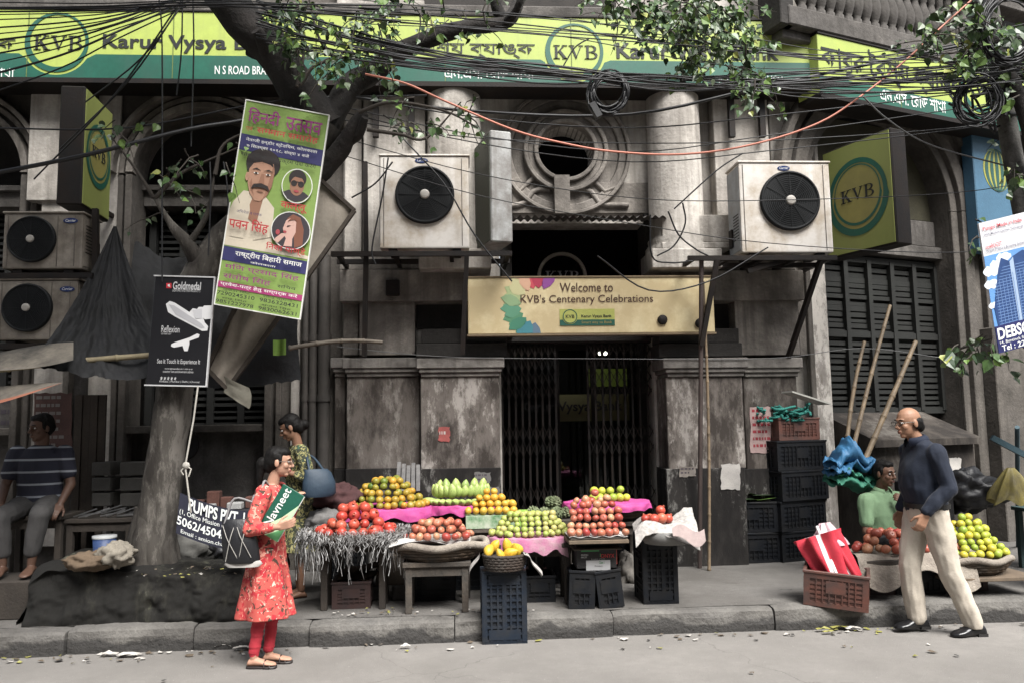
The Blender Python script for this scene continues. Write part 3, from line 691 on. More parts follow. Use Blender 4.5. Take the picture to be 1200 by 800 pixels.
def light_box(Pf, Pn, Pe, v0, v1, face_m, label, ringed=True, face_first=True, edge_m=black_iron):
    """upright sign box: face from Pf to Pn (left to right as seen), street edge from Pn to Pe"""
    d = (Pn - Pf); ang = math.atan2(d.y, d.x); pl = Plane((Pf.x, Pf.y, 0), ang); L = math.hypot(d.x, d.y); th = .22
    r = root('light_box', V(((Pf.x+Pn.x)/2, (Pf.y+Pn.y)/2, v0)) - pl.n*th/2, label, 'sign', 'projecting bank sign boxes')
    mb = MB(); mb.box((0, v0, -th), (L, v1, -.004), 0, pl.M); part('case', mb, edge_m, r, .012)
    mb = MB(); mb.box((.02, v0+.02, -.004), (L-.02, v1-.02, .004), 0, pl.M); part('face', mb, face_m, r)
    if ringed:
        mb = MB(); c = (L/2, v0 + (v1-v0)*.5); q = L*.40
        n = 44; mb.prism([(c[0]+q*.93*math.cos(2*math.pi*i/n), c[1]+.01+q*1.02*math.sin(2*math.pi*i/n)) for i in range(n)], .0045, .006, pl.M, 2)
        for (ra, rb, oy) in ((.92, 1.06, 0), (.80, .835, .02)):
            vs_ = []
            for i in range(n):
                a = 2*math.pi*i/n; k = rb * (1 + .05*(a > math.pi)); vs_ += [(c[0]+q*ra*math.cos(a), c[1]+oy+q*1.08*ra*math.sin(a), .009), (c[0]+q*k*math.cos(a), c[1]+oy+q*1.08*k*math.sin(a), .009)]
            mb.add(vs_, [(2*i, 2*i+1, (2*i+3) % (2*n), (2*i+2) % (2*n)) for i in range(n)], 0, False, pl.M)
        serif_kvb(mb, c[0]-q*.58, c[0]+q*.62, c[1]-q*.12, c[1]+q*.26, .007, pl.M, 1)
        part('ring_logo', mb, [teal, sign_black, disc_yel], r)
    mb = MB(); far = 0 if (Pf.y > Pn.y) else L
    for v in (v0+.15, v1-.15): mb.bar(pl.M @ V((far, v, -th/2)), pl.M @ V((far, v, -th/2)) + V((0, .5, 0)), .04)
    part('bracket', mb, black_iron, r); return r
zt, zb = at(98, 101, 7.3).z, at(98, 240, 7.3).z
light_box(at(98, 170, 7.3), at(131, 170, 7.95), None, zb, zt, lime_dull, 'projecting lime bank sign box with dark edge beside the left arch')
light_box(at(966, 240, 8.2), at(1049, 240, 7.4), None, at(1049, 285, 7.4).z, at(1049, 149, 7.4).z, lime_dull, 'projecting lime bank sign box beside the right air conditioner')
light_box(at(549, 240, 8.2), at(575, 240, 7.45), None, at(575, 283, 7.45).z, at(575, 152, 7.45).z, mat('shaded_lime_face', (.055, .06, .045), .6, .3, 3), 'narrow grey sign box with a lime face coloured dark for shade beside the left column', False, edge_m=mat('pale_tin', (.42, .43, .42), .5, .25, 4, (.16, .15, .14), .2, 5, .4))  # dark olive colour paints the shade on a lime face
# blue striped-globe sign on the wing
q = W.p(1138, 152, .25); q2 = W.p(1205, 300, .25)
r = root('globe_sign', W.M @ V(((q.x+q2.x)/2, q2.y, .2)), 'blue sign with a yellow striped globe on the right wing', 'sign')
mb = MB(); mb.box((q.x, q2.y, .1), (q2.x, q.y, .25), 0, W.M); part('panel', mb, mat('blue_vinyl', (.055, .13, .20), .5, .2, 3), r, .01)
c = W.p(1168, 200, .25); mb = MB(); rr = .24; n = 40
mb.prism([(c.x + rr*math.cos(2*math.pi*i/n), c.y + rr*1.1*math.sin(2*math.pi*i/n)) for i in range(n)], .25, .254, W.M, 0)
for k in range(-2, 3):
    pts = [(c.x + rr*(k/2.6)*math.sqrt(max(0, 1-t*t)) + s*(.016 + .012*(1-abs(t))), c.y + rr*1.1*t) for s, ts in ((-1, [-1+.1*i for i in range(21)]), (1, [1-.1*i for i in range(21)])) for t in ts]
    mb.prism(pts, .254, .257, W.M, 1)
part('globe', mb, [mat('globe_yellow', (.30, .30, .07), .5, .2, 3), flat('globe_green', (.02, .07, .06))], r)

# ring emblem and welcome board over the door
e = F.p(659, 324, -.1); rr = F.p(688, 324, -.1).x - e.x
r = root('ring_emblem', F.M @ V((e.x, e.y - rr, -.12)), 'round metal bank monogram in the dark recess above the welcome board', 'emblem')
mb = MB(); mb.ring((e.x, e.y), rr*.86, rr, -.14, -.10, 0, 2*math.pi, F.M, 0, 56); part('ring', mb, mat('dull_brass', (.30, .27, .22), .45, .3, 6, metal=.5), r, .004)
mb = MB(); serif_kvb(mb, e.x - rr*.66, e.x + rr*.72, e.y - rr*.22, e.y + rr*.24, -.13, F.M); part('lettering', mb, mat('dull_steel', (.28, .28, .28), .45, .3, 6, metal=.5), r)
mb = MB()
for a in (40, 140): mb.bar(F.M @ V((e.x + rr*.9*math.cos(R(a)), e.y + rr*.9*math.sin(R(a)), -.13)), F.M @ V((e.x + rr*.9*math.cos(R(a)), e.y + rr*.9*math.sin(R(a)), -.56)), .02)
part('fixing', mb, black_iron, r)
OW = .55
def wp(x, y): return F.p(x, y, OW)
a, b = wp(548, 326), wp(838, 389)
r = root('welcome_board', F.M @ V(((a.x+b.x)/2, b.y, OW-.05)), 'long cream welcome board with a flower over the doorway', 'sign')
mb = MB(); mb.box((a.x, b.y, OW-.09), (b.x, a.y, OW), 0, F.M)
part('panel', mb, mat('cream_board', (.62, .53, .32), .6, .12, 3, (.46, .37, .21), .02, 3.5, .3, .03, 30, edge=.03), r, .005)
mb = MB(); mb.box((a.x-.01, b.y-.02, OW-.1), (b.x+.01, b.y-.001, OW+.012), 0, F.M); mb.box((a.x-.01, a.y+.001, OW-.1), (b.x+.01, a.y+.015, OW+.01), 0, F.M); part('rim', mb, mat('rim_wood', (.2, .15, .09), .8), r)
mb = MB(); fc = wp(631, 358); cols = [(.10,.16,.22),(.05,.20,.24),(.05,.19,.12),(.08,.22,.12),(.09,.24,.15),(.20,.30,.16),(.30,.36,.18),(.42,.40,.22),(.50,.30,.20),(.45,.06,.08),(.33,.03,.06),(.20,.05,.22)]
fm = [flat('petal_%s' % n_, c) for n_, c in zip(('slate','teal','jade','leaf','mint','sage','pale','cream','peach','red','crimson','violet'), cols)]
for i, c in enumerate(cols):
    an = R(258 - i * 17.0); L0, L1 = .17, .38; dv = V((math.cos(an), math.sin(an))); pv = V((-dv.y, dv.x))
    for s in (0, 1):
        an2 = .07 * (s - .5)
        pts = [V((fc.x, fc.y)) + dv*(L0 + (L1 - .03*s - L0)*t) + pv*(wd + an2*t) for t, wd in ((0, 0), (.25, .045), (.55, .058), (.8, .035), (1, 0), (.8, -.035), (.55, -.058), (.25, -.045))]
        pts = [(max(a.x+.01, p.x), min(a.y-.004, max(b.y+.004, p.y))) for p in pts]
        ar = sum(pts[k][0]*pts[(k+1) % 8][1]-pts[(k+1) % 8][0]*pts[k][1] for k in range(8))
        if abs(ar) > .0006: mb.prism(pts, OW + .001, OW + .0025 + .0012*((i+s) % 3), F.M, i)
part('flower', mb, fm, r)
for s, x0, x1, y0, y1, wt in (('Welcome to', 656, 718, 331.5, 342.5, .004), ("KVB's Centenary Celebrations", 610, 765, 345, 358, .004)):
    mb = MB(); p, q = wp(x0, y1), wp(x1, y0); text(mb, s, p.x, q.x, p.y, q.y, OW+.006, F.M, 0, wt); part('lettering', mb, flat('brown_ink', (.05, .018, .012)), r)
mb = MB(); p, q = wp(656, 382), wp(720, 362); mb.box((p.x, p.y, OW), (q.x, q.y, OW+.004), 0, F.M); h = q.y-p.y
mb.box((p.x+.001, p.y+.001, OW+.004), (q.x-.001, p.y+h*.36, OW+.007), 1, F.M); cr = (p.x + h*.62, p.y+h*.55)
mb.prism([(cr[0]+h*.46*math.cos(R(10*i)), cr[1]+h*.46*math.sin(R(10*i))) for i in range(36)], OW+.007, OW+.009, F.M, 0); mb.ring(cr, h*.38, h*.43, OW+.009, OW+.011, M=F.M, m=1)
text(mb, 'KVB', cr[0]-h*.26, cr[0]+h*.26, cr[1]-h*.1, cr[1]+h*.1, OW+.012, F.M, 2, .01)
text(mb, 'Karur Vysya Bank', p.x+h*1.3, q.x-.03, p.y+h*.44, p.y+h*.66, OW+.008, F.M, 2, .02); text(mb, 'Smart way to Bank', p.x+h*1.3, q.x-.03, p.y+h*.08, p.y+h*.28, OW+.009, F.M, 3)
part('logo_plate', mb, [mat('plate_lime', (.36, .38, .10), .5, .1), teal, sign_black, mat('gold_ink', (.3, .24, .08), .5, .1)], r)
for px, py in ((776, 375), (820, 379)):
    c = wp(px, py); mb = MB(); mb.lathe([(.048, 0), (.05, .02), (.035, .03), (.001, .03)], 16, F.M @ Matrix.Translation((c.x, c.y, OW))); part('cap_disc', mb, black_iron, r)

# ------------------------------------------------------------------ air conditioners
ac_white = mat('aged_white_enamel', (.58, .55, .51), .5, .10, 2.5, (.34, .29, .23), .4, 3.5, .45, .06, 30, edge=.05)
ac_grey = mat('grimy_enamel', (.28, .25, .21), .6, .25, 3, (.09, .075, .06), .3, 4, .6, .08, 30)
ac_side = mat('bluish_side_panel', (.33, .36, .38), .55, .15, 3, (.2, .2, .2), .1, 4, .3, .05)
fan_blk = mat('fan_black', (.009, .010, .011), .6, .2, 8, bump=0, spec=.2)
badge_m = [flat('badge_navy', (.01, .025, .10), .3), flat('badge_white', (.5, .5, .5))]
def ac_unit(x0, y0, x1, y1, Y, dep, fan, badge, m, label, split=None, side=None):
    A, B = at(x0, y1, Y), at(x1, y0, Y); X0, X1, Z0, Z1 = A.x, B.x, at((x0+x1)/2, y1, Y).z, at((x0+x1)/2, y0, Y).z
    r = root('air_conditioner', ((X0+X1)/2, Y + dep/2, Z0 - .03), label, 'air conditioner', 'outdoor air conditioner units')
    mb = MB(); mb.box((X0, Y, Z0), (X1, Y + dep, Z1-.022)); part('casing', mb, m, r, .014, seg=2)
    mb = MB(); mb.box((X0-.012, Y-.012, Z1-.02), (X1+.012, Y+dep+.012, Z1)); part('lid', mb, m, r, .006)
    f = at(fan[0], fan[1], Y); rad = at(fan[0]+fan[2], fan[1], Y).x - f.x
    Mf = Matrix.Translation((f.x, Y, f.z)) @ Matrix.Rotation(R(90), 4, 'X')
    mb = MB(); mb.lathe([(rad*1.05, -.004), (rad*1.05, .03), (rad*.98, .045), (rad*.95, .03)], 44, Mf); part('fan_shroud', mb, fan_blk, r)
    mb = MB(); mb.lathe([(rad*.97, .004), (rad*.97, .006), (.001, .006)], 44, Mf)
    g = MB()
    for k in range(1, 15): g.ring((0, 0), rad*k/15-.0035, rad*k/15+.0035, .036 - .008*(k/15)**2, .040 - .008*(k/15)**2, M=Mf, n=40)
    for k in range(12):
        an = 2*math.pi*k/12; c_, s_ = math.cos(an), math.sin(an); g.bar(Mf @ V((rad*.2*c_, rad*.2*s_, .04)), Mf @ V((rad*.97*c_, rad*.97*s_, .033)), .006)
    fb = MB()
    for k in range(4):
        an = 2*math.pi*k/4 + .4; pts = []
        for t in range(9): pts.append((rad*.15 + rad*.75*t/8, an + .55*t/8))
        q0 = [Mf @ V((q*math.cos(b), q*math.sin(b), .012)) for q, b in pts]; q1 = [Mf @ V((q*math.cos(b+.75), q*math.sin(b+.75), .026)) for q, b in pts]
        fb.add(q0 + q1, [(i, i+1, 10+i, 9+i) for i in range(8)], 0, True)
    gm = part('fan_grille', g, fan_blk, r); 
    bl = part('fan_blades', fb, mat('blade_grey', (.012, .012, .013), .5, .2), r); part('fan_back', mb, fan_blk, r)
    mb = MB(); mb.lathe([(rad*.17, .03), (rad*.17, .046), (rad*.12, .052), (.001, .052)], 20, Mf); part('fan_hub', mb, mat('hub_grey', (.34, .32, .29), .5, .2), r)
    b_ = at(badge[0], badge[1], Y); mb = MB(); n = 26
    Mb = Matrix.Translation((b_.x, Y, b_.z)) @ Matrix.Rotation(R(90), 4, 'X')
    mb.prism([(.062*math.cos(2*math.pi*i/n), .024*math.sin(2*math.pi*i/n)) for i in range(n)], 0, .006, Mb, 0)
    text(mb, 'Carrier', -.045, .045, -.011, .013, .008, Mb, 1, .01, .2); part('badge', mb, badge_m, r)
    for xx in (X0+.035, X1-.07) + ((at(split, 300, Y).x,) if split else ()):
        mb = MB(); mb.box((xx, Y-.005, Z0+.02), (xx+.006, Y+.01, Z1-.04)); part('panel_seam', mb, mat('seam_dark', (.12, .105, .09), .8), r)
    if side:
        mb = MB(); S = X0-.003 if side < 0 else X1+.003
        mb.box((S-.002, Y+.02, Z0+.03), (S+.002, Y+dep-.02, Z1-.05)); part('side_panel', mb, ac_side if side < 0 else m, r)
        mb = MB()
        for k in range(9): z = Z0 + .15 + k*.03; mb.box((S-.005, Y+.05, z), (S+.005, Y+dep*.55, z+.009))
        mb.box((S-.02, Y+dep*.6, Z0+.1), (S+.02, Y+dep*.85, Z0+.28)); part('service_cover', mb, black_iron, r)
    for xx in (X0+.08, X1-.16): mb = MB(); mb.box((xx, Y+.02, Z0-.03), (xx+.08, Y+dep-.02, Z0-.001)); part('foot', mb, black_iron, r)
    return X0, X1, Z0, Y, dep
AL = ac_unit(445, 181, 549, 291, 7.45, .36, (498, 229, 33), (494, 188.5), ac_white, 'white air conditioner unit left of the round window', side=-1)
AR = ac_unit(870, 189, 971, 296, 7.45, .36, (925, 236, 33), (918, 197.5), ac_white, 'white air conditioner unit right of the round window', side=-1)
ac_unit(2, 248, 98, 315, 7.1, .34, (38, 281, 27), (83, 259), ac_grey, 'grimy cream air conditioner, upper of the stacked pair at far left', 66, side=1)
AS = ac_unit(-6, 326, 92, 398, 7.1, .34, (33, 361, 28), (79, 339), ac_grey, 'grimy cream air conditioner, lower of the stacked pair at far left', 62, side=1)
def stand(label, X0, X1, Z0, Y, dep, legs, n=4):
    r = root('wall_bracket', ((X0+X1)/2, Y+dep, Z0-.12), label, 'bracket', 'iron brackets under the air conditioners')
    for yy in (Y-.02, Y+dep-.02):
        mb = MB(); mb.box((X0, yy, Z0-.078), (X1, yy+.04, Z0-.032)); part('rail', mb, black_iron, r)
    for i in range(n):
        x = X0 + .04 + (X1-X0-.1)*i/(n-1); mb = MB(); mb.box((x, Y+.021, Z0-.07), (x+.04, FY-.12, Z0-.034)); part('cross_bar', mb, black_iron, r)
    for p, q in legs: mb = MB(); mb.bar(p, q, .045); part('strut', mb, black_iron, r)
stand('black iron shelf under the left white air conditioner', at(388, 297, 7.45).x, at(600, 297, 7.45).x, AL[2], 7.45, .36,
      [(at(429, 300, 7.5), at(427, 418, 7.65)), (at(547, 300, 7.45), at(542, 415, 7.6)), (at(428, 190, 7.8), at(429, 300, 7.8))])
stand('black iron shelf under the right white air conditioner', at(806, 300, 7.45).x, at(980, 300, 7.45).x, AR[2], 7.45, .36,
      [(at(840, 305, 7.45), at(822, 405, 7.55)), (at(962, 305, 7.5), at(924, 418, 8.0)), (at(876, 318, 7.5), at(920, 305, 7.5))], 5)
stand('iron frame holding the stacked pair of air conditioners', at(-20, 400, 7.1).x, at(112, 400, 7.1).x, AS[2], 7.1, .34, [(at(112, 245, 7.2), at(112, 410, 7.2)), (at(-8, 245, 7.2), at(-8, 410, 7.2))])
stand('iron rails between the stacked pair of air conditioners', at(-20, 318, 7.1).x, at(109, 318, 7.1).x, at(50, 316, 7.1).z, 7.1, .34, [], 3)

# ------------------------------------------------------------------ hanging boards and banners
def board(TL, TR, BL, Y, dY=0.0):
    """frame of a board hanging upright: u right, v up, in metres from its lower left corner"""
    a, b, c = at(*BL, Y), at(*TL, Y), at(*TR, Y + dY)
    u = (c - b); v = (b - a); Wd, Hd = u.length, v.length; u.normalize(); v.normalize(); n = u.cross(v).normalized()
    M = Matrix(((u.x, v.x, n.x, a.x), (u.y, v.y, n.y, a.y), (u.z, v.z, n.z, a.z), (0, 0, 0, 1))); return M, Wd, Hd
# the festival banner
M, bw, bh = board((289, 118), (385, 136), (252, 356), 6.2)
r = root('festival_banner', M @ V((bw/2, 0, 0)), 'tall green Hindi festival banner with three portraits hung in the tree', 'banner')
g1 = mat('banner_green', (.20, .30, .075), .5, .2, 2, bump=.02); crm = mat('banner_cream', (.52, .46, .36), .5, .1, 3, bump=.02)
navy = flat('banner_navy', (.022, .022, .09)); mag = flat('banner_magenta', (.28, .03, .12)); red = flat('banner_red', (.36, .03, .035)); blk = flat('banner_black', (.015, .015, .015)); wht = flat('banner_white', (.62, .62, .58))
purp = flat('banner_purple', (.20, .02, .13))
mb = MB(); mb.box((0, 0, -.02), (bw, bh, 0), 0, M); part('panel', mb, g1, r)
mb = MB(); t = .008
for a_, b_ in (((-t, -t), (bw+t, 0)), ((-t, bh), (bw+t, bh+t)), ((-t, .0), (0, bh)), ((bw, .0), (bw+t, bh))): mb.box((a_[0], a_[1], -.022), (b_[0], b_[1], .006), 0, M)
part('edging', mb, wht, r)
LAY = [.001]
def U(mb, poly, m, h=.0015):
    LAY[0] += .0007; mb.prism([(p[0]*bw, p[1]*bh) for p in poly], LAY[0]-.0006, LAY[0], M, m)
def oval(cx, cy, rx, ry, n=28, a0=0, a1=360): return [(cx + rx*math.cos(R(a0+(a1-a0)*i/n)), cy + ry*math.sin(R(a0+(a1-a0)*i/n))) for i in range(n if a1-a0 == 360 else n+1)]
asp = bw / bh
mb = MB()
U(mb, [(0, .285), (1, .285), (1, .30), (.55, .33), (.5, .46), (.42, .53), (.36, .56), (.13, .56), (.03, .50), (0, .46)], 2)        # cream shirt and ground
U(mb, [(0, .755), (1, .745), (1, .825), (0, .835)], 1); U(mb, [(0, .212), (1, .212), (1, .275), (0, .28)], 1); U(mb, [(0, .083), (1, .083), (1, .112), (0, .112)], 3)
part('colour_bands', mb, [g1, navy, crm, mag], r)
sk = flat('portrait_skin', (.34, .19, .125)); sk2 = flat('portrait_fair_skin', (.48, .30, .25)); hr = flat('portrait_hair', (.018, .013, .012)); aub = flat('portrait_auburn', (.16, .06, .035)); skd = flat('portrait_deep_skin', (.24, .12, .075)); dk = flat('portrait_dark', (.03, .025, .03)); lips = flat('portrait_lips', (.3, .05, .06))
pm = [sk, hr, crm, sk2, aub, skd, dk, wht, lips, g1]
mb = MB()                                                                          # man with moustache
U(mb, [(.19, .44), (.26, .55), (.37, .55), (.39, .47), (.33, .40)], 5); U(mb, [(.05, .46), (.19, .56), (.24, .47), (.21, .33), (.05, .33)], 2); U(mb, [(.38, .555), (.52, .50), (.54, .36), (.33, .33), (.34, .42)], 2)
U(mb, oval(.315, .705, .205, .072), 1); U(mb, [(.135, .66), (.12, .70), (.15, .74), (.22, .765), (.4, .755), (.49, .715), (.48, .66)], 1)
U(mb, [(.16, .67), (.165, .60), (.20, .555), (.27, .52), (.34, .52), (.41, .55), (.455, .60), (.465, .67), (.44, .71), (.34, .725), (.22, .71)], 0)
U(mb, [(.36, .525), (.41, .55), (.455, .60), (.465, .67), (.44, .71), (.425, .66), (.405, .60), (.38, .55)], 5); U(mb, [(.20, .72), (.30, .735), (.42, .72), (.45, .69), (.40, .705), (.30, .713), (.20, .70)], 1); U(mb, [(.19, .60), (.215, .57), (.26, .54), (.23, .585), (.205, .625)], 5); U(mb, oval(.150, .63, .022, .022), 0); U(mb, [(.42, .56), (.455, .60), (.465, .67), (.44, .70), (.43, .62)], 5)
for x in (.25, .395): U(mb, [(x-.06, .668), (x, .679), (x+.055, .668), (x, .672)], 1); U(mb, oval(x, .653, .028, .0042), 7); U(mb, oval(x, .653, .015, .0045), 1)
U(mb, [(.315, .652), (.35, .655), (.365, .607), (.33, .598), (.295, .607)], 5); U(mb, [(.215, .574), (.24, .598), (.33, .607), (.41, .598), (.44, .574), (.40, .582), (.33, .586), (.26, .582)], 1); U(mb, oval(.33, .571, .042, .0045), 5)
part('portrait', mb, pm, r, label='printed head of a man with a thick moustache')
mb = MB()                                                                          # man in sunglasses
U(mb, oval(.755, .625, .185, .085), 7); U(mb, oval(.755, .625, .175, .080), 9); U(mb, [(.60, .585), (.66, .60), (.85, .60), (.91, .585), (.84, .556), (.755, .545), (.66, .556)], 6)
U(mb, oval(.75, .66, .105, .045), 1); U(mb, oval(.755, .625, .085, .048), 5); U(mb, [(.665, .655), (.70, .69), (.80, .69), (.845, .65), (.80, .665), (.72, .668)], 1)
for x in (.715, .80): U(mb, oval(x, .635, .036, .015), 1)
U(mb, [(.69, .642), (.83, .642), (.83, .646), (.69, .646)], 1); U(mb, oval(.757, .598, .03, .006), 8)
part('portrait', mb, pm, r, label='printed head of a man in round sunglasses inside an oval')
mb = MB()                                                                          # singing woman
U(mb, oval(.76, .405, .235, .092), 7); U(mb, oval(.76, .405, .225, .088), 6); U(mb, [(.70, .46), (.76, .485), (.85, .475), (.91, .42), (.92, .345), (.83, .325), (.80, .39), (.70, .44)], 4)
U(mb, [(.665, .41), (.69, .45), (.75, .468), (.81, .45), (.82, .40), (.79, .365), (.72, .362), (.685, .38)], 3); U(mb, [(.72, .37), (.79, .375), (.80, .33), (.70, .325)], 3)
U(mb, [(.58, .345), (.60, .36), (.68, .395), (.71, .39), (.70, .375), (.63, .335)], 3); U(mb, [(.62, .392), (.69, .40), (.69, .388), (.62, .38)], 1); U(mb, oval(.612, .387, .025, .013), 8); U(mb, [(.71, .424), (.75, .43), (.75, .426), (.71, .419)], 1); U(mb, oval(.695, .394, .02, .006), 8)
U(mb, [(.71, .445), (.76, .475), (.83, .455), (.80, .46), (.75, .455)], 4)
part('portrait', mb, pm, r, label='printed head of a singing woman with long auburn hair')
z = LAY[0] + .002
T_ = [('िहन^दी', .06, .45, .885, .965, purp, .014), ('उत^सव', .52, .955, .885, .95, purp, .014), ('एवं', .06, .14, .845, .872, red, .004), ('सम^मान समारोह', .19, .93, .84, .882, red, .012),
      ('नेताजी इन्डोर स्टेडियम, कोलकाता', .08, .94, .793, .815, wht, .0), ('७ िसतम्बर २०१८, संध्या ४ बजे', .10, .85, .764, .786, wht, .0), ('सांस्कृितक कार्यक्रम पेश करेंगे', .05, .95, .715, .745, blk, .002),
      ('कल्लू', .60, .92, .495, .537, red, .014), ('पवन िसंह', .03, .50, .36, .425, red, .014), ('िनशा पाण्डे', .50, .97, .288, .332, red, .012),
      ('अिभनेता व गायक', .10, .40, .445, .462, navy, .0), ('राष्ट्रीय िबहारी समाज', .16, .95, .232, .268, wht, .010), ('कोलकाता', .35, .65, .215, .226, wht, 0),
      ('मिण प्रसाद िसंह', .06, .94, .165, .20, purp, .008), ('संतोष िसंह', .06, .62, .122, .155, purp, .008), ('सिचव', .70, .92, .125, .143, blk, 0), ('प्रवेश-पत्र हेतु सम्पर्क करें', .04, .95, .087, .109, wht, .004),
      ('मुकेश िसंह', .08, .40, .066, .078, blk, 0), ('सोनू कुमार', .55, .90, .066, .078, blk, 0), ('7290245310', .02, .46, .045, .063, blk, .006), ('9836328431', .52, .97, .045, .063, blk, .006), ('रामू िसंह', .08, .38, .026, .038, blk, 0), ('संजय िसंह', .55, .90, .026, .038, blk, 0),
      ('9851227978', .02, .46, .006, .023, blk, .006), ('9830062631', .52, .97, .006, .023, blk, .006)]
for nm, cl in (('purple', purp), ('red', red), ('white', wht), ('black', blk), ('navy', navy)):
    for s, a_, b_, c_, d_, m_, wt in T_:
        if m_ is cl: mb = MB(); text(mb, s, a_*bw, b_*bw, c_*bh, d_*bh, z, M, 0, wt); part('lettering', mb, cl, r)
# the back of a timber-framed canvas behind it
wood_d = mat('dark_frame_wood', (.055, .043, .033), .85, .4, 8, bump=.2); canvas = mat('dusty_canvas', (.40, .36, .30), .9, .25, 3, (.2, .17, .14), .25, 3, .4, .2, 20)
Yc = 6.62; P = [at(356, 194, Yc-.02), at(416, 248, Yc), at(268, 456, Yc), at(244, 432, Yc-.02)]
r = root('framed_canvas', (P[2]+P[3])/2, 'back of a cream canvas on a tilted timber frame behind the festival banner', 'banner')
mb = MB()
def cv(a, b):
    p = (P[3]*(1-a) + P[2]*a)*(1-b) + (P[0]*(1-a) + P[1]*a)*b; return p + V((0, .05*nz((a*3, b*6, 0), 1, 3) - .04*math.sin(math.pi*a)*math.sin(math.pi*b), 0))
mb.grid(cv, 14, 24); mb.grid(lambda a, b: cv(1-a, b) - V((0, .006, 0)), 14, 24); part('canvas', mb, canvas, r)
for i in range(4):
    mb = MB(); mb.bar(P[i] - V((0, .03, 0)), P[(i+1) % 4] - V((0, .03, 0)), .045, .03); part('batten', mb, wood_d, r)
mb = MB()
def fl(a, b):
    q = at(262 + 30*a, 440 + 14*a, Yc-.05); return q + V((.02*math.sin(b*3), -.03*math.sin(math.pi*a) + .02*nz((a*4, b*4, 1), 1), -.13*b - .04*a*(b > .5)))
mb.grid(fl, 8, 6); part('loose_flap', mb, mat('flap_grey', (.16, .15, .12), .9), r)
mb = MB()
def rg(a, b): return at(320 + 16*a, 398 + 18*b, Yc+.06) + V((0, .03*math.sin(a*5), 0))
mb.grid(rg, 6, 6); part('green_rag', mb, mat('rag_green', (.16, .27, .05), .8), r)
# the lamp advertisement
M, bw, bh = board((182, 324), (251, 326), (171, 450), 6.28)
r = root('lamp_board', M @ V((bw/2, 0, 0)), 'black advertising board with white lamp pictures nailed to the trunk', 'sign')
mb = MB(); mb.box((0, 0, -.025), (bw, bh, 0), 0, M); part('panel', mb, mat('board_black', (.012, .012, .014), .35, .3, 2, bump=0), r, .003)
mb = MB(); t = .010
for a_, b_ in (((-t, -t), (bw+t, 0)), ((-t, bh), (bw+t, bh+t)), ((bw, 0), (bw+t, bh))): mb.box((*a_, -.02), (*b_, .008), 0, M)
part('edging', mb, mat('board_edge', (.5, .5, .5), .5), r)
def px2(x, y): # board fractions from photo pixels
    p = M.inverted() @ at(x, y, 6.28); return (p.x, p.y)
mb = MB()
def bp(pts, m, z=.002): mb.prism([px2(*q) for q in pts], z - .0015, z, M, m)
bp([(194.5, 356.5), (199, 353), (205, 355), (222, 366), (226, 361.5), (231, 362.5), (233, 360), (238, 360), (239, 358.5), (249, 358), (249.5, 373.5), (240, 374.5), (238, 372), (240, 378), (244, 382.5), (243, 387.5), (237, 388), (228, 383), (205, 371), (197, 366)], 0)
bp([(198, 357), (204, 358), (236, 379), (240, 384), (236, 385), (206, 369)], 1, .004); bp([(226, 363.5), (237, 362), (237, 373), (229, 374)], 2, .0045)
bp([(201, 403), (205, 401), (222, 395.5), (231, 391), (234, 392), (233, 395.5), (222, 399.5), (222, 403), (220, 411), (216, 411), (214, 405), (204, 407), (200.5, 405.5)], 0)
bp([(195, 332), (201, 332), (201, 338), (195, 338)], 3); bp([(196.5, 334), (199, 333), (199.5, 336.5), (197, 336)], 0, .004)
part('lamp_picture', mb, [flat('lamp_white', (.52, .52, .52)), flat('lamp_shade_grey', (.33, .33, .34)), flat('lamp_light_grey', (.42, .42, .43)), flat('logo_red', (.40, .02, .03))], r)
for s, x0, x1, y0, y1, wt in (('Goldmedal', 202.5, 236, 331, 339.5, .02), ('LIGHTING AND FAN PRODUCTS', 202, 235, 340.2, 342, 0), ('Reflexion', 189, 211, 382, 389.5, 0), ('LED STREET LIGHT', 189, 201, 390.5, 392, 0), ('See It Touch It Experience It', 184, 235, 421, 427, .006), ('www.lightsandfans.in / visit us at', 193, 226, 431, 433, 0), ('customer care and showroom address', 191, 227, 434, 436, 0), ('* * * * *', 188, 207, 441, 445, .02), ('Kolkata | Mumbai | Delhi | Chennai', 187, 234, 446, 448, 0)):
    mb = MB(); p, q = px2(x0, y1), px2(x1, y0); text(mb, s, p[0], q[0], p[1], q[1], .004, M, 0, wt); part('lettering', mb, mat('letter_silver', (.48, .48, .48), .5), r)
mb = MB(); mb.tube([at(232, 452, 6.25), at(227, 490, 6.2), at(217, 545, 6.15), at(222, 585, 6.12), at(224, 600, 6.12)], .007, 6); mb.ell(at(218, 545, 6.15), (.03, .02, .03), 8)
mb.tube([at(218, 545, 6.15), at(212, 551, 6.14), at(215, 556, 6.14)], .006, 5); mb.tube([at(218, 545, 6.15), at(224, 549, 6.14), at(221, 558, 6.14)], .006, 5)
solo('cord', mb, mat('pale_cord', (.36, .34, .30), .9), 'pale knotted cord hanging from the lamp advertisement board', 'cord')
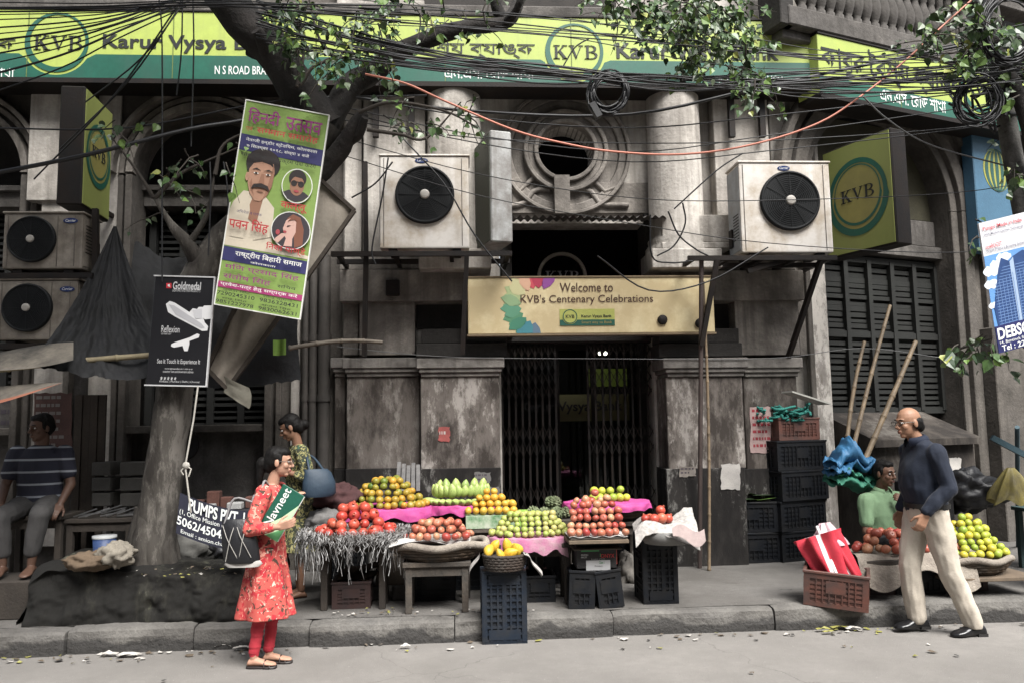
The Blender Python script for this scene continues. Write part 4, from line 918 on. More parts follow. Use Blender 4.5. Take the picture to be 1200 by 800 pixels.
# building advertisement at the right edge
M, bw, bh = board((1147, 262), (1260, 234), (1170, 414), 5.9)
r = root('pump_board', M @ V((bw/2, 0, 0)), 'white and blue board with a glass skyscraper picture at the right edge', 'sign')
mb = MB(); mb.box((0, 0, -.02), (bw, bh, 0), 0, M); part('panel', mb, mat('poster_white', (.55, .55, .57), .5, .06), r)
mb = MB()
def bp5(pts, m, z=.002): mb.prism([tuple((M.inverted() @ at(x, y, 5.9 + .0))[:2]) for x, y in pts], z-.0015, z, M, m)
W1 = bw; mb.box((0, bh*.13, .0005), (bw, bh*.74, .002), 0, M)
for k, (cx, cy, s) in enumerate(((.05, .62, .06), (.10, .66, .05), (.03, .52, .05), (.16, .70, .05), (.55, .69, .07), (.02, .36, .035))): mb.prism([(cx+s*1.3*math.cos(R(20*i)), bh*cy + s*(.7+.15*math.sin(i*2.3))*math.sin(R(20*i))) for i in range(18)], .002, .003+.0004*k, M, 1)
tower = [(.035, .14), (.02, .34), (.10, .62), (.135, .70), (.20, .66), (.235, .69), (.32, .72), (.48, .66), (.48, .14)]
mb.prism([(a_, b_*bh) for a_, b_ in tower], .004, .006, M, 2); mb.prism([(.205, .15*bh), (.20, .655*bh), (.235, .685*bh), (.235, .15*bh)], .006, .0065, M, 4)
for k in range(22): v = .16 + .022*k; x0 = max(.03, .03+.11*(v-.45)/.2 if v > .45 else .035); mb.box((x0+.01, v*bh, .006), (.2, v*bh+.005, .0068), 3, M); mb.box((.24, v*bh, .006), (.47, v*bh+.005, .0068), 3, M)
for k in range(14): x = .06 + .03*k; mb.box((x, .15*bh, .0068), (x+.004, (.52 + .01*min(k, 6))*bh, .0074), 3, M)
mb.box((0, .0, .0005), (bw, .20*bh, .0078), 5, M)
part('tower_picture', mb, [mat('print_sky', (.10, .24, .50), .5, .1), flat('print_cloud', (.55, .58, .62)), mat('print_glass', (.025, .06, .17), .4, .3, 12, bump=0), flat('print_mullion', (.10, .18, .36)), flat('print_edge', (.25, .33, .45)), mat('print_navy', (.022, .025, .10), .4)], r)
for nm, cl, its in (('red', flat('print_red', (.45, .03, .04)), (("Pumps 'Made in India'", .02, .36, .925, .965, .014), ('newBOOST', .02, .16, .79, .825, 0))), ('dark', flat('print_ink', (.04, .04, .08)), (('With Modern German Technology', .02, .36, .885, .91, .004), ('Water Pressure Boosting Systems', .02, .36, .755, .785, .004))), ('white', sign_white, (('DEBSONS', .012, .40, .095, .185, .03), ('14, Bentinck Street, Kolkata', .02, .42, .06, .085, .004), ('Tel : 2243 5062', .03, .43, .008, .052, .014)))):
    for s, a_, b_, c_, d_, wt in its: mb = MB(); text(mb, s, a_, b_, c_*bh, d_*bh, .0095, M, 0, wt); part('lettering', mb, cl, r)
# slung pump banner
M, bw, bh = board((211, 577), (305, 600), (206, 624), 6.12)
r = root('pump_banner', M @ V((bw/2, 0, 0)), 'dark navy cloth banner with white PUMPS lettering slung beside the trunk', 'banner')
mb = MB()
def sag(a, b, o=0): return M @ V((bw*a, bh*b - .03*math.sin(math.pi*a), .0 + .012*math.sin(a*9)*(1-b)*0 + o))
mb.grid(lambda a, b: sag(a, b), 20, 6); mb.grid(lambda a, b: sag(1-a, b, -.01), 20, 6); part('cloth', mb, mat('navy_cloth', (.016, .017, .032), .8, .3, 5, bump=.05), r)
for s, a_, b_, c_, d_, wt in (('PUMPS PVT. LTD', .12, 1.02, .66, .97, .025), ('(1, Office Mission (Ground Floor)', .02, .99, .48, .63, .004), ('5062/4504/7135, 2', .0, .98, .20, .45, .018), ('Email : amion.chakraborthy@', .06, .98, .03, .16, .004)):
    mb = MB(); b0 = 0; text(mb, s, a_*bw, b_*bw, c_*bh, d_*bh, .004, Matrix.Identity(4), 0, wt)
    for i in range(b0, len(mb.v)): x_, y_, z_ = mb.v[i]; mb.v[i] = tuple(M @ V((x_, y_ - .03*math.sin(math.pi*min(1, max(0, x_/bw))), z_)))
    part('lettering', mb, sign_white, r)
# ------------------------------------------------------------------ unseen house row behind the viewer, added to block low sky light
mb = MB(); mb.box((-26, -9.5, 0), (26, -14, 10.5)); mb.box((-26, -9.2, 10.5), (26, -14, 10.9))
opp = solo('unseen_facing_building', mb, plaster_brown, 'unseen plain building added across the street to block low sky light', 'building')

# ------------------------------------------------------------------ trees
bark = peel('grey_smooth_bark', (.022, .019, .0165), (.052, .047, .041), (.115, .105, .093), 7.0, None, .0, (1, 1, .3))
bark_d = mat('dark_wet_bark', (.032, .027, .024), .9, .5, 5, (.012, .011, .010), .35, 4, .2, .9, 18)
twig_m = mat('twig_brown', (.05, .042, .034), .9, .3, 8, bump=0)
def leafm(n, c):
    m = mat(n, c, .45, .15, 20, bump=0, fine=False, spec=.45); b = m.node_tree.nodes['Principled BSDF']
    b.inputs['Transmission Weight'].default_value = .0; b.inputs['Subsurface Weight'].default_value = .0; return m
leaves = [leafm('leaf_dark', (.022, .045, .016)), leafm('leaf_mid', (.045, .088, .024)), leafm('leaf_fresh', (.10, .17, .035)), leafm('leaf_yellow', (.22, .24, .05)), leafm('leaf_grey', (.10, .13, .075))]
def spline(pts, n=6):
    P = [V(p) for p in pts]; P = [P[0]*2 - P[1]] + P + [P[-1]*2 - P[-2]]; out = []
    for i in range(1, len(P) - 2):
        for k in range(n):
            t = k / n; a, b, c, d = P[i-1], P[i], P[i+1], P[i+2]
            out.append(.5 * ((2*b) + (c-a)*t + (2*a-5*b+4*c-d)*t*t + (3*b-a-3*c+d)*t**3))
    out.append(P[-2]); return out
def lerp_list(r, n, m):
    return [r[min(len(r)-2, int(i/m*(len(r)-1)))] * (1 - (i/m*(len(r)-1) - min(len(r)-2, int(i/m*(len(r)-1))))) + r[min(len(r)-1, int(i/m*(len(r)-1))+1)] * (i/m*(len(r)-1) - min(len(r)-2, int(i/m*(len(r)-1)))) for i in range(n)]
def limb(mb, pts, r, n=16, seg=9, amp=.16, seed=0, m=0):
    P = spline(pts, seg); rs = lerp_list(r, len(P), len(P) - 1); b = len(mb.v); mb.tube(P, rs, n, m)
    for i in range(b, len(mb.v)):
        k = min(len(P)-1, (i-b)//n) if i - b < len(P)*n else (0 if i - b < len(P)*n + n else len(P)-1)
        c = P[k]; q = V(mb.v[i]); d = q - c
        if d.length > 1e-6: mb.v[i] = tuple(c + d * (1 + amp*nz(q, 4.5, seed) + amp*.6*nz(q, 13, seed)))
def leaf(mb, p, L, rr):
    d = V((rr.gauss(0, .55), rr.gauss(-.15, .5), -rr.uniform(.25, 1.1))).normalized(); s = d.cross(V((rr.gauss(0, .6), rr.gauss(-1, .6), rr.gauss(.5, .5)))).normalized(); u = s.cross(d)
    Wd = L * rr.uniform(.36, .46); f = L * rr.uniform(.05, .16); c = rr.choices((0, 1, 2, 3, 4), (30, 34, 20, 3, 13))[0]
    a = [p, p + s*Wd*.75 + d*L*.12 + u*f, p + s*Wd + d*L*.36 + u*f, p + s*Wd*.5 + d*L*.72 + u*f*.5, p + d*L*1.05 - u*f*.6, p - s*Wd*.5 + d*L*.72 + u*f*.5, p - s*Wd + d*L*.36 + u*f, p - s*Wd*.75 + d*L*.12 + u*f, p + d*L*.4]
    mb.add(a, [(0, 1, 2, 8), (8, 2, 3, 4), (0, 8, 6, 7), (8, 4, 5, 6)], c, False)
def spray(mbL, mbT, p, d, L, n, size, rr, droop=.5):
    """one leafy twig"""
    p = V(p); d = V(d).normalized(); pts = [p]
    for i in range(5): d = (d + V((rr.gauss(0, .22), rr.gauss(0, .22), -droop*.22 + rr.gauss(0, .14)))).normalized(); pts.append(pts[-1] + d * L / 5)
    mbT.tube(pts, [.007, .006, .005, .004, .003, .002], 4)
    for i in range(n):
        t = rr.uniform(.15, 1) * 5; k = min(4, int(t)); q = pts[k].lerp(pts[k+1], t - k); leaf(mbL, q + V((rr.gauss(0, .03), rr.gauss(0, .03), rr.gauss(0, .03))), size * rr.uniform(.5, 1.3), rr)
def inside_px(polys, rr):
    poly = rr.choices(polys, [abs(sum(p[i][0]*p[(i+1) % len(p)][1]-p[(i+1) % len(p)][0]*p[i][1] for i in range(len(p)))) for p in polys])[0]
    xs = [q[0] for q in poly]; ys = [q[1] for q in poly]
    while True:
        x, y = rr.uniform(min(xs), max(xs)), rr.uniform(min(ys), max(ys)); ins = False
        for i in range(len(poly)):
            (x0, y0), (x1, y1) = poly[i], poly[i-1]
            if (y0 > y) != (y1 > y) and x < (x1-x0)*(y-y0)/(y1-y0) + x0: ins = not ins
        if ins: return x, y
TY = 6.55
tr = root('street_tree', gr(188, 668, .60), 'large grey street tree with forked limbs growing from the dark plinth', 'tree')
mb = MB()
limb(mb, [at(175, 672, TY), at(179, 640, TY), at(191, 560, TY), at(204, 470, TY), at(216, 380, TY), at(240, 310, TY), at(292, 252, TY+.05), at(352, 196, TY+.08), at(388, 148, TY+.05)], [.22, .165, .15, .14, .14, .13, .13, .14, .14], 20, 8, .13, 3)
for a in (-150, -100, -60, -20, 30, 80, 130, 175):                            # root flare
    c, s = math.cos(R(a)), math.sin(R(a)); b0 = at(178, 640, TY)
    limb(mb, [b0 + V((c*.05, s*.05, .30)), b0 + V((c*.10, s*.10, .02)), b0 + V((c*.19, s*.17, -.24))], [.085, .10, .06], 10, 4, .2, a)
part('trunk', mb, bark, tr)
mb = MB(); limb(mb, [at(386, 150, TY+.05), at(352, 108, TY), at(322, 62, TY-.05), at(288, 30, TY-.1), at(262, -8, TY-.1), at(235, -60, TY), at(200, -140, TY+.1)], [.14, .16, .165, .16, .17, .165, .13], 20, 8, .13, 5)
limb(mb, [at(312, 62, TY-.15), at(306, 45, TY-.25), at(300, 36, TY-.3)], [.06, .05, .045], 10, 4, .2, 1)
limb(mb, [at(300, 66, TY), at(304, 50, TY), at(303, 40, TY)], [.09, .075, .06], 10, 4, .3, 2)
part('limb', mb, bark_d, tr)
mb = MB(); limb(mb, [at(380, 155, TY+.05), at(408, 104, TY+.1), at(438, 84, TY+.1), at(478, 56, TY), at(540, 34, TY-.1), at(592, 26, TY-.1), at(612, -6, TY), at(640, -60, TY)], [.11, .105, .09, .08, .07, .06, .05, .04], 14, 8, .16, 6)
limb(mb, [at(592, 28, TY-.1), at(582, 8, TY-.15), at(576, -30, TY-.2)], [.055, .05, .04], 9, 4, .15, 4); limb(mb, [at(592, 28, TY-.1), at(606, 10, TY-.3), at(618, -30, TY-.4)], [.045, .03, .025], 8, 4, .15, 4)
part('limb', mb, bark_d, tr)
mb = MB(); limb(mb, [at(372, 205, TY+.05), at(398, 178, TY), at(412, 152, TY-.1), at(426, 132, TY-.1)], [.09, .075, .06, .05], 10, 5, .25, 8); limb(mb, [at(404, 168, TY), at(420, 158, TY-.1), at(428, 138, TY-.2)], [.05, .04, .03], 8, 5, .2, 8); part('limb', mb, bark_d, tr)
mb = MB(); limb(mb, [at(238, 318, TY), at(222, 288, TY-.1), at(200, 262, TY-.15), at(180, 230, TY-.2)], [.09, .06, .03, .012], 10, 6, .2, 9); limb(mb, [at(222, 286, TY-.1), at(243, 250, TY-.15), at(252, 200, TY-.2)], [.035, .018, .007], 8, 6, .2, 9); part('limb', mb, bark, tr, label='cut grey side limb behind the boards')
Lf, Tw = MB(), MB(); rr = random.Random(21)
regions = [([[(312, -10), (480, -10), (470, 25), (440, 62), (400, 88), (352, 76), (320, 40)]], 56, 8), ([[(395, 30), (470, 45), (470, 95), (380, 100)]], 10, 7),
           ([[(700, -10), (868, -10), (872, 30), (850, 50), (800, 45), (735, 14)]], 70, 11), ([[(775, 20), (868, 20), (885, 60), (878, 110), (845, 100), (795, 72)]], 42, 10), ([[(858, 80), (905, 84), (900, 118), (872, 112)]], 6, 6),
           ([[(480, 10), (600, 0), (560, 35), (490, 30)]], 12, 5), ([[(455, 120), (565, 118), (560, 160), (440, 150)]], 12, 4), ([[(165, 190), (280, 160), (290, 240), (190, 260)]], 12, 4), ([[(112, 145), (160, 150), (150, 170), (118, 165)]], 3, 5), ([[(715, 20), (760, 30), (750, 45)]], 3, 4)]
for polys, n, k in regions:
    for i in range(n):
        x, y = inside_px(polys, rr); p = at(x, y - 8, rr.uniform(TY - .75, TY + .35)); spray(Lf, Tw, p, (rr.gauss(0, 1), rr.gauss(-.2, .6), rr.gauss(-.5, .5)), rr.uniform(.18, .42), int(k*1.35), .064, rr, .8)
for i in range(430):                                                        # unseen crown above the view, placed and thickened to shade the lower left
    p = V((rr.gauss(-3.3, 1.3), rr.uniform(2.9, 5.9), 0)); p.z = rr.uniform(5.7, 7.2)
    spray(Lf, Tw, p, (rr.gauss(0, 1), rr.gauss(0, 1), rr.gauss(0, .5)), .6, 16, .135, rr)
for pts in ([(612, -6), (690, -30), (760, -20), (830, 20), (868, 70), (885, 105)], [(690, -30), (740, 0), (790, 40), (815, 75)], [(352, 100), (368, 78), (398, 66), (420, 40)], [(348, 102), (356, 60), (350, 20)], [(384, 60), (372, 40), (360, -10)], [(420, 132), (460, 120), (520, 130), (560, 150)], [(430, 152), (470, 158), (500, 162), (540, 120)], [(262, -5), (272, 15), (274, 26)], [(252, 205), (262, 170), (300, 150)], [(180, 232), (160, 200), (130, 160)], [(182, 232), (210, 205), (240, 190), (282, 172)]):
    Tw.tube(spline([at(x, y, TY - .2) for x, y in pts], 5), lerp_list([.018, .006], (len(pts)-1)*5+1, (len(pts)-1)*5), 6)
part('twigs', Tw, twig_m, tr); part('foliage', Lf, leaves, tr)
# leafy tree at the right edge
SY = 6.3
t2 = root('leafy_sapling', gr(1230, 690, GZ), 'small broad-leaved tree leaning in from the right edge', 'tree')
mb = MB(); limb(mb, [gr(1232, 690, GZ), at(1240, 560, SY), at(1225, 430, SY), at(1222, 300, SY+.1), at(1205, 150, SY), at(1160, 40, SY), at(1120, -40, SY)], [.09, .075, .07, .065, .06, .045, .03], 10, 7, .12, 4); part('trunk', mb, bark_d, t2)
Lf, Tw = MB(), MB(); rr = random.Random(4)
for polys, n, k, s in (([[(1098, 18), (1150, -5), (1180, 25), (1205, 40), (1205, 95), (1160, 85), (1120, 70)]], 46, 9, .09), ([[(1070, 40), (1110, 30), (1120, 72), (1085, 70)]], 9, 6, .08), ([[(1110, 392), (1205, 405), (1205, 432), (1165, 425), (1120, 425)]], 11, 6, .10), ([[(1136, 262), (1150, 262), (1150, 310), (1138, 305)]], 4, 4, .08), ([[(1180, 80), (1205, 90), (1205, 250), (1190, 240)]], 7, 6, .09)):
    for i in range(n):
        x, y = inside_px(polys, rr); spray(Lf, Tw, at(x, y - 6, rr.uniform(SY - .5, SY + .3)), (rr.gauss(0, 1), rr.gauss(-.2, .6), rr.gauss(-.4, .5)), rr.uniform(.18, .35), int(k*1.2), s*.85, rr, .8)
for pts in ([(1222, 300), (1190, 380), (1150, 400), (1120, 410)], [(1205, 150), (1180, 70), (1120, 50)], [(1190, 110), (1150, 30), (1110, 25)]): Tw.tube(spline([at(x, y, SY) for x, y in pts], 5), .010, 6)
part('twigs', Tw, twig_m, t2); part('foliage', Lf, leaves, t2)

# ------------------------------------------------------------------ plinth round the tree
mb = MB(); A, B = gr(24, 735, GZ), gr(296, 728, GZ); y0, y1 = KY + .20, TY + .75; zt = .60
nx, ny = 46, 18
def plz(a, b):
    x = A.x + (B.x - A.x)*a; y = y0 + (y1-y0)*b
    return x, y, zt - .07*a - .035*(max(0, 1-a*14) + max(0, 1-(1-a)*14) + max(0, 1-b*9))**2 + .03*nz((x*3, y*3, 0), 1.2, 4) + .03*nz((x*9, y*9, 0), 1, 2)
mb.grid(lambda a, b: plz(a, b), nx, ny)
def side(f0, f1):
    def q(a, b):
        t = plz(*f1(a)); g = V((t[0], t[1], GZ - .03)); d = V((0, 0, 0)) + f0(a) * (.07*(1-b)**1.3)
        p = V((t[0], t[1], GZ - .03 + (t[2] - GZ + .03)*b)) + d; k = math.sin(math.pi*min(1, b*1.0)) if b < 1 else 0
        return p + f0(a) * (.06*nz(p, 3.0, 7) + .04*nz(p, 9, 7) + .03*abs(nz(p, 22, 3))) * min(1, b*6) * (1 if b < .999 else 0)
    return q
mb.grid(side(lambda a: V((0, -1, 0)), lambda a: (a, 0)), nx*2, 24); mb.grid(side(lambda a: V((1, 0, 0)), lambda a: (1, a)), ny, 12); mb.grid(side(lambda a: V((-1, 0, 0)), lambda a: (0, 1-a)), ny, 12)
solo('tree_planter', mb, peel('blackened_mossy_concrete', (.011, .0105, .0095), (.026, .025, .020), (.11, .11, .08), 8.0, bias=-.14), 'blackened lumpy concrete plinth around the foot of the big tree', 'planter')
PZ = lambda x, y: .6

# ------------------------------------------------------------------ cables
cab = mat('black_cable', (.008, .008, .009), .5, .1, bump=0); cab_g = mat('grey_cable', (.11, .11, .11), .6, .1, bump=0); cab_r = mat('orange_cable', (.42, .15, .10), .5, .1, bump=0)
ncab = [0]
def cable(pts, r, label, group, m=cab, n=5, cat='cable'):
    mb = MB(); mb.tube(spline(pts, n), r, 6); ncab[0] += 1
    return solo('overhead_cable', mb, m, label, cat, group)
rc = random.Random(8)
LF_ = 'thin black cable fanning out leftward from the top of the big tree'
for y in (22, 31, 38, 45, 52, 60, 70, 82, 102):
    Y0 = rc.uniform(5.4, 6.1); x1, y1 = rc.uniform(206, 222), rc.uniform(-6, 10)
    cable([at(-30, y + (y-8)*.15, Y0), at(70, y*.75 + 4, Y0), at(140, y*.4 + 3 + rc.uniform(0, 3), Y0), at(x1, y1, TY)], rc.uniform(.004, .0075), LF_, 'cables fanning left from the tree')
for y in (2, 7, 10, 14, 17):
    Y0 = rc.uniform(5.3, 6.2); cable([at(-30, y + rc.uniform(0, 4), Y0), at(120, y*.7 + 3, Y0), at(260, y*.5, Y0), at(470, y*.8 + rc.uniform(-4, 16), Y0)], rc.uniform(.004, .0075), 'near-level black cable along the top left edge', 'cables along the top left edge')
for (x0, y0, x1, y1) in ((214, 4, 70, 175), (212, 2, 40, 210), (214, 6, 100, 120)): cable([at(x0, y0, 6.3), at((x0+x1)/2+8, (y0+y1)/2+6, 6.2), at(x1, y1, 6.8)], .007, 'slack black cable dropping steeply from the tree towards the left sign box', 'cables dropping to the left sign box')
for x0, x1, y1 in ((214, 207, 112), (226, 224, 172), (246, 244, 300), (262, 268, 330), (186, 190, 330)): cable([at(x0, -5 if x0 < 240 else 190, 6.2), at((x0+x1)/2+2, 60 if x0 < 240 else 230, 6.2), at(x1, y1, 6.25)], .006, 'thin black wire hanging straight down in front of the left arch', 'wires hanging down at the left arch')
cable([at(-20, 206, 6.0), at(100, 182, 6.0), at(220, 152, 6.2), at(300, 138, 6.4), at(420, 105, 6.7)], .016, 'thick black branch-like cable crossing the left arch', 'lone cables')
cable([at(-20, 150, 6.6), at(150, 150, 6.5), at(330, 118, 6.5), at(500, 112, 6.8)], .007, 'slim black cable crossing the projecting sign box at left', 'lone cables')
for i in range(22):                                                          # the bundle in front of the middle sign
    Y0 = rc.uniform(5.9, 6.5); y0 = rc.uniform(0, 62); ym = 36 + y0*.45 + rc.gauss(0, 4); y2 = 76 + rc.gauss(0, 5) + y0*.18; y3 = 90 + rc.gauss(0, 6); y4 = 94 + rc.gauss(0, 7)
    cable([at(300, y0*.8, Y0), at(400, ym, Y0), at(520, (ym+y2)/2 + 6, Y0), at(650, y2 + 4, Y0), at(790, y3 + 6, Y0), at(960, y4 + 4, Y0), at(1120, y4 + rc.gauss(0, 8), Y0), at(1240, y4 - 20, Y0)], rc.uniform(.004, .0075), 'black cable in the sagging bundle across the middle fascia sign', 'cable bundle across the middle sign')
for i in range(8):
    Y0 = rc.uniform(5.9, 6.5); y0 = rc.uniform(-4, 30); cable([at(420, y0, Y0), at(640, y0 + 18 + rc.gauss(0, 5), Y0), at(850, y0*.6 + 42 + rc.gauss(0, 8), Y0), at(1020, y0*.5 + 62, Y0), at(1240, 40 + rc.gauss(0, 22), Y0)], rc.uniform(.0035, .006), 'thin black cable crossing the lime half of the right lettering', 'thin cables across the upper middle sign')
for y0, ym, y1, r in ((112, 134, 55, .014), (130, 190, 152, .005), (124, 178, 128, .005), (160, 232, 226, .004), (110, 150, 110, .006), (140, 168, 150, .005), (180, 262, 296, .004)):
    Y0 = rc.uniform(6.4, 7.0); cable([at(395, y0, Y0), at(560, (y0+ym)/2 + 8, Y0), at(740, ym, Y0), at(900, (ym+y1)/2 + 6, Y0), at(1120, y1, Y0), at(1240, y1-20, Y0)], r, 'thin dark wire slung below the fascia between the two white air conditioners', 'wires slung below the fascia')
for pts in ([(470, 160), (520, 215), (556, 275), (600, 330)], [(800, 238), (803, 262), (790, 288), (770, 300)], [(783, 248), (795, 275), (815, 292), (830, 300)], [(762, 252), (764, 300), (785, 308), (812, 306)], [(870, 180), (840, 200), (790, 245)], [(455, 185), (448, 230), (436, 290), (440, 310)], [(460, 190), (440, 215), (412, 232)], [(700, 300), (760, 340), (830, 330), (900, 290)]): cable([at(x, y, 7.35) for x, y in pts], .008, 'short slack wire looping near an air conditioner', 'short wires at the air conditioners')
cable([at(x, y, 6.1) for x, y in ((428, 87), (475, 98), (520, 118), (600, 152), (660, 168), (720, 178), (800, 181), (880, 170), (958, 145), (1010, 112), (1060, 72), (1100, 35), (1150, -10))], .0085, 'long orange cable sagging across the round window', 'lone cables', cab_r)
cable([at(x, y, 8.02 - .2) for x, y in ((395, 406), (480, 415), (560, 419), (700, 420), (900, 420), (1010, 408), (1110, 420))], .004, 'thin pale wire stretched level across the piers and the gate', 'lone cables', cab_g)
cable([at(x, y, 6.6) for x, y in ((1010, 112), (1040, 140), (1090, 170), (1180, 195))], .007, 'grey wire running down from the orange cable on the right', 'lone cables', cab_g)
def coil(cx, cy, rx, ry, n, Y, label, seed):
    r_ = random.Random(seed); mb = MB()
    for i in range(n):
        c = V((cx + r_.gauss(0, 2.2), cy + r_.gauss(0, 2.2))); a0 = r_.uniform(0, 6); q = r_.uniform(.82, 1.1); tl = r_.gauss(0, .12)
        mb.tube([at(c.x + rx*q*math.cos(a0 + t*.32 + 0), c.y + ry*q*math.sin(a0 + t*.32 + tl), Y + .02*i/n + .02*math.sin(t)) for t in range(21)], .008, 5)
    return solo('cable_coil', mb, cab, label, 'cable coil')
coil(713, 108, 22, 24, 15, 6.05, 'loose black cable coil hanging below the middle ring logo', 1)
coil(1147, 118, 24, 26, 12, 6.05, 'tangled cable coil hanging on the right wing sign', 2)
coil(1184, 32, 32, 40, 16, 5.9, 'large dark coil of cables at the top right corner', 3)
mb = MB(); mb.bar(at(693, 122, 6.06), at(702, 138, 6.06), .07, .05); solo('cable_joint', mb, cab, 'black cable joint box hanging beside the loose coil', 'cable box')
cable([at(x, y, 6.05) for x, y in ((660, 78), (672, 58), (682, 50), (690, 46))], .006, 'short bent black wire hooked over the middle ring logo', 'lone cables')
# utility pole at the right edge
mb = MB(); mb.tube([gr(1262, 690, GZ), at(1215, 330, 6.5), at(1188, 190, 6.5), at(1172, 95, 6.5), at(1150, -60, 6.5)], [.09, .085, .08, .075, .07], 14)
pl_ = root('utility_pole', gr(1262, 690, GZ), 'leaning grey utility pole wrapped with cables at the right edge', 'pole'); part('pole', mb, mat('pole_grey', (.15, .145, .13), .8, .4, 5, DIRT, .3, 5, .3, .4), pl_)
mb = MB(); rr = random.Random(3)
for i in range(16):
    cx, cy = 1176 + rr.gauss(0, 10), 112 + rr.gauss(0, 12); mb.tube(spline([at(cx + rr.gauss(0, 22), cy + rr.gauss(0, 14), 6.4 + rr.uniform(-.1, .1)) for k in range(5)], 5), .011, 5)
part('cable_knot', mb, cab, pl_)
# ------------------------------------------------------------------ tarpaulins over the left pavement
tarp_b = mat('black_tarpaulin', (.024, .0245, .026), .7, .35, 3, (.011, .011, .011), .45, 2, .3, .35, 14, spec=.2)
tarp_c = mat('beige_tarpaulin', (.20, .175, .14), .85, .3, 3, DIRT, .2, 2.5, .4, .2, 15)
def fan(mb, apex, bl, br, nfold, amp, sag=.1, seed=0, top=.06):
    A, L, Rr = V(apex), V(bl), V(br); n = (L - A).cross(Rr - A).normalized(); n = n if n.y < 0 else -n
    def f(a, b):
        e = L.lerp(Rr, a); s = top + (1-top)*b; p = A.lerp(e, s)
        fold = amp * s**.7 * (math.sin(a*nfold*6.28 + 1.3*math.sin(a*5+seed)) * .4 + 1.0*nz((a*nfold*2.2, b*1.6, seed), 1) + .45*nz((a*nfold*6, b*2.5, seed+5), 1) + .25*abs(nz((a*11 + b*4, b*7, seed), 1)) + .22*abs(nz((a*23 - b*9, b*15, seed), 1)) + .12*abs(nz((a*40, b*31 + a*12, seed), 1)))
        return p + n * (fold - sag*math.sin(math.pi*b)) + V((0, 0, -.05*math.sin(math.pi*a)*b))
    mb.grid(f, 110, 60)
mb = MB(); fan(mb, at(135, 262, 7.35), at(34, 432, 6.3), at(215, 442, 6.75), 1.6, .10, .16, 1, .02)
solo('black_tarpaulin', mb, tarp_b, 'black tarpaulin peaked like a tent beside the stacked air conditioners', 'tarpaulin')
mb = MB(); TLq, TRq, BLq, BRq = at(160, 284, 7.75), at(352, 318, 7.75), at(150, 440, 7.3), at(352, 446, 7.3)
mb.grid(lambda a, b: (TLq.lerp(TRq, a)).lerp(BLq.lerp(BRq, a), b) + V((0, .10*nz((a*3, b*2, 0), 1, 2) + .05*nz((a*8, b*4, 0), 1, 2) - .12*math.sin(math.pi*b), -.10*abs(math.sin(a*2.6*math.pi))*(1-b)**2 - .08*math.sin(math.pi*a)*b + .02*nz((a*9, b*9, 0), 1) + .03*abs(nz((a*18, b*14, 0), 1)))), 90, 50)
solo('black_tarpaulin', mb, tarp_b, 'black tarpaulin sagging behind the lamp board and the tree trunk', 'tarpaulin')
mb = MB(); mb.grid(lambda a, b: at(-190 + 276*a, 424 - 22*a + 30*b*(1-.4*a), 6.5 - .35*b) + V((0, 0, .02*math.sin(a*9 + b*3) - .03*math.sin(math.pi*a))), 30, 8)
solo('beige_tarpaulin', mb, tarp_c, 'folded beige tarpaulin lying over the bamboo at far left', 'tarpaulin')
mb = MB()
def ot(a, b): return at(-190 + 264*a, 454 - 4*a + 25*b*(1 - a**3) , 6.25 - .3*b) + V((0, 0, -.03*math.sin(math.pi*a)*b + .015*math.sin(a*8)))
mb.grid(lambda a, b: ot(a, b*.82), 30, 8, 0); mb.grid(lambda a, b: ot(a, .82 + .18*b), 30, 2, 1)
solo('awning_sheet', mb, [tarp_c, mat('faded_orange_hem', (.32, .12, .07), .85, .3, 6)], 'low beige awning sheet with an orange hem at far left', 'tarpaulin')
bamboo = mat('dry_bamboo', (.26, .19, .115), .6, .3, 6, (.10, .075, .05), .3, 5, .3, .15, 40); bamboo_g = mat('grey_bamboo', (.12, .10, .075), .7, .3, 6, (.05, .04, .03), .3, 5, .3, .15, 40)
def bam(p, q, r, label, m=bamboo, seed=0, cat='bamboo pole', name='bamboo_pole'):
    p, q = V(p), V(q); r_ = random.Random(seed); n = max(4, int((q-p).length/.24)); pts = []; rs = []
    sd = V((r_.uniform(-.02, .02), 0, r_.uniform(-.02, .02)))
    for i in range(n):
        for t, k in ((0.0, 1.0), (.03, 1.22), (.07, 1.18), (.11, .97), (.5, .95), (.93, 1.0)):
            s = (i + t)/n; pts.append(p.lerp(q, s) + sd*math.sin(math.pi*s)*2); rs.append(r*k*(1-.2*s))
    pts.append(q); rs.append(r*.8); mb = MB(); mb.tube(pts, rs, 10); return solo(name, mb, m, label, cat, 'bamboo poles')
bam(at(-215, 462, 6.2), at(176, 416, 6.7), .03, 'bamboo pole carrying the edge of the black tarpaulin', mat('pale_bamboo', (.24, .2, .12), .7, .3, 6), 1)
bam(at(338, 408, 6.9), at(448, 401, 7.1), .022, 'level grey bamboo under the framed canvas', bamboo_g, 2)
bam(at(993, 512, 7.6), at(1013, 400, 7.85), .021, 'short leftmost of the bamboo poles leaning on the right window', bamboo, 3)
bam(at(1001, 520, 7.5), at(1043, 358, 7.95), .022, 'tallest bamboo pole leaning on the right window', bamboo, 4)
bam(at(1013, 540, 7.3), at(1073, 400, 7.7), .027, 'thick rightmost bamboo pole leaning on the right window', bamboo, 5)
bam(gr(831, 668, GZ), at(824, 330, 7.55), .016, 'upright pale bamboo stick in front of the right pier', bamboo, 6)
mb = MB(); mb.tube([gr(820, 665, GZ), at(822, 300, 7.5)], .022, 10); solo('iron_post', mb, mat('brown_iron', (.075, .055, .048), .7, .4, 5), 'upright brown iron post in front of the right pier', 'post')

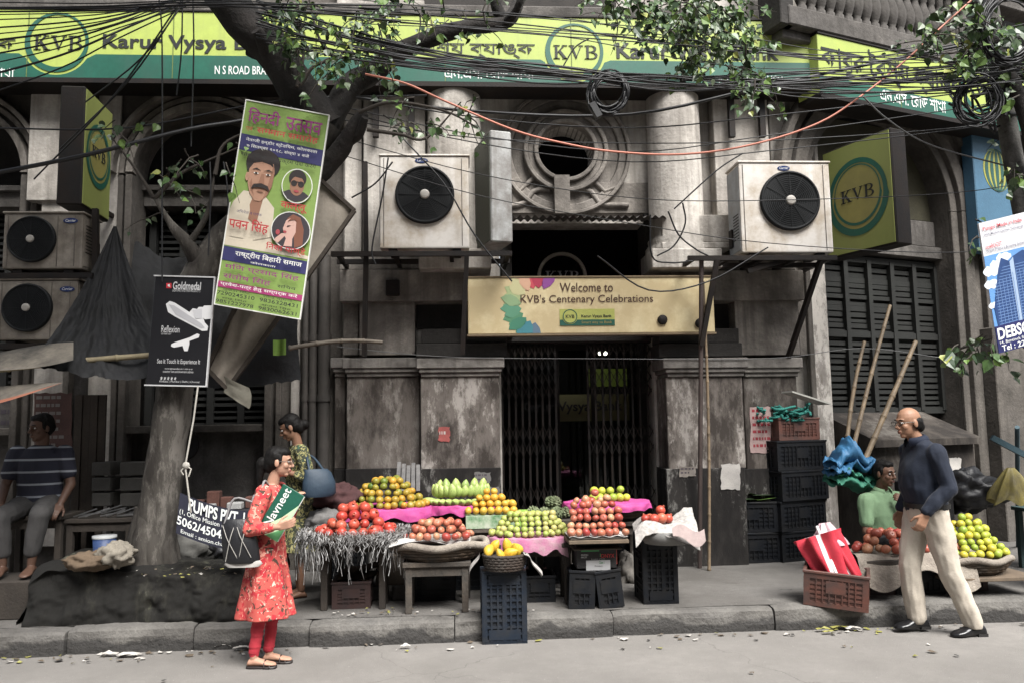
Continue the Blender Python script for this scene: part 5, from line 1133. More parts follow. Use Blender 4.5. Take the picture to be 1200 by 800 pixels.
# ------------------------------------------------------------------ crates
crate_blk = mat('black_crate_plastic', (.006, .0075, .0105), .55, .3, 5, (.012, .0115, .011), .5, 6, .25, .03, 40, spec=.22)
crate_blu = mat('slate_blue_crate_plastic', (.012, .019, .031), .55, .3, 5, (.02, .021, .023), .5, 6, .3, .03, 40, spec=.25)
crate_brn = mat('brown_crate_plastic', (.15, .055, .038), .5, .3, 5, (.06, .035, .03), .15, 6, .3, .03, 40, spec=.45)
crate_dbr = mat('dark_brown_crate_plastic', (.060, .030, .025), .55, .3, 5, (.03, .02, .02), .15, 6, .3, .03, 40)
def side_mb(w_, h, M):
    mb = MB(); t = .012
    mb.box((-w_/2, -t, 0), (w_/2, 0, .035), 0, M); mb.box((-w_/2, -t, h-.05), (w_/2, 0, h-.012), 0, M)
    for s in (-1, 1): mb.box((s*w_/2, -t, .0355), (s*(w_/2-.045), 0, h-.0505), 0, M)
    rows = 5
    for i in range(1, rows): z = .035 + (h-.085)*i/rows; mb.box((-w_/2+.0455, -t*.7, z-.009), (w_/2-.0455, -t*.1, z+.009), 0, M)
    k = max(3, int(w_/.055))
    for i in range(1, k): x = -w_/2+.045 + (w_-.09)*i/k; mb.box((x-.004, -t-.004, .036), (x+.004, -t*.75, h-.051), 0, M)
    mb.box((-.07, -t-.006, h*.42), (.07, -t-.0045, h*.78), 0, M); mb.box((-w_/2+.0455, -.0012, .0355), (w_/2-.0455, -.0002, h-.0505), 0, M)
    return mb
CR = {}
def crate(loc, rot, label, m, size=(.54, .36, .29), group='plastic fruit crates'):
    """loc: middle of its underside; rot: euler angles"""
    key = (m.name, size); w_, d, h = size
    if key in CR: o = dup(CR[key], loc, label, rot); o['group'] = group; return o
    r = root('fruit_crate', (0, 0, 0), label, 'crate', group)
    for ang, ww, off in ((0, w_, d), (180, w_, d), (90, d-.026, w_), (270, d-.026, w_)):
        M = Matrix.Rotation(R(ang), 4, 'Z') @ Matrix.Translation((0, -off/2 + .012, 0)); part('side_panel', side_mb(ww, h, M), m, r)
    mb = MB(); nx_, ny_ = max(4, int(w_/.05)), max(3, int(d/.05))
    for i in range(nx_ + 1): x = -w_/2 + .022 + (w_-.044)*i/nx_; mb.box((x-.008, -d/2+.014, .002), (x+.008, d/2-.014, .014))
    for i in range(ny_ + 1): y = -d/2 + .022 + (d-.044)*i/ny_; q = .016 if i in (0, ny_, ny_//2) else .007; mb.box((-w_/2+.0145, y-q, -.002), (w_/2-.0145, y+q, .011))
    for a_ in (-1, 1): mb.box((a_*(w_/2-.10), -d/2+.05, -.004), (a_*(w_/2-.03), d/2-.05, .009))
    mb.box((-w_/2+.0145, -d/2+.0145, .0141), (w_/2-.0145, d/2-.0145, .0165)); part('base', mb, m, r)
    mb = MB(); t = .018
    for s in (-1, 1): mb.box((-w_/2-.008, s*(d/2+.008), h-.0115), (w_/2+.008, s*(d/2-t), h+.008)); mb.box((s*(w_/2+.008), -d/2+t-.001, h-.0115), (s*(w_/2-t), d/2-t+.001, h+.008))
    part('rim', mb, m, r, .003)
    r.location = loc; r.rotation_euler = rot; CR[key] = r; return r
def rz(a): return (0, 0, R(a))
SB = gr(934, 655, GZ) + V((0, .12, 0)); rk = random.Random(2)
for k, nm in enumerate(('lowest', 'second from the bottom', 'third from the bottom', 'fourth from the bottom')):
    crate(SB + V((rk.uniform(-.02, .02), rk.uniform(-.02, .02), .302*k)), rz(22 + rk.uniform(-4, 4)), 'black plastic crate, %s of the tall stack by the right pier' % nm, crate_blk, (.64, .44, .29))
crate(SB + V((.0, 0, .302*4)), rz(20), 'brown plastic crate on top of the tall black stack', crate_brn, (.54, .40, .22))
ZT = SB.z + .302*4 + .22
L2 = gr(880, 657, GZ)
crate(L2 + V((0, .05, 0)), rz(4), 'black plastic crate on the pavement under the leaf-filled crate', crate_blk); crate(L2 + V((-.01, .06, .302)), rz(-2), 'black plastic crate filled with green leaves by the bamboo stick', crate_blk)
g0 = gr(0, 0, GZ)
def onp(px, py, dy=0.0): return gr(px, py, GZ) + V((0, dy, 0))
crate(gr(592, 751, 0) + V((0, .10, .275)), (R(90), 0, 0), 'slate blue crate standing on end on the road under the mango basket', crate_blu, (.34, .28, .545)) if False else None
def upright(px, py, z, label, m, w_=.34, d=.29, L=.54, tilt=0, rot=0):
    """a crate standing on its short side with its floor towards the street"""
    p = gr(px, py, z); Mx = Matrix.Rotation(R(rot), 4, 'Z') @ Matrix.Rotation(R(tilt), 4, 'Y') @ Matrix.Rotation(R(-90), 4, 'X') @ Matrix.Rotation(R(90), 4, 'Z')
    o = crate((0, 0, 0), (0, 0, 0), label, m, (L, w_, d)); o.location = p + V((0, .02, L/2)); o.rotation_euler = Mx.to_euler(); return o
upright(592, 755, 0, 'slate blue crate standing on end on the road in front of the kerb', crate_blu, .33, .17, .52)
upright(776, 708, GZ, 'black crate standing on end under the newspaper tray', crate_blk, .28, .30, .52)
crate(onp(410, 714, .18), rz(2), 'brown crate holding folded cardboard under the tinsel tray', crate_dbr, (.30, .30, .20))
crate(onp(507, 708, .28), rz(0), 'black crate in the dark under the wooden apple stool', crate_blk, (.36, .3, .29)); crate(onp(634, 709, .26), rz(0), 'black crate holding rags beside the standing blue crate', crate_blk, (.26, .3, .2))
crate(onp(684, 715, .2), (0, R(3), R(-3)), 'black crate under the ONYX carton, left of two', crate_blk, (.20, .3, .28)); crate(onp(717, 714, .2), (0, R(-6), R(5)), 'black crate leaning under the ONYX carton, right of two', crate_blk, (.20, .3, .28))
crate(onp(555, 700, .45), rz(0), 'black crate in deep shade behind the standing blue crate', crate_blk, (.36, .3, .29))
uc = crate(gr(992, 712, GZ) + V((0, .17, .0)), (R(4), R(4), R(-27)), 'brown crate holding a folded red umbrella on the kerb', crate_brn, (.46, .30, .26))
crate(onp(1040, 700, .25), rz(3), 'dark brown crate under the right apple tray', crate_dbr, (.56, .34, .25)); crate(onp(1090, 700, .28), rz(-2), 'dark crate in the middle under the right stall', crate_blk, (.40, .34, .25)); crate(onp(1138, 696, .25), rz(2), 'dark brown crate under the right lime basket', crate_dbr, (.40, .34, .25))
for px, py, sz, nm in ((395, 690, (.36, .3, .3), 'far left, behind the tinsel fringe'), (545, 690, (.30, .3, .26), 'behind the apple stool'), (612, 694, (.34, .3, .3), 'below the guava table'), (655, 697, (.30, .3, .34), 'beside the ONYX carton'), (742, 694, (.24, .3, .36), 'behind the grey rag')):
    crate(onp(px, py, .62), rz(rk.uniform(-5, 5)), 'black crate in the shade under the centre stalls, %s' % nm, crate_blk, sz)
# cardboard, cartons
card = mat('brown_cardboard', (.17, .125, .085), .9, .3, 5, (.07, .055, .04), .3, 4, bump=.1); card_d = mat('dull_cardboard', (.085, .068, .052), .9, .3, 5, bump=.1)
def cbox(p, size, m, label, rot=0, name='cardboard_box', cat='box', group=None, bevel=.004):
    mb = MB(); M = Matrix.Translation(p) @ Matrix.Rotation(R(rot), 4, 'Z'); w_, d, h = size
    mb.box((-w_/2, -d/2, 0), (w_/2, d/2, h), 0, M); mb.box((-w_/2+.002, -d*.02, h), (w_/2-.002, d*.02, h+.002), 0, M); return solo(name, mb, m, label, cat, group, bevel)
cbox(onp(455, 706, .2) + V((0, 0, .12)), (.23, .2, .23), card_d, 'small cardboard box on two stones beside the brown crate', 2)
stone = mat('grey_stone', (.11, .105, .098), .9, .4, 6, DIRT, .3, 4, 0, .6, 20)
for px, lb in ((441, 'left of the two grey stones under the small cardboard box'), (469, 'right of the two grey stones under the small cardboard box')):
    mb = MB(); p = onp(px, 706, .16); mb.box((p.x-.08, p.y-.08, p.z), (p.x+.08, p.y+.08, p.z+.12)); solo('paving_stone', mb, stone, lb, 'stone', None, .025, None, 2)
cp = onp(412, 712, .2)
for i in range(5):
    mb = MB(); mb.grid(lambda a, b: cp + V(((a-.5)*.30 + .02*i, (b-.5)*.26, .20 + .022*i + .03*a*(i % 2) + .02*math.sin(a*4 + i))), 8, 5); 
    M_ = mb; M_.grid(lambda a, b: cp + V(((.5-a)*.30 + .02*i, (b-.5)*.26, .20 + .022*i + .03*(1-a)*(i % 2) + .02*math.sin((1-a)*4 + i) - .004)), 8, 5)
    solo('cardboard_sheet', mb, card, 'crumpled cardboard sheet stacked in the crate under the tinsel tray', 'cardboard', 'cardboard sheets under the tinsel tray')
p = onp(700, 712, .16); Zc = p.z + .295
r = root('fruit_carton', (p.x, p.y, Zc), 'dark printed ONYX fruit carton under the tall apple tray', 'box')
A, B = at(676, 672, p.y - .14), at(722, 636, p.y - .14); mb = MB(); mb.box((A.x, p.y-.14, Zc), (B.x, p.y+.14, B.z)); part('carton', mb, mat('carton_dark', (.030, .028, .028), .7, .3, 4), r, .004)
Pf = Plane((0, p.y-.1405, 0), 0); mb = MB()
def cb(x0, y0, x1, y1, m, o=.002): q0, q1 = Pf.p(x0, y1), Pf.p(x1, y0); mb.box((q0.x, q0.y, .0003), (q1.x, q1.y, o), m, Pf.M)
cb(687, 655.5, 715, 668, 0); cb(681, 643, 702, 646, 1); cb(703, 648, 704, 652, 1)
for s, x0, x1, y0, y1, m, wt in (('ONYX', 704, 720, 648, 653, 2, .02), ('FRESH', 681, 689, 648.5, 651, 0, .01), ('FRUIT', 681, 688, 651.5, 653.5, 0, .01), ('Class 1', 702, 708, 656.5, 660, 1, .01), ('Product', 697, 706, 661.5, 663.5, 3, .01), ('Product of India', 693, 709, 653.5, 655, 0, .0)):
    q0, q1 = Pf.p(x0, y1), Pf.p(x1, y0); text(mb, s, q0.x, q1.x, q0.y, q1.y, .0035, Pf.M, m, wt)
part('carton_print', mb, [flat('print_pale', (.5, .5, .5)), flat('print_green', (.05, .22, .08)), flat('print_red2', (.42, .04, .04)), flat('print_grey', (.1, .1, .1))], r)
mb = MB(); q = V((B.x + .004, p.y - .13, Zc)); mb.box((B.x, p.y-.138, Zc + .03), (B.x+.004, p.y+.1, Zc+.16)); part('red_end', mb, flat('end_red', (.36, .07, .05)), r)

# ------------------------------------------------------------------ baskets, trays, cloths
wick = mat('brown_wicker', (.135, .095, .062), .85, .4, 10, DIRT, .25, 6, 0, .5, 60); wick_d = mat('dark_wicker', (.05, .032, .022), .8, .4, 10, DIRT, .25, 6, 0, .5, 60); sack = mat('sackcloth', (.33, .29, .24), .95, .3, 5, (.12, .10, .085), .35, 4, 0, .6, 50)
def basket(c, rx, ry, h, m, label, rows=6, flare=.72, name='wicker_basket'):
    c = V(c); mb = MB(); n = 44; k = h/rows*.62
    for i in range(rows):
        s = flare + (1-flare)*(i/(rows-1))**.6; z = c.z + k + (h-2*k)*i/(rows-1); vs_ = []; fs = []
        for j in range(n):
            a = 2*math.pi*j/n; w_ = 1 + .012*(1 if (j + i) % 2 else -1); cx, sy_ = math.cos(a), math.sin(a)
            for q in range(6): b = 2*math.pi*q/6; vs_.append((c.x + (rx*s*w_ + k*.8*math.cos(b))*cx, c.y + (ry*s*w_ + k*.8*math.cos(b))*sy_, z + k*math.sin(b)*1.05))
        for j in range(n):
            for q in range(6): fs.append((j*6+q, ((j+1) % n)*6+q, ((j+1) % n)*6+(q+1) % 6, j*6+(q+1) % 6))
        mb.add(vs_, fs, 0, True)
    mb.lathe([(.001, 0), (1*flare, 0), (.97, h*.86), (.001, h*.86)], 36, Matrix.Translation(c) @ Matrix.Diagonal((rx*.97, ry*.97, 1, 1)), 0)
    return solo(name, mb, m, label, 'basket', 'baskets on the fruit stalls')
pink = mat('pink_paper', (.40, .065, .21), .7, .2, 8, (.36, .04, .18), .2, 12, 0, .35, 25); newsp = mat('newsprint', (.37, .35, .325), .9, .18, 14, (.16, .15, .145), .55, 42, 0, .2, 20); whitep = mat('white_wrapping_paper', (.42, .405, .385), .85, .15, 10, bump=.2)
def skirt(c, rx, ry, drop, m, label, seed=0, out=1.05, inner=.55, wave=.03, cat='paper', name='lining_paper', lift=.012):
    c = V(c); mb = MB()
    def f(a, b):
        an = 2*math.pi*a; d = drop * (1 + .55*nz((math.cos(an)*2.2, math.sin(an)*2.2, seed), 1.3, seed))
        if b < .4: s = inner + (1.0-inner)*(b/.4); z = lift + .01*math.sin(an*7+seed)*b
        else: t = (b-.4)/.6; s = 1.0 + (out-1.0)*math.sin(t*math.pi*.5) + .025*math.sin(an*13 + seed + 3*nz((an, t, seed), 1))*t; z = lift - d*t**1.3
        w_ = wave*nz((math.cos(an)*4, math.sin(an)*4, b*3+seed), 1)
        return c + V((rx*(s + w_*.5)*math.cos(an), ry*(s + w_*.5)*math.sin(an), z + w_*.35))
    mb.grid(f, 90, 14); return solo(name, mb, m, label, cat)
def sheet(f, nu, nv, m, label, name, cat, group=None):
    mb = MB(); mb.grid(f, nu, nv); mb.grid(lambda a, b: V(f(1-a, b)) - V((0, 0, .003)), nu, nv); return solo(name, mb, m, label, cat, group)
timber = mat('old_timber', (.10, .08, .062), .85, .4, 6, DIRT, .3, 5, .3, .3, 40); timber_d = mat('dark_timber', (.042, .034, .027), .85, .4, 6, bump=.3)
def stool(x0, x1, y0, y1, zt, m, label, th=.035, leg=.05, name='wooden_stool', z0=GZ):
    r = root(name, ((x0+x1)/2, (y0+y1)/2, z0), label, 'table', 'stall tables'); mb = MB(); mb.box((x0, y0, zt-th), (x1, y1, zt)); part('top', mb, m, r, .004)
    for x in (x0+.02, x1-.02-leg):
        for y in (y0+.02, y1-.02-leg): mb = MB(); mb.box((x, y, z0), (x+leg, y+leg, zt-th)); part('leg', mb, m, r, .004)
    mb = MB(); mb.box((x0+.03, y0+.025, zt-th-.07), (x1-.03, y0+.045, zt-th-.001)); part('apron', mb, m, r); return r

# ------------------------------------------------------------------ fruit
def fruit_mesh(name, mats, fn):
    mb = MB(); fn(mb); return mb.mesh(name, mats)
def ro(prof): return [(q[0], q[1]) for q in prof]
stem = flat('fruit_stem', (.05, .04, .02))
def orb(mb, sq=.92, dim=.1, n=14):
    prof = []
    for i in range(11):
        t = math.pi*i/10; r_ = math.sin(t); z = -math.cos(t)*sq
        if dim and t > 2.4: z -= dim*((t-2.4)/.74)**2
        if dim and t < .5: z += dim*.4*((.5-t)/.5)**2
        prof.append((max(r_, .001), z))
    mb.lathe(prof, n)
def fm_(nm, hues, rough=.42, var=.32, vsc=5): return mat(nm, hues[0], rough, var, vsc, dirt=tuple(c*.45 for c in hues[0]), damt=.75, dsc=4, bump=.1, bsc=90, rnd_hue=hues, fine=True, spec=.35, edge=.04)
m_mand = fm_('mandarin_peel', [(.10, .17, .025), (.30, .22, .03), (.50, .25, .03), (.22, .22, .03), (.58, .30, .04)])
m_pom = fm_('pomegranate_skin', [(.46, .05, .035), (.52, .10, .06), (.36, .035, .03), (.55, .16, .09)], .35); m_app = fm_('apple_skin', [(.40, .085, .06), (.50, .20, .11), (.33, .045, .04), (.55, .32, .18)], .35, .35, 14)
m_gua = fm_('guava_skin', [(.30, .38, .08), (.42, .46, .13), (.34, .36, .10), (.48, .42, .16)]); m_org = fm_('orange_peel', [(.62, .30, .03), (.58, .36, .05), (.50, .36, .06)]); m_lim = fm_('sweet_lime_peel', [(.34, .42, .05), (.52, .50, .06), (.26, .38, .05), (.58, .46, .05)])
m_man = fm_('green_mango_skin', [(.32, .42, .12), (.40, .48, .15), (.28, .38, .11)]); m_ymg = fm_('yellow_mango_skin', [(.68, .38, .03), (.62, .42, .05), (.58, .30, .03)]); m_cus = fm_('custard_apple_skin', [(.12, .15, .075), (.16, .18, .10), (.09, .11, .06)], .8)
def mango(mb):
    rings = []
    for i in range(11):
        t = i/10; z = -1.5 + 3.0*t; r_ = math.sin(math.pi*min(.999, max(.001, t))**.85)**.7; x = .22*math.sin(math.pi*t) + .22*t*t
        rings.append(((x, 0, z), (max(r_, .02), 0, 0), (0, max(r_, .02)*.84, 0)))
    mb.loft(rings, 12)
def custard(mb):
    n = 18; k = 12; vs_ = []; fs = []
    for i in range(k+1):
        t = math.pi*i/k
        for j in range(n):
            a = 2*math.pi*(j + .5*(i % 2))/n; r_ = 1 + .13*math.cos(i*math.pi)*(1 if j % 2 else -1) + .05*nz((j, i, 0), 3.1); vs_.append((r_*math.sin(t)*math.cos(a), r_*math.sin(t)*math.sin(a), -r_*.92*math.cos(t)))
    for i in range(k):
        for j in range(n): fs.append((i*n+j, i*n+(j+1) % n, (i+1)*n+(j+1) % n, (i+1)*n+j))
    mb.add(vs_, fs, 0, False)
def pome(mb):
    orb(mb, .93, 0); mb.lathe([(.22, .86), (.17, 1.0), (.26, 1.18), (.20, 1.17), (.12, 1.0)], 10, None, 1)
def appl(mb): orb(mb, .88, .22); mb.tube([(0, 0, .6), (.02, .03, .98)], .035, 5, 1)
FR = dict(mandarin=fruit_mesh('mandarin', [m_mand, stem], lambda b: (orb(b), b.lathe([(.07, .78), (.05, .84), (.001, .84)], 6, None, 1))), pomegranate=fruit_mesh('pomegranate', [m_pom, flat('calyx', (.30, .06, .03))], pome), apple=fruit_mesh('apple', [m_app, stem], appl), guava=fruit_mesh('guava', [m_gua, stem], lambda b: (orb(b, 1.0, 0, 10), b.lathe([(.13, .93), (.10, 1.05), (.001, 1.05)], 6, None, 1))),
          orange=fruit_mesh('orange', [m_org, stem], lambda b: (orb(b), b.lathe([(.07, .78), (.05, .84), (.001, .84)], 6, None, 1))), sweet_lime=fruit_mesh('sweet_lime', [m_lim, stem], lambda b: (orb(b, .95, .06), b.lathe([(.07, .83), (.05, .89), (.001, .89)], 6, None, 1))), mango=fruit_mesh('mango', m_man, mango), yellow_mango=fruit_mesh('yellow_mango', m_ymg, mango), custard_apple=fruit_mesh('custard_apple', m_cus, custard))
rf = random.Random(77); NF = [0]
def fruit(kind, p, r, label, group, rot=None):
    o = obj(kind, FR[kind], p); s = r * rf.uniform(.82, 1.10); o.scale = (s, s, s); NF[0] += 1
    o.rotation_euler = rot if rot is not None else (rf.uniform(-1.1, 1.1), rf.uniform(-1.1, 1.1), rf.uniform(0, 6.28)); return tag(o, label, kind.replace('_', ' '), group)
def pile(kind, c, rx, ry, r, layers, label, group, rot=None, step=.80, zk=1.45):
    c = V(c); prev = None
    for k in range(layers):
        ax, ay = rx - step*r*2*k*rx/max(rx, ry)*.95, ry - step*r*2*k*.72
        nx_, ny_ = rx - step*r*2*(k+1)*.95, ry - step*r*2*(k+1)*.72
        if ax < r*.9: break
        ay = max(ay, r*.9); row = 0; y = -ay + r
        while y <= ay - r*.9 + 1e-6:
            wx = ax*math.sqrt(max(0, 1 - (y/(ay+.001))**2)) if ay > r*1.5 else ax - r
            n = max(1, int((2*wx - r*.2)/(2*r)) + (1 if k == 0 else 0)); 
            for i in range(n):
                x = (i - (n-1)/2)*2.02*r + (r*.5 if row % 2 else 0)
                hid = k < layers-1 and nx_ > r and (x/(nx_-r*.5+1e-6))**2 + (y/(max(ny_, r)-r*.3+1e-6))**2 < .72
                back = y > r*2.2 and k < layers-1
                if not hid and not back: fruit(kind, c + V((x + rf.gauss(0, r*.14), y + rf.gauss(0, r*.14), r*.95 + k*zk*r + rf.gauss(0, r*.09))), r, label, group, rot)
            y += 1.78*r; row += 1
# A  pomegranates on the tinsel tray
Y = 6.42; cA = at(415, 622, Y); ZA = cA.z
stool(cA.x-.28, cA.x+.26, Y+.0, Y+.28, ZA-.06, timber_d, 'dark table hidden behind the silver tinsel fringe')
mb = MB(); mb.lathe([(.02, 0), (.36, 0), (.40, .06), (.385, .06), (.35, .015), (.02, .015)], 40, Matrix.Translation((cA.x, Y+.03, ZA-.058)) @ Matrix.Diagonal((1, .68, 1, 1))); solo('round_tray', mb, wick, 'round tray under the red pomegranates with tinsel around it', 'tray')
pile('pomegranate', (cA.x, Y+.02, ZA-.035), .31, .20, .044, 4, 'red pomegranate heaped on the tinsel-edged tray', 'pomegranates on the tinsel tray', None, .62, 1.35)
tin = bpy.data.materials.new('silver_tinsel'); tin.use_nodes = True; b_ = tin.node_tree.nodes['Principled BSDF']; b_.inputs['Base Color'].default_value = (.26, .255, .25, 1); b_.inputs['Metallic'].default_value = .4; b_.inputs['Roughness'].default_value = .55
mb = MB(); rt = random.Random(9)
for i in range(900):
    a = rt.uniform(0, 2*math.pi); q = rt.uniform(.92, 1.08); p = V((cA.x + .40*q*math.cos(a), Y + .03 + .27*q*math.sin(a), ZA + rt.uniform(-.035, .02))); L = rt.choice((.04, .05, .06, .08, .10, .14, .20, .32)) * rt.uniform(.7, 1.2); w_ = rt.uniform(.002, .0042)
    o_ = V((math.cos(a), math.sin(a)*.7, 0)); t_ = V((-o_.y, o_.x, 0)); n = 9; vs_ = []
    ph = rt.uniform(0, 6)
    for k in range(n+1):
        s = k/n; c_ = p + o_*(.03*math.sin(s*2.2) + .012*math.sin(s*9+ph)) + t_*(.022*math.sin(s*11+ph)) + V((0, 0, .02*math.sin(min(1, s*3)*3.14) - L*s*s)); tw = ph + s*5; d = (t_*math.cos(tw) + o_*math.sin(tw)) * w_
        vs_ += [c_ - d, c_ + d]
    mb.add(vs_, [(2*k, 2*k+1, 2*k+3, 2*k+2) for k in range(n)], 0, False)
solo('tinsel_garland', mb, tin, 'crinkled silver tinsel fringe hanging round the pomegranate tray', 'garland')
# B  mandarins in the big basket with pink paper
Y = 7.05; cB = at(452, 594, Y); basket((cB.x, Y, cB.z-.16), .40, .33, .15, wick_d, 'big dark basket under the green and orange mandarins', 5); skirt((cB.x, Y, cB.z), .41, .34, .09, pink, 'pink paper lining under the big mandarin heap', 1)
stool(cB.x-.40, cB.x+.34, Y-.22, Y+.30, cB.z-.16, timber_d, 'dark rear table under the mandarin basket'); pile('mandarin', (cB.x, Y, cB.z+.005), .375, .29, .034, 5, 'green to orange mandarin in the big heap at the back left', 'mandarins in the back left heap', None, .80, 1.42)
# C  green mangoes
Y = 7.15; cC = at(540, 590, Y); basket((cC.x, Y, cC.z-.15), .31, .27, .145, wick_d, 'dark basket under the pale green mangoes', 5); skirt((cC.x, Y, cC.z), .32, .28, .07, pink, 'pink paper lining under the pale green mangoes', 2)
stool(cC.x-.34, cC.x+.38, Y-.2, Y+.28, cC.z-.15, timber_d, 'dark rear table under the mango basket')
for k in range(15):
    a = R(190 + 160*k/14); fruit('mango', V((cC.x + .285*math.cos(a), Y + .24*math.sin(a), cC.z + .035)), .042, 'pale green mango lying in the lower row of the mango basket', 'mangoes of the lower row', (R(72) , 0, a + R(90)))
for k in range(12):
    a = R(196 + 148*k/11); fruit('mango', V((cC.x + .235*math.cos(a), Y + .17*math.sin(a), cC.z + .125)), .043, 'pale green mango standing upright in the upper row of the basket', 'mangoes of the upper row', (R(14), rf.uniform(-.12, .12), a + R(90)))
for x, y in ((-.13, .02), (-.03, .05), (.05, .0), (.13, .05), (-.19, .06), (.19, .07)): fruit('mango', V((cC.x + x, Y + y, cC.z + .16)), .042, 'pale green mango standing behind the upper row', 'mangoes behind the upper row', (rf.uniform(-.2, .2), rf.uniform(-.2, .2), rf.uniform(0, 6)))
# D  oranges on the green carton
Y = 6.85; cD = at(575, 601, Y); grn = mat('green_carton', (.055, .20, .06), .6, .3, 9, (.35, .38, .30), .15, 9, 0, .05)
stool(cD.x-.25, cD.x+.45, Y-.13, Y+.2, cD.z-.11, timber, 'plank ledge under the green carton')
cbox((cD.x+.0, Y, cD.z-.108), (.43, .26, .105), grn, 'flat green printed carton under the small oranges', 2); cbox((cD.x+.33, Y+.04, cD.z-.108), (.18, .2, .12), mat('lime_carton', (.22, .38, .07), .6, .2, 6), 'bright green carton end beside the small oranges', -3)
for row, n, y, z in ((0, 7, -.09, 0), (1, 6, -.05, .05), (2, 4, -.01, .10), (0, 7, -.01, 0), (1, 5, .03, .05), (3, 2, .0, .15)):
    for i in range(n): fruit('orange', V((cD.x + (i - (n-1)/2)*.063 + (.026 if row == 1 else 0), Y + y, cD.z + .033 + z)), .0335, 'small orange stacked on the flat green carton', 'oranges on the green carton')
# E  apples on sackcloth basket and stool
Y = 6.42; cE = at(514, 634, Y); basket((cE.x, Y, cE.z-.13), .37, .25, .125, wick, 'wide basket with a sackcloth rim under the pink apples', 5)
mb = MB(); mb.tube([V((cE.x + .375*math.cos(a), Y + .255*math.sin(a), cE.z - .012 + .012*math.sin(a*5))) for a in [2*math.pi*i/40 for i in range(41)]], .030, 8); solo('sackcloth_roll', mb, sack, 'rolled sackcloth round the rim of the apple basket', 'cloth')
stool(cE.x-.17-.10, cE.x+.25, Y-.19, Y+.2, cE.z-.13, timber, 'rough wooden stool under the apple basket')
sheet(lambda a, b: V((cE.x - .37 + .62*a, Y - .22 + .36*b, cE.z + .028 + .02*math.sin(a*5+b*3) - .03*abs(a-.5)*2*(b < .2))), 20, 10, whitep, 'white paper sheet under the pink apples', 'paper_sheet', 'paper')
pile('apple', (cE.x - .01, Y - .01, cE.z+.025), .28, .19, .035, 3, 'pink-red apple on white paper in the sackcloth-rimmed basket', 'apples in the sackcloth basket', None, .7, 1.35)
# F  yellow mangoes in the small wicker basket
Y = 5.98; cF = at(591, 652, Y); basket((cF.x, Y, at(591, 667, Y).z), .155, .13, .12, wick_d, 'small dark wicker basket on the standing blue crate', 6, .85)
sheet(lambda a, b: V((cF.x - .18 - .09*b + .012*math.sin(b*7), Y - .10 + .12*a, cF.z + .035 - .16*b**1.4 + .02*math.sin(a*8)*b - .05*b*abs(a-.5))), 10, 10, newsp, 'newspaper flap hanging over the left rim of the small basket', 'newspaper', 'paper')
sheet(lambda a, b: V((cF.x + .14 + .12*b + .01*math.sin(b*8), Y - .11 + .12*a, cF.z + .03 - .15*b**1.5 + .025*math.sin(a*7)*b)), 10, 10, newsp, 'newspaper flap hanging over the right rim of the small basket', 'newspaper', 'paper')
for x, y, z in ((-.105, -.02, .05), (-.03, -.06, .03), (.045, -.05, .02), (.09, -.03, .05), (.02, .03, .07), (-.06, .05, .07), (.10, .05, .06)): fruit('yellow_mango', V((cF.x + x, Y + y, cF.z + z)), .043, 'ripe yellow mango in the small wicker basket', 'yellow mangoes in the small basket')
# G  guavas
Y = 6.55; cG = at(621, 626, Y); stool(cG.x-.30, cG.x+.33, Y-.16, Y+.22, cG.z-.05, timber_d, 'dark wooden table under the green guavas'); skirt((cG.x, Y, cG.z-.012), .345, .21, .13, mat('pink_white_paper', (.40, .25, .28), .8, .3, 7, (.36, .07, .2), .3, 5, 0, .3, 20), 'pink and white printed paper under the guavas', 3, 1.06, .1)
pile('guava', (cG.x, Y, cG.z+.0), .335, .19, .028, 5, 'small pale green guava heaped on pink paper', 'guavas on pink paper', None, .62, 1.25)
# H  custard apples
Y = 6.88; cH = at(643, 606, Y); stool(cH.x-.2, cH.x+.2, Y-.12, Y+.15, cH.z-.01, timber_d, 'small dark stand under the custard apples')
for x, y, z in ((-.13, 0, .045), (-.04, -.05, .04), (.07, -.03, .04), (.15, .0, .045), (.02, .04, .05), (.02, .01, .135), (.06, .05, .12)): fruit('custard_apple', V((cH.x + x, Y + y, cH.z + z)), .052, 'knobbly grey-green custard apple behind the guavas', 'custard apples')
# I  tall stepped apple tray
Y = 6.28; A, B = at(668, 630, Y-.16), at(735, 630, Y-.16); zt = A.z
r = root('wooden_tray', ((A.x+B.x)/2, Y, zt-.10), 'wooden tray holding the tall stepped heap of red apples', 'tray'); mb = MB(); mb.box((A.x, Y-.16, at(700, 632, Y-.16).z), (B.x, Y+.18, zt)); part('tray_box', mb, timber, r, .006); mb = MB(); mb.box((A.x-.01, Y-.17, at(700, 632, Y-.16).z-.03), (B.x+.012, Y+.18, at(700, 632, Y-.16).z-.001)); part('tray_base', mb, card, r, .004)
sheet(lambda a, b: V((A.x - .005 + (B.x-A.x+.01)*a, Y - .165 + .3*b, zt + .006 + .006*math.sin(a*25))), 30, 4, whitep, 'white paper edging under the tall red apple heap', 'paper_sheet', 'paper')
for k, (n, y, z) in enumerate(((8, -.13, .0), (8, -.08, .045), (7, -.03, .095), (7, .02, .14), (6, .065, .185), (5, .10, .225), (1, .10, .28))):
    for i in range(n): fruit('apple', V(((A.x+B.x)/2 + (i - (n-1)/2)*(.42/(7.3 if k < 2 else 7.0)) + rf.gauss(0, .005) + (.02 if k == 6 else 0), Y + y + rf.gauss(0, .006), zt + .036 + z + rf.gauss(0, .004))), .0335, 'red and yellow apple in the tall stepped heap', 'apples in the stepped heap')
mb = MB(); mb.box((A.x+.03, Y-.1, GZ + .45), (B.x-.03, Y+.17, at(700, 640, Y).z)); solo('support_box', mb, card_d, 'dull cardboard box propping the tall apple tray', 'box', None, .005)
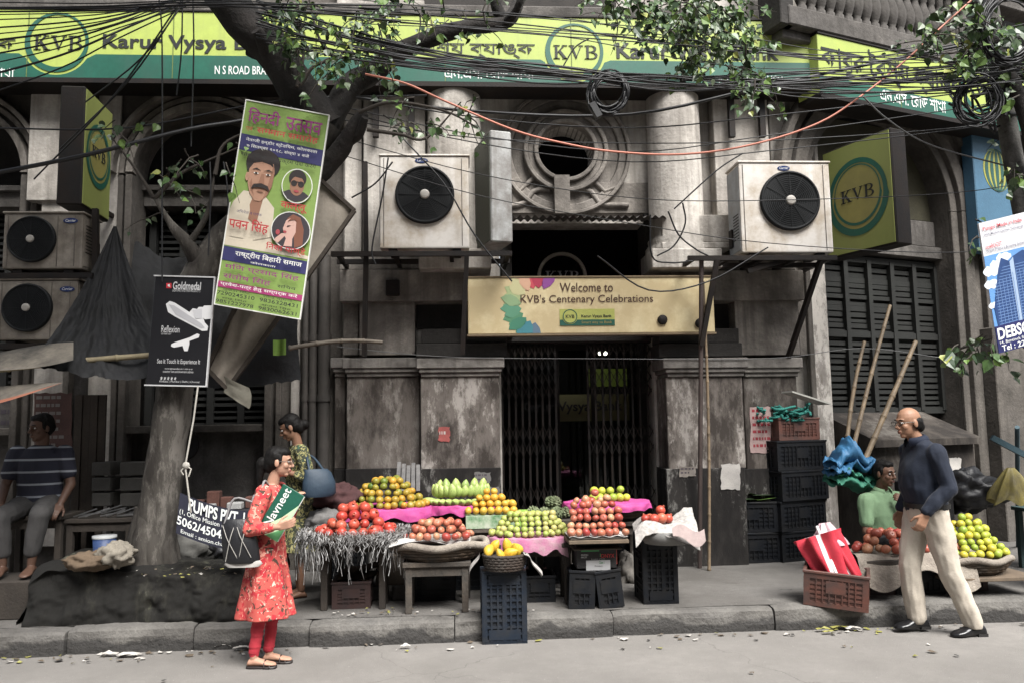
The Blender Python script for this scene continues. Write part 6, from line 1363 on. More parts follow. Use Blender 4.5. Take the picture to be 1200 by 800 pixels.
# J  sweet limes on pink
Y = 7.0; cJ = at(711, 588, Y); basket((cJ.x, Y, cJ.z-.15), .36, .28, .145, wick, 'wide basket with pink paper in front of the gate', 5, .6); skirt((cJ.x, Y, cJ.z), .375, .29, .06, pink, 'pink paper lining of the basket in front of the gate', 5, 1.04, .02); stool(cJ.x-.3, cJ.x+.3, Y-.2, Y+.25, cJ.z-.15, timber_d, 'dark table in front of the gate')
for x, y, z in [(-.13+.058*i, -.07, .045) for i in range(6)] + [(-.11, -.02, .10), (-.045, -.02, .10), (.03, -.02, .10), (.12, -.02, .11), (-.12, 0, .045), (.0, .0, .045), (.1, .02, .045)]: fruit('sweet_lime', V((cJ.x + x, Y + y, cJ.z + z)), .040, 'yellow-green sweet lime on the pink paper before the gate', 'sweet limes before the gate')
# K  newspaper tray with pomegranates
Y = 6.28; cK = at(776, 622, Y); ug = V((cK.x, Y, cK.z))
def nw(a, b):
    x, y = (a-.5)*.50, (b-.5)*.36; fold = .07*math.sin(a*5.5+b*2) + .03*math.sin(b*9+a*4); edge = max(0, abs(a-.5)*2-.66)**1.2*.20 + max(0, .2-b)*.45 + .02*abs(nz((a*7, b*7, 0), 1))
    return ug + V((x + .05*b, y + .02*math.sin(a*7), .055 + fold*.5 - edge + .12*b*a))
sheet(nw, 26, 20, newsp, 'crumpled newspaper sheets spread over the black standing crate', 'newspaper', 'paper')
sheet(lambda a, b: ug + V((.02 + .25*a, -.22 - .03*b, .05 + .03*math.sin(a*6) - (.05 + .17*a*(1.2-a))*b)), 14, 10, mat('pink_newsprint', (.34, .27, .255), .9, .25, 12), 'pinkish newspaper corner hanging in front of the black crate', 'newspaper', 'paper')
mb = MB(); mb.lathe([(.02, 0), (.17, 0), (.215, .10), (.20, .10), (.16, .01), (.02, .01)], 24, Matrix.Translation(ug + V((.03, .02, -.09)))); solo('plastic_tub', mb, mat('grey_tub', (.17, .165, .155), .6, .25, 4), 'grey tub under the newspaper on the black crate', 'tub')
for x, y, z in ((-.13, .0, .10), (-.07, -.04, .10), (-.01, -.04, .105), (.05, -.01, .10), (.0, .03, .16), (-.08, .06, .10)): fruit('pomegranate', ug + V((x, y, z)), .040, 'dark red pomegranate lying on the newspaper', 'pomegranates on the newspaper')
# L  right apples
Y = 6.42; cL = at(1060, 646, Y)
sheet(lambda a, b: V((cL.x - .50 + .95*a, Y - .27 + .5*b, cL.z + .015*math.sin(a*11+b*4) + .01*math.sin(b*9) - (.18*(1+.5*math.sin(a*9))*max(0, .14-b)/.14))), 40, 16, sack, 'cream sackcloth under the apples of the right stall', 'stall_cloth', 'cloth')
mb = MB(); mb.box((cL.x-.44, Y-.22, cL.z-.09), (cL.x+.42, Y+.23, cL.z-.022)); solo('stall_board', mb, timber_d, 'dark board carrying the apples of the right stall', 'board', None, .01)
mb = MB(); mb.box((cL.x-.35, Y-.12, GZ + .26), (cL.x+.38, Y+.2, cL.z-.092)); solo('stall_packing', mb, card_d, 'dark packing case between crates and board of the right stall', 'box', None, .01)
pile('apple', (cL.x, Y-.01, cL.z+.01), .42, .20, .041, 3, 'dusky red apple on the sackcloth of the right stall', 'apples of the right stall', None, .6, 1.3)
# M  right limes
Y = 6.42; cM = at(1132, 650, Y); basket((cM.x, Y, cM.z-.13), .34, .25, .12, wick, 'wide basket under the limes of the right stall', 5)
mb = MB(); mb.tube([V((cM.x + .345*math.cos(a), Y + .255*math.sin(a), cM.z - .01 + .012*math.sin(a*6))) for a in [2*math.pi*i/40 for i in range(41)]], .026, 8); solo('sackcloth_roll', mb, sack, 'rolled sackcloth round the rim of the lime basket', 'cloth')
mb = MB(); mb.box((cM.x-.3, Y-.25, cM.z-.165), (cM.x+.44, Y+.2, cM.z-.135)); solo('packing_board', mb, card, 'pale cardboard slab under the lime basket', 'cardboard', None, .004)
mb = MB(); mb.box((cM.x-.18, Y-.15, GZ+.26), (cM.x+.2, Y+.17, cM.z-.167)); solo('stall_packing', mb, card_d, 'dark packing case under the lime basket', 'box', None, .01)
pile('sweet_lime', (cM.x, Y-.01, cM.z), .31, .21, .034, 7, 'yellow-green lime heaped in the basket of the right stall', 'limes of the right stall', None, .52, 1.35)

# ------------------------------------------------------------------ other things on the right
blue_t = mat('blue_tarpaulin', (.03, .125, .25), .6, .25, 5, bump=.1); green_t = mat('green_tarpaulin', (.03, .17, .11), .7, .25, 5, bump=.1)
def bundle(c, rx, ry, rz_, m, label, name, cat, seed, amp=.35, fq=3.2, n=40):
    mb = MB(); c = V(c)
    mb.grid(lambda a, b: c + V(((rx*math.cos(2*math.pi*a)*math.sin(math.pi*b)), ry*math.sin(2*math.pi*a)*math.sin(math.pi*b), -rz_*math.cos(math.pi*b))) * (1 + amp*nz((math.cos(6.283*a)*math.sin(3.14159*b), math.sin(6.283*a)*math.sin(3.14159*b), math.cos(3.14159*b)), fq, seed) + amp*.5*abs(nz((math.cos(6.283*a)*math.sin(3.14159*b), math.sin(6.283*a)*math.sin(3.14159*b), math.cos(3.14159*b)*2), fq*2.2, seed))) + (V((0, 0, 0))), n, n//2)
    for i, p in enumerate(mb.v):
        q = V(p) - c; f = 1 + amp*nz((q.x/rx, q.y/ry, q.z/rz_), fq*.5, seed) ; mb.v[i] = tuple(c + q*0 + V((q.x, q.y, q.z)))
    return solo(name, mb, m, label, cat)
def blob(c, rx, ry, rz_, m, label, name, cat, seed, amp=.3, fq=2.6, n=44, rot=0):
    mb = MB(); c = V(c); Mz = Matrix.Rotation(R(rot), 3, 'Y')
    def f(a, b):
        d = V((math.cos(2*math.pi*a)*math.sin(math.pi*b), math.sin(2*math.pi*a)*math.sin(math.pi*b), -math.cos(math.pi*b)))
        k = 1 + amp*nz(d, fq, seed) + amp*.7*(abs(nz(d, fq*2.1, seed+3))-.2) + amp*.35*abs(nz(d, fq*4.5, seed+8))
        q = Mz @ V((d.x*rx*k, d.y*ry*k, d.z*rz_*k)); return c + q
    mb.grid(f, n, n//2); return solo(name, mb, m, label, cat)
Yb = 7.15
mb = MB(); c = at(995, 640, Yb); p = gr(996, 640, GZ); mb.box((p.x-.22, Yb-.1, GZ), (p.x+.14, Yb+.25, at(995, 566, Yb).z)); solo('dark_box', mb, mat('black_box', (.015, .014, .016), .7, .3, 4), 'black box beside the crate stack under the blue tarpaulin', 'box', None, .01)
def fold_pile(px0, px1, py0, py1, Y, n, m, label, seed, peak=0):
    r_ = random.Random(seed); mb = MB(); a0, a1 = at(px0, py1, Y), at(px1, py0, Y)
    for k in range(n):
        z0 = a0.z + (a1.z-a0.z)*k/n; hh = (a1.z-a0.z)/n; s = r_.uniform(-.03, .03); c1 = r_.uniform(0, 6)
        def f(a, b, z0=z0, hh=hh, s=s, c1=c1, k=k):
            t = b*2*math.pi; x = a0.x + (a1.x-a0.x)*a*(1-.05*k) + s; w_ = (.16 - .012*k)
            return V((x, Y + w_*math.cos(t) + .02*math.sin(a*7+c1), z0 + hh*.5 + hh*.52*math.sin(t) + .03*math.sin(a*5+c1) + .07*nz((a*5, b*4, k*3+seed), 1) + .05*abs(nz((a*13, b*9, k*3+seed), 1)) - .03*abs(a-.5) + peak*max(0, 1-abs(a-.45)*3)*(k == n-1)*(.5+.5*math.sin(t))))
        mb.grid(f, 48, 32)
    return solo('folded_tarpaulin', mb, m, label, 'tarpaulin')
fold_pile(976, 1024, 552, 570, Yb, 2, green_t, 'folded green tarpaulin under the blue one by the bamboo poles', 4); fold_pile(970, 1018, 534, 553, Yb, 2, blue_t, 'folded bright blue tarpaulin heaped by the bamboo poles', 5, .10)
net = mat('teal_net', (.03, .22, .18), .8, .4, 30, bump=.6, bsc=90)
mb = MB(); rn = random.Random(6); c0 = SB + V((-.10, -.02, .302*4 + .20))
for i in range(90):
    p = c0 + V((rn.gauss(0, .13), rn.gauss(0, .08), abs(rn.gauss(.03, .05)))); pts = [p]
    for k in range(6): pts.append(pts[-1] + V((rn.gauss(0, .06), rn.gauss(0, .05), rn.gauss(-.004, .02))))
    pts = [V((min(max(q.x, c0.x-.26), c0.x+.26), q.y, max(q.z, c0.z))) for q in pts]; mb.tube(spline(pts, 3), .013, 5)
solo('fruit_net', mb, net, 'tangled teal fruit net heaped on the brown top crate', 'net')
mb = MB(); a, b = at(922, 459, 7.0), at(966, 473, 7.0); mb.bar(a, b, .014, .24, 0, (0, 1, 0)); solo('cover_board', mb, mat('pale_board', (.3, .3, .27), .8, .3, 6), 'pale edged board lying aslant on the teal net', 'board')
mb = MB(); Tw_ = MB(); rl = random.Random(13)
for i in range(30):
    a = rl.uniform(0, 6.28); p = L2 + V((rl.uniform(-.24, .24), .06 + rl.uniform(-.17, .05), .60 + rl.uniform(.01, .08))); d = V((math.cos(a), math.sin(a)*.4, rl.uniform(-.1, .15))); s = d.cross(V((0, 0, 1))).normalized()*.03; L_ = rl.uniform(.16, .30); mb.add([p - s, p + s, p + d*L_*.6 + s*1.2, p + d*L_, p + d*L_*.6 - s*1.2], [(0, 1, 2, 3, 4)], rl.randint(0, 2))
solo('banana_leaves', mb, [mat('leaf_strip_green', (.09, .17, .03), .6, .3, 8), mat('leaf_strip_pale', (.24, .28, .10), .6, .3, 8), mat('leaf_strip_dark', (.03, .06, .02), .6, .3, 8)], 'cut green leaf strips filling the black crate', 'leaves')
# folded umbrella in the brown crate
r = root('folded_umbrella', uc.location + V((0, 0, .02)), 'folded red and white umbrella standing in the brown kerb crate', 'umbrella'); U0 = at(981, 674, 6.10); U1 = at(957, 616, 6.28)
mb = MB(); mb.tube([U0, U1], .012, 8); mb.tube([U0 + V((.02, .02, .0)), at(1003, 676, 6.2)], .006, 5); part('shaft', mb, sign_white, r)
def um(cx0, cy0, cx1, cy1, r0, r1, m, Y0, Y1, seed):
    mb = MB(); p, q = at(cx0, cy0, Y0), at(cx1, cy1, Y1); ax = (q-p); L = ax.length; ax.normalize(); x = ax.cross(V((0, 1, 0))).normalized(); y = ax.cross(x)
    def f(a, b): t = 2*math.pi*a; rr_ = (r0 + (r1-r0)*b) * (1 + .28*math.sin(t*6 + seed + b*1.5) + .1*nz((a*9, b*3, seed), 1)); return p + ax*L*b + x*rr_*math.cos(t) + y*rr_*.75*math.sin(t)
    mb.grid(f, 64, 16)
    for i in range(len(mb.mi)): mb.mi[i] = 1 if (i % 64)//3 % 6 == 4 else 0
    return part('canopy', mb, [m, mat('umbrella_white', (.55, .5, .5), .6, .2, 6)], r)
um(978, 676, 958, 626, .10, .155, mat('umbrella_red', (.50, .03, .05), .6, .2, 6), 6.18, 6.26, 1); um(972, 640, 966, 612, .13, .035, mat('umbrella_pink_white', (.60, .42, .46), .6, .2, 6), 6.27, 6.30, 2); um(1000, 678, 968, 628, .06, .10, mat('umbrella_red', (.5, .03, .05)), 6.15, 6.24, 3)
# dark heap, table, post and yellow bag at far right
mb = MB(); a0 = at(1098, 556, 7.2); blob(at(1128, 575, 7.25), .32, .22, .17, mat('black_polythene', (.022, .022, .024), .45, .3, 5), 'heap of crumpled black polythene behind the limes', 'polythene_heap', 'polythene', 3, .5, 2.4)
p = gr(1130, 640, GZ); stool(p.x-.28, p.x+.25, 7.0, 7.4, at(1130, 598, 7.1).z, mat('dull_teal_wood', (.028, .055, .055), .7, .3, 5), 'dull teal wooden stand under the black polythene heap')
mb = MB(); mb.tube([gr(1193, 640, GZ), at(1192, 500, 7.0)], .02, 8); mb.bar(at(1162, 512, 7.0), at(1215, 540, 6.9), .05); solo('blue_post', mb, mat('blue_paint', (.04, .08, .10), .6, .3, 6), 'thin blue post holding the yellow bag at far right', 'post')
mb = MB(); c = at(1186, 570, 6.9)
def yb(a, b): t = 2*math.pi*a; rr_ = .03 + .15*b**.8 * (1 + .25*math.sin(t*7 + b*2) + .2*nz((math.cos(t)*2, math.sin(t)*2, b*2), 1)); return c + V((rr_*math.cos(t)*1.1, rr_*.6*math.sin(t), .17 - .30*b + .03*math.sin(t*5)*b))
mb.grid(yb, 48, 12); solo('yellow_bag', mb, mat('yellow_polythene', (.33, .27, .06), .55, .35, 6, (.12, .10, .04), .2, 6), 'crumpled yellow bag tied to the blue post at far right', 'bag')
# ------------------------------------------------------------------ left bench, tools, bits on the plinth
bench_w = timber_d
stool(at(2, 600, 7.0).x, at(84, 600, 7.0).x, 6.85, 7.25, at(40, 602, 7.0).z, bench_w, 'dark wooden bench under the man in the striped shirt', name='wooden_bench')
mb = MB(); p0, p1 = at(84, 560, 7.6), at(124, 462, 7.6); 
for k in range(4): x = p0.x + (p1.x-p0.x)*k/4; mb.box((x+.003, 7.6+.01*(k % 2), GZ), (x+(p1.x-p0.x)/4-.003, 7.63+.01*(k % 2), p1.z))
solo('plank_screen', mb, mat('dusky_plank', (.055, .043, .033), .85, .4, 5), 'dark plank screen behind the bench', 'screen')
for i, (px, py) in enumerate(((118, 585), (151, 585), (118, 567), (151, 567), (118, 549), (151, 549))):
    a = at(px - 11, py + 8, 7.5); b = at(px + (11 if px < 130 else 17), py - 8, 7.5); mb = MB(); mb.box((a.x, 7.5, a.z), (b.x, 7.75, b.z)); solo('grey_carton', mb, mat('grey_carton', (.10, .095, .085), .9, .3, 5), 'dusty grey carton in the small stack left of the trunk', 'box', 'grey cartons left of the trunk', .006)
Yt = 7.1; stool(at(88, 590, Yt).x, at(168, 590, Yt).x, Yt-.2, Yt+.25, at(128, 604, Yt).z, bench_w, 'dark low table of tools left of the trunk', name='tool_table'); rt = random.Random(5); zt = at(128, 604, Yt).z
for i in range(14):
    c = V((rt.uniform(at(94, 590, Yt).x, at(160, 590, Yt).x), Yt + rt.uniform(-.18, .12), zt + .012)); a = rt.uniform(-.6, .6); mb = MB(); mb.bar(c, c + V((math.cos(a)*.2, math.sin(a)*.12, rt.uniform(0, .07))), .022, .01); solo('metal_tool', mb, mat('dull_tool_steel', (.22, .22, .22), .4, .4, 8, metal=.6), 'dull metal tool scattered on the low tool table', 'tool', 'tools on the low table')
PT = lambda px, py: gr(px, py, .60)
c = PT(105, 655) + V((0, .25, 0)); r = root('paint_tub', c, 'small blue tub with a white lid on the tree plinth', 'tub'); mb = MB(); mb.lathe([(.075, -.06), (.088, .13), (.02, .13)], 24, Matrix.Translation(c)); part('tub', mb, mat('tub_blue', (.03, .055, .14), .5, .2, 5), r); mb = MB(); mb.lathe([(.092, .13), (.092, .15), (.01, .152)], 24, Matrix.Translation(c)); part('lid', mb, mat('lid_white', (.36, .37, .37), .6, .2), r)
blob(PT(100, 664) + V((0, .1, .03)), .17, .12, .065, mat('brown_rag', (.12, .085, .055), .95, .3, 6), 'brown rag bundle lying on the tree plinth', 'cloth_bundle', 'cloth', 4, .4, 2); blob(PT(128, 664) + V((0, .12, .07)), .12, .10, .085, mat('cream_rag', (.23, .205, .165), .95, .4, 6), 'cream cloth bag slumped beside the tub on the plinth', 'cloth_bundle', 'cloth', 6, .45, 2.2)
blob(at(224, 640, 6.85), .17, .12, .15, mat('grey_sack', (.10, .098, .09), .95, .3, 5), 'grey sack slumped behind the pump banner', 'sack', 'sack', 8, .3, 2); blob(PT(272, 661) + V((0, .15, .02)), .08, .06, .05, mat('pinkish_cloth', (.30, .15, .12), .95, .3, 7), 'small pinkish cloth on the plinth edge', 'cloth_bundle', 'cloth', 9, .4, 2.5); blob(PT(250, 655) + V((0, .3, .05)), .12, .10, .09, mat('black_polythene', (.02, .02, .02)), 'black bag on the plinth below the pump banner', 'bag', 'bag', 10, .35, 2)
Yl = 7.0; zl = at(260, 596, Yl).z; mb = MB(); mb.box((at(214, 600, Yl).x, Yl-.1, GZ), (at(330, 600, Yl).x, Yl+.3, zl)); solo('low_counter', mb, mat('dark_cloth_counter', (.018, .018, .022), .9, .3, 5), 'dark low counter behind the pump banner', 'counter', None, .01)
for px, wd, m, lb, hh in ((231, 13, 'b', 'brown brick at the left end of the dark counter', .08), (249, 15, 'b', 'tall brown brick pair in the middle of the dark counter', .15), (264, 13, 'b', 'brown brick right of the middle on the dark counter', .10), (243, 22, 'w', 'pale packet between bricks on the dark counter', .05), (277, 17, 'w', 'pale packet near the woman on the dark counter', .06), (295, 16, 'b', 'brown brick next to the walking woman on the dark counter', .10)):
    a = at(px - wd/2, 590, Yl); b = at(px + wd/2, 590, Yl); mb = MB(); y_ = Yl - .08 if m == 'w' else Yl; mb.box((a.x, y_, zl), (b.x, y_ + .1, zl + hh)); solo('brick' if m == 'b' else 'pale_packet', mb, mat('dusky_brick', (.12, .055, .042), .95, .4, 8) if m == 'b' else mat('pale_packet', (.34, .34, .33), .7, .2), lb, 'brick' if m == 'b' else 'packet', None, .008)
mb = MB(); q = at(222, 520, 8.30); mb.lathe([(.001, 0), (.13, .005), (.16, .06), (.15, .065), (.11, .02), (.001, .02)], 28, Matrix.Translation((q.x, 8.17, q.z)) @ Matrix.Rotation(R(90), 4, 'X')); solo('black_pan', mb, black_iron, 'round black pan hanging on the grey wall right of the trunk', 'pan')
# things by the mandarins
blob(at(395, 585, 7.0), .22, .16, .13, mat('maroon_cloth', (.06, .022, .022), .9, .5, 10), 'dark maroon cloth heap left of the mandarins', 'cloth_bundle', 'cloth', 12, .4, 2.4); blob(at(385, 610, 6.85), .17, .14, .10, mat('grey_cloth', (.13, .125, .12), .9, .3, 6), 'grey cloth draped below the maroon heap', 'cloth_bundle', 'cloth', 14, .35, 2.2)
mb = MB()
for k in range(5): mb.bar(at(466 + 6*k, 575, 7.4), at(468 + 5.5*k, 541 + (k*7) % 5, 7.5), .035, .02)
solo('stick_bundle', mb, mat('striped_sticks', (.16, .155, .15), .8, .5, 20), 'bundle of short grey sticks behind the mandarins', 'sticks')
blob(onp(747, 690, .3) + V((0, 0, .12)), .10, .08, .15, mat('grey_rag', (.20, .185, .165), .95, .35, 7), 'grey rag stuffed between the leaning crates', 'cloth_bundle', 'cloth', 16, .5, 2.5); blob(onp(636, 690, .28) + V((0, 0, .10)), .10, .09, .06, mat('maroon_cloth', (.06, .022, .022)), 'dark rag on the small crate below the guavas', 'cloth_bundle', 'cloth', 18, .45, 2.5)
# ------------------------------------------------------------------ litter on the road
pb = bpy.data.materials.new('clear_polythene'); pb.use_nodes = True; b_ = pb.node_tree.nodes['Principled BSDF']; b_.inputs['Base Color'].default_value = (.62, .62, .62, 1); b_.inputs['Roughness'].default_value = .2; b_.inputs['Alpha'].default_value = .55
blob(gr(678, 746, 0) + V((0, .06, .05)), .095, .06, .06, pb, 'crumpled clear plastic bag on the road by the kerb', 'plastic_bag', 'bag', 20, .5, 2.8)
mb = MB(); rl = random.Random(31)
for i in range(170):
    x = rl.uniform(-4.3, 4.3); d_ = abs(rl.gauss(0, .09)); y = kz(x) - .02 - d_
    if rl.random() < .30: x = rl.choice((gr(985, 738, 0).x + rl.gauss(0, .25), gr(120, 765, 0).x + rl.gauss(0, .3))); y = kz(x) - .03 - abs(rl.gauss(0, .10))
    if rl.random() < .12: y -= rl.uniform(.1, .9)
    s = rl.uniform(.006, .026); a = rl.uniform(0, 6.28); n = rl.randint(4, 6); mb.add([(x + s*rl.uniform(.6, 1.2)*math.cos(a + 6.28*k/n)*1.3, y + s*rl.uniform(.6, 1.2)*math.sin(a + 6.28*k/n), .005 + rl.uniform(0, .014)) for k in range(n)], [tuple(range(n))], rl.choices((0, 1, 2, 3), (5, 3, 2, 1))[0])
for i in range(90):
    p = rl.choice((PT(235, 668), PT(215, 675), onp(450, 718), onp(560, 718))) + V((rl.gauss(0, .22), rl.gauss(0, .05), .012)); s = rl.uniform(.006, .018); a = rl.uniform(0, 6.28); mb.add([p + V((s*math.cos(a + 1.57*k), s*math.sin(a + 1.57*k), rl.uniform(0, .01))) for k in range(4)], [(0, 1, 2, 3)], rl.choices((0, 1, 2, 3), (4, 3, 2, 1))[0])
for px, py, s in ((150, 768, .06), (128, 767, .05), (262, 758, .05), (235, 757, .035), (283, 760, .05), (475, 758, .03), (965, 738, .045), (985, 736, .06), (1000, 737, .05), (972, 741, .04)):
    c = gr(px, py, .012); k = rl.choice((1, 1, 2)); mb.grid(lambda a, b: c + V(((a-.5)*s*2.4, (b-.5)*s*.9 , .012 + .03*abs(nz((a*4, b*4, px), 1)))), 5, 4, k, False)
o = obj('street_litter', mb.mesh('street_litter', [flat('litter_brown', (.09, .07, .05)), flat('litter_pale', (.38, .36, .33)), flat('litter_leaf', (.20, .19, .05)), flat('litter_dark', (.03, .028, .026))])); tag(o, 'scraps of paper and dry leaves along the kerb', 'litter', None, 'stuff')
print('FRUIT', NF[0], 'CABLES', ncab[0])
bam(gr(-195, 712, GZ), at(-192, 440, 6.22), .028, 'upright bamboo post under the left end of the tarpaulin pole', bamboo_g, 8)
# ------------------------------------------------------------------ people
def remesh(mb, mats, voxel, smooth=3, wr=0.0, wfq=9.0, seed=0, stretch=(1, 1, .55), paint=None):
    me = bpy.data.meshes.new('tmp'); me.from_pydata(mb.v, [], mb.f); o = bpy.data.objects.new('tmp', me); COL.objects.link(o)
    md = o.modifiers.new('r', 'REMESH'); md.mode = 'VOXEL'; md.voxel_size = voxel
    if smooth: s_ = o.modifiers.new('s', 'SMOOTH'); s_.iterations = smooth; s_.factor = .5
    dg = DG(); dg.update(); out = bpy.data.meshes.new_from_object(o.evaluated_get(dg)); bpy.data.objects.remove(o); bpy.data.meshes.remove(me)
    if wr:
        nr = [v.normal.copy() for v in out.vertices]
        for v, n in zip(out.vertices, nr):
            q = V((v.co.x*stretch[0], v.co.y*stretch[1], v.co.z*stretch[2])); k = nz(q, wfq, seed) + .5*nz(q, wfq*2.3, seed+4)
            v.co += n * wr * (k - .5*abs(nz(q, wfq*1.4, seed+9)))
    out.materials.clear()
    for m in (mats if isinstance(mats, (list, tuple)) else [mats]): out.materials.append(m)
    out.polygons.foreach_set('use_smooth', [True]*len(out.polygons))
    out.polygons.foreach_set('material_index', [paint(p.center) if paint else 0 for p in out.polygons]); out.update(); return out
def kid(name, me, parent): return obj(name, me, (0, 0, 0), parent)
def skin_m(n, c): return mat(n, c, .55, .12, 12, bump=.05, bsc=80, spec=.35)
hair_m = mat('black_hair', (.005, .004, .0035), .6, .4, 40, bump=.25, bsc=120, spec=.18)
def hand(mb, wst, d, n, thumb, curl=.5, s_=1.0):
    """palm, four bent fingers of different lengths and a thumb; n is where the palm faces, thumb = +1 or -1 along d x n"""
    w_ = V(wst); d = V(d).normalized(); n = V(n); n = (n - d*n.dot(d)).normalized(); t = d.cross(n) * thumb
    for i in range(4):
        o = (1.5 - i) * .019 * s_; mb.cap(w_ + d*.008 + t*o*.7, .016*s_, w_ + d*.085*s_ + t*o, .0125*s_, 8)
        L = (.072, .082, .076, .058)[i] * s_; p = w_ + d*.088*s_ + t*o*1.05; a = curl*.5
        for k, q in enumerate((.42, .32, .26)):
            v = d*math.cos(a) + n*math.sin(a); e = p + v*L*q; mb.cap(p, (.0098 - .0012*k)*s_, e, (.0090 - .0012*k)*s_, 8); p = e; a += curl
    p = w_ + d*.02*s_ + t*.026*s_; v = (d*.62 + t*.62 + n*.35).normalized(); e = p + v*.045*s_; mb.cap(p, .0145*s_, e, .011*s_, 8); v = (d*.9 + t*.15 + n*.45*min(1, curl+.3)).normalized(); mb.cap(e, .011*s_, e + v*.042*s_, .0085*s_, 8)
def head_geo(mb, H, female=False):
    def E(c, r): 
        b = len(mb.v); mb.ell(c, r, 18, H)
    E((-.012, 0, .032), (.094, .075, .088)); E((.016, 0, -.035), (.066, .055 if female else .058, .078)); E((.054, 0, -.092), (.023, .026, .019))
    E((.070, 0, .030), (.022, .046, .011)); E((.084, 0, -.058), (.011, .021, .011)); E((.082, 0, -.068), (.011, .019, .008))
    for s in (-1, 1): E((.052, s*.033, -.024), (.027, .023, .025)); E((-.008, s*.077, -.006), (.020, .009, .031))
    mb.cap(H @ V((.084, 0, .016)), .0085, H @ V((.106, 0, -.024)), .012, 10)
    for s in (-1, 1): E((.094, s*.010, -.030), (.011, .009, .008))
def neck_geo(mb, H, base, r=.055): mb.cap(H @ V((-.022, 0, -.055)), r*.95, base, r*1.08, 14)
def face_parts(r, H, glasses=False, moustache=False, brow_m=None, lip=None):
    mb = MB()
    for s in (-1, 1):
        mb.ell((.0765, s*.031, .008), (.010, .0135, .0068), 12, H, 0); mb.ell((.0845, s*.031, .008), (.0035, .0058, .0058), 10, H, 1)
    kid('eyes', mb.mesh('eyes', [flat('eye_white', (.45, .42, .40), .3), flat('eye_dark', (.012, .008, .006), .2)]), r)
    mb = MB()
    for s in (-1, 1): mb.tube([H @ V((.086, s*.014, .030)), H @ V((.088, s*.032, .035)), H @ V((.076, s*.052, .030))], [.004, .0045, .002], 6)
    kid('eyebrows', mb.mesh('eyebrows', hair_m), r)
    if lip:
        mb = MB(); mb.ell((.0885, 0, -.057), (.008, .021, .0052), 12, H); mb.ell((.0865, 0, -.067), (.008, .017, .0058), 12, H); kid('lips', mb.mesh('lips', lip), r)
    if moustache:
        mb = MB()
        for s in (-1, 1): mb.tube([H @ V((.098, 0, -.045)), H @ V((.092, s*.018, -.047)), H @ V((.080, s*.034, -.056))], [.007, .0065, .003], 8)
        kid('moustache', mb.mesh('moustache', hair_m), r)
    if glasses:
        mb = MB()
        for s in (-1, 1):
            pts = [H @ V((.103, s*.034 + .024*math.cos(a), .006 + .016*math.sin(a))) for a in [2*math.pi*i/16 for i in range(17)]]; mb.tube(pts, .0022, 5)
            mb.tube([H @ V((.102, s*.058, .010)), H @ V((.05, s*.078, .012)), H @ V((-.01, s*.081, .008))], .002, 5)
        mb.tube([H @ V((.103, .011, .008)), H @ V((.106, 0, .011)), H @ V((.103, -.011, .008))], .002, 5); kid('glasses', mb.mesh('glasses', flat('glasses_metal', (.10, .09, .08), .3, .6)), r)
def hair_geo(H, style):
    mb = MB()
    def E(c, q): mb.ell(c, q, 18, H)
    if style == 'bald':
        for s in (-1, 1): E((-.040, s*.062, -.002), (.052, .020, .046)); E((-.002, s*.070, .004), (.014, .010, .026)); E((-.07, s*.04, -.03), (.035, .035, .045))
        E((-.088, 0, -.004), (.026, .058, .058))
    else:
        E((-.028, 0, .048), (.095, .083, .086)); E((-.05, 0, .01), (.075, .081, .085)); E((.012, 0, .085), (.066, .064, .040))
        for s in (-1, 1): E((.014, s*.071, .022), (.018, .010, .036))
        if style in ('tied', 'bun'):
            E((.0, 0, .078), (.085, .074, .046)); E((-.075, 0, -.02), (.055, .065, .075))
            if style == 'tied': E((-.13, 0, -.015), (.055, .045, .055)); mb.cap(H @ V((-.14, 0, -.03)), .042, H @ V((-.15, 0, -.17)), .02, 12); mb.cap(H @ V((-.15, 0, -.15)), .022, H @ V((-.14, .0, -.30)), .010, 10)
            else: E((-.13, 0, -.03), (.05, .05, .05))
    return mb
def foot_geo(mb, heel, toe, z=0.0, w_=.045, h=.075):
    a, b = V(heel), V(toe); d = (b-a); L = d.length; d.normalize(); s = V((-d.y, d.x, 0)); rings = []
    for t, ww, hh, zz in ((0, .5, .45, .5), (.06, .78, .80, .0), (.25, .80, 1.0, .0), (.45, .86, .86, 0), (.7, 1.08, .55, 0), (.88, 1.0, .42, 0), (.97, .65, .30, .0), (1, .3, .15, .1)):
        hv = h*hh/2; rings.append((a + d*L*t + V((0, 0, z + hv + .002)), s*w_*ww, V((0, 0, hv))))
    mb.loft(rings, 16)
def rings(lst): return [(V((f, l, z)), V((rf_, 0, 0)), V((0, rl_, 0))) for f, l, z, rf_, rl_ in lst]
def Hm(c, yaw=0, pitch=0, roll=0, s=1.0): return Matrix.Translation(V(c)) @ Matrix.Rotation(R(yaw), 4, 'Z') @ Matrix.Rotation(R(pitch), 4, 'Y') @ Matrix.Rotation(R(roll), 4, 'X') @ Matrix.Scale(s, 4)
def person(base, heading, scale, label, group=None):
    r = root('person', base, label, 'person', group); r.rotation_euler = (0, 0, R(heading)); r.scale = (scale,)*3; return r

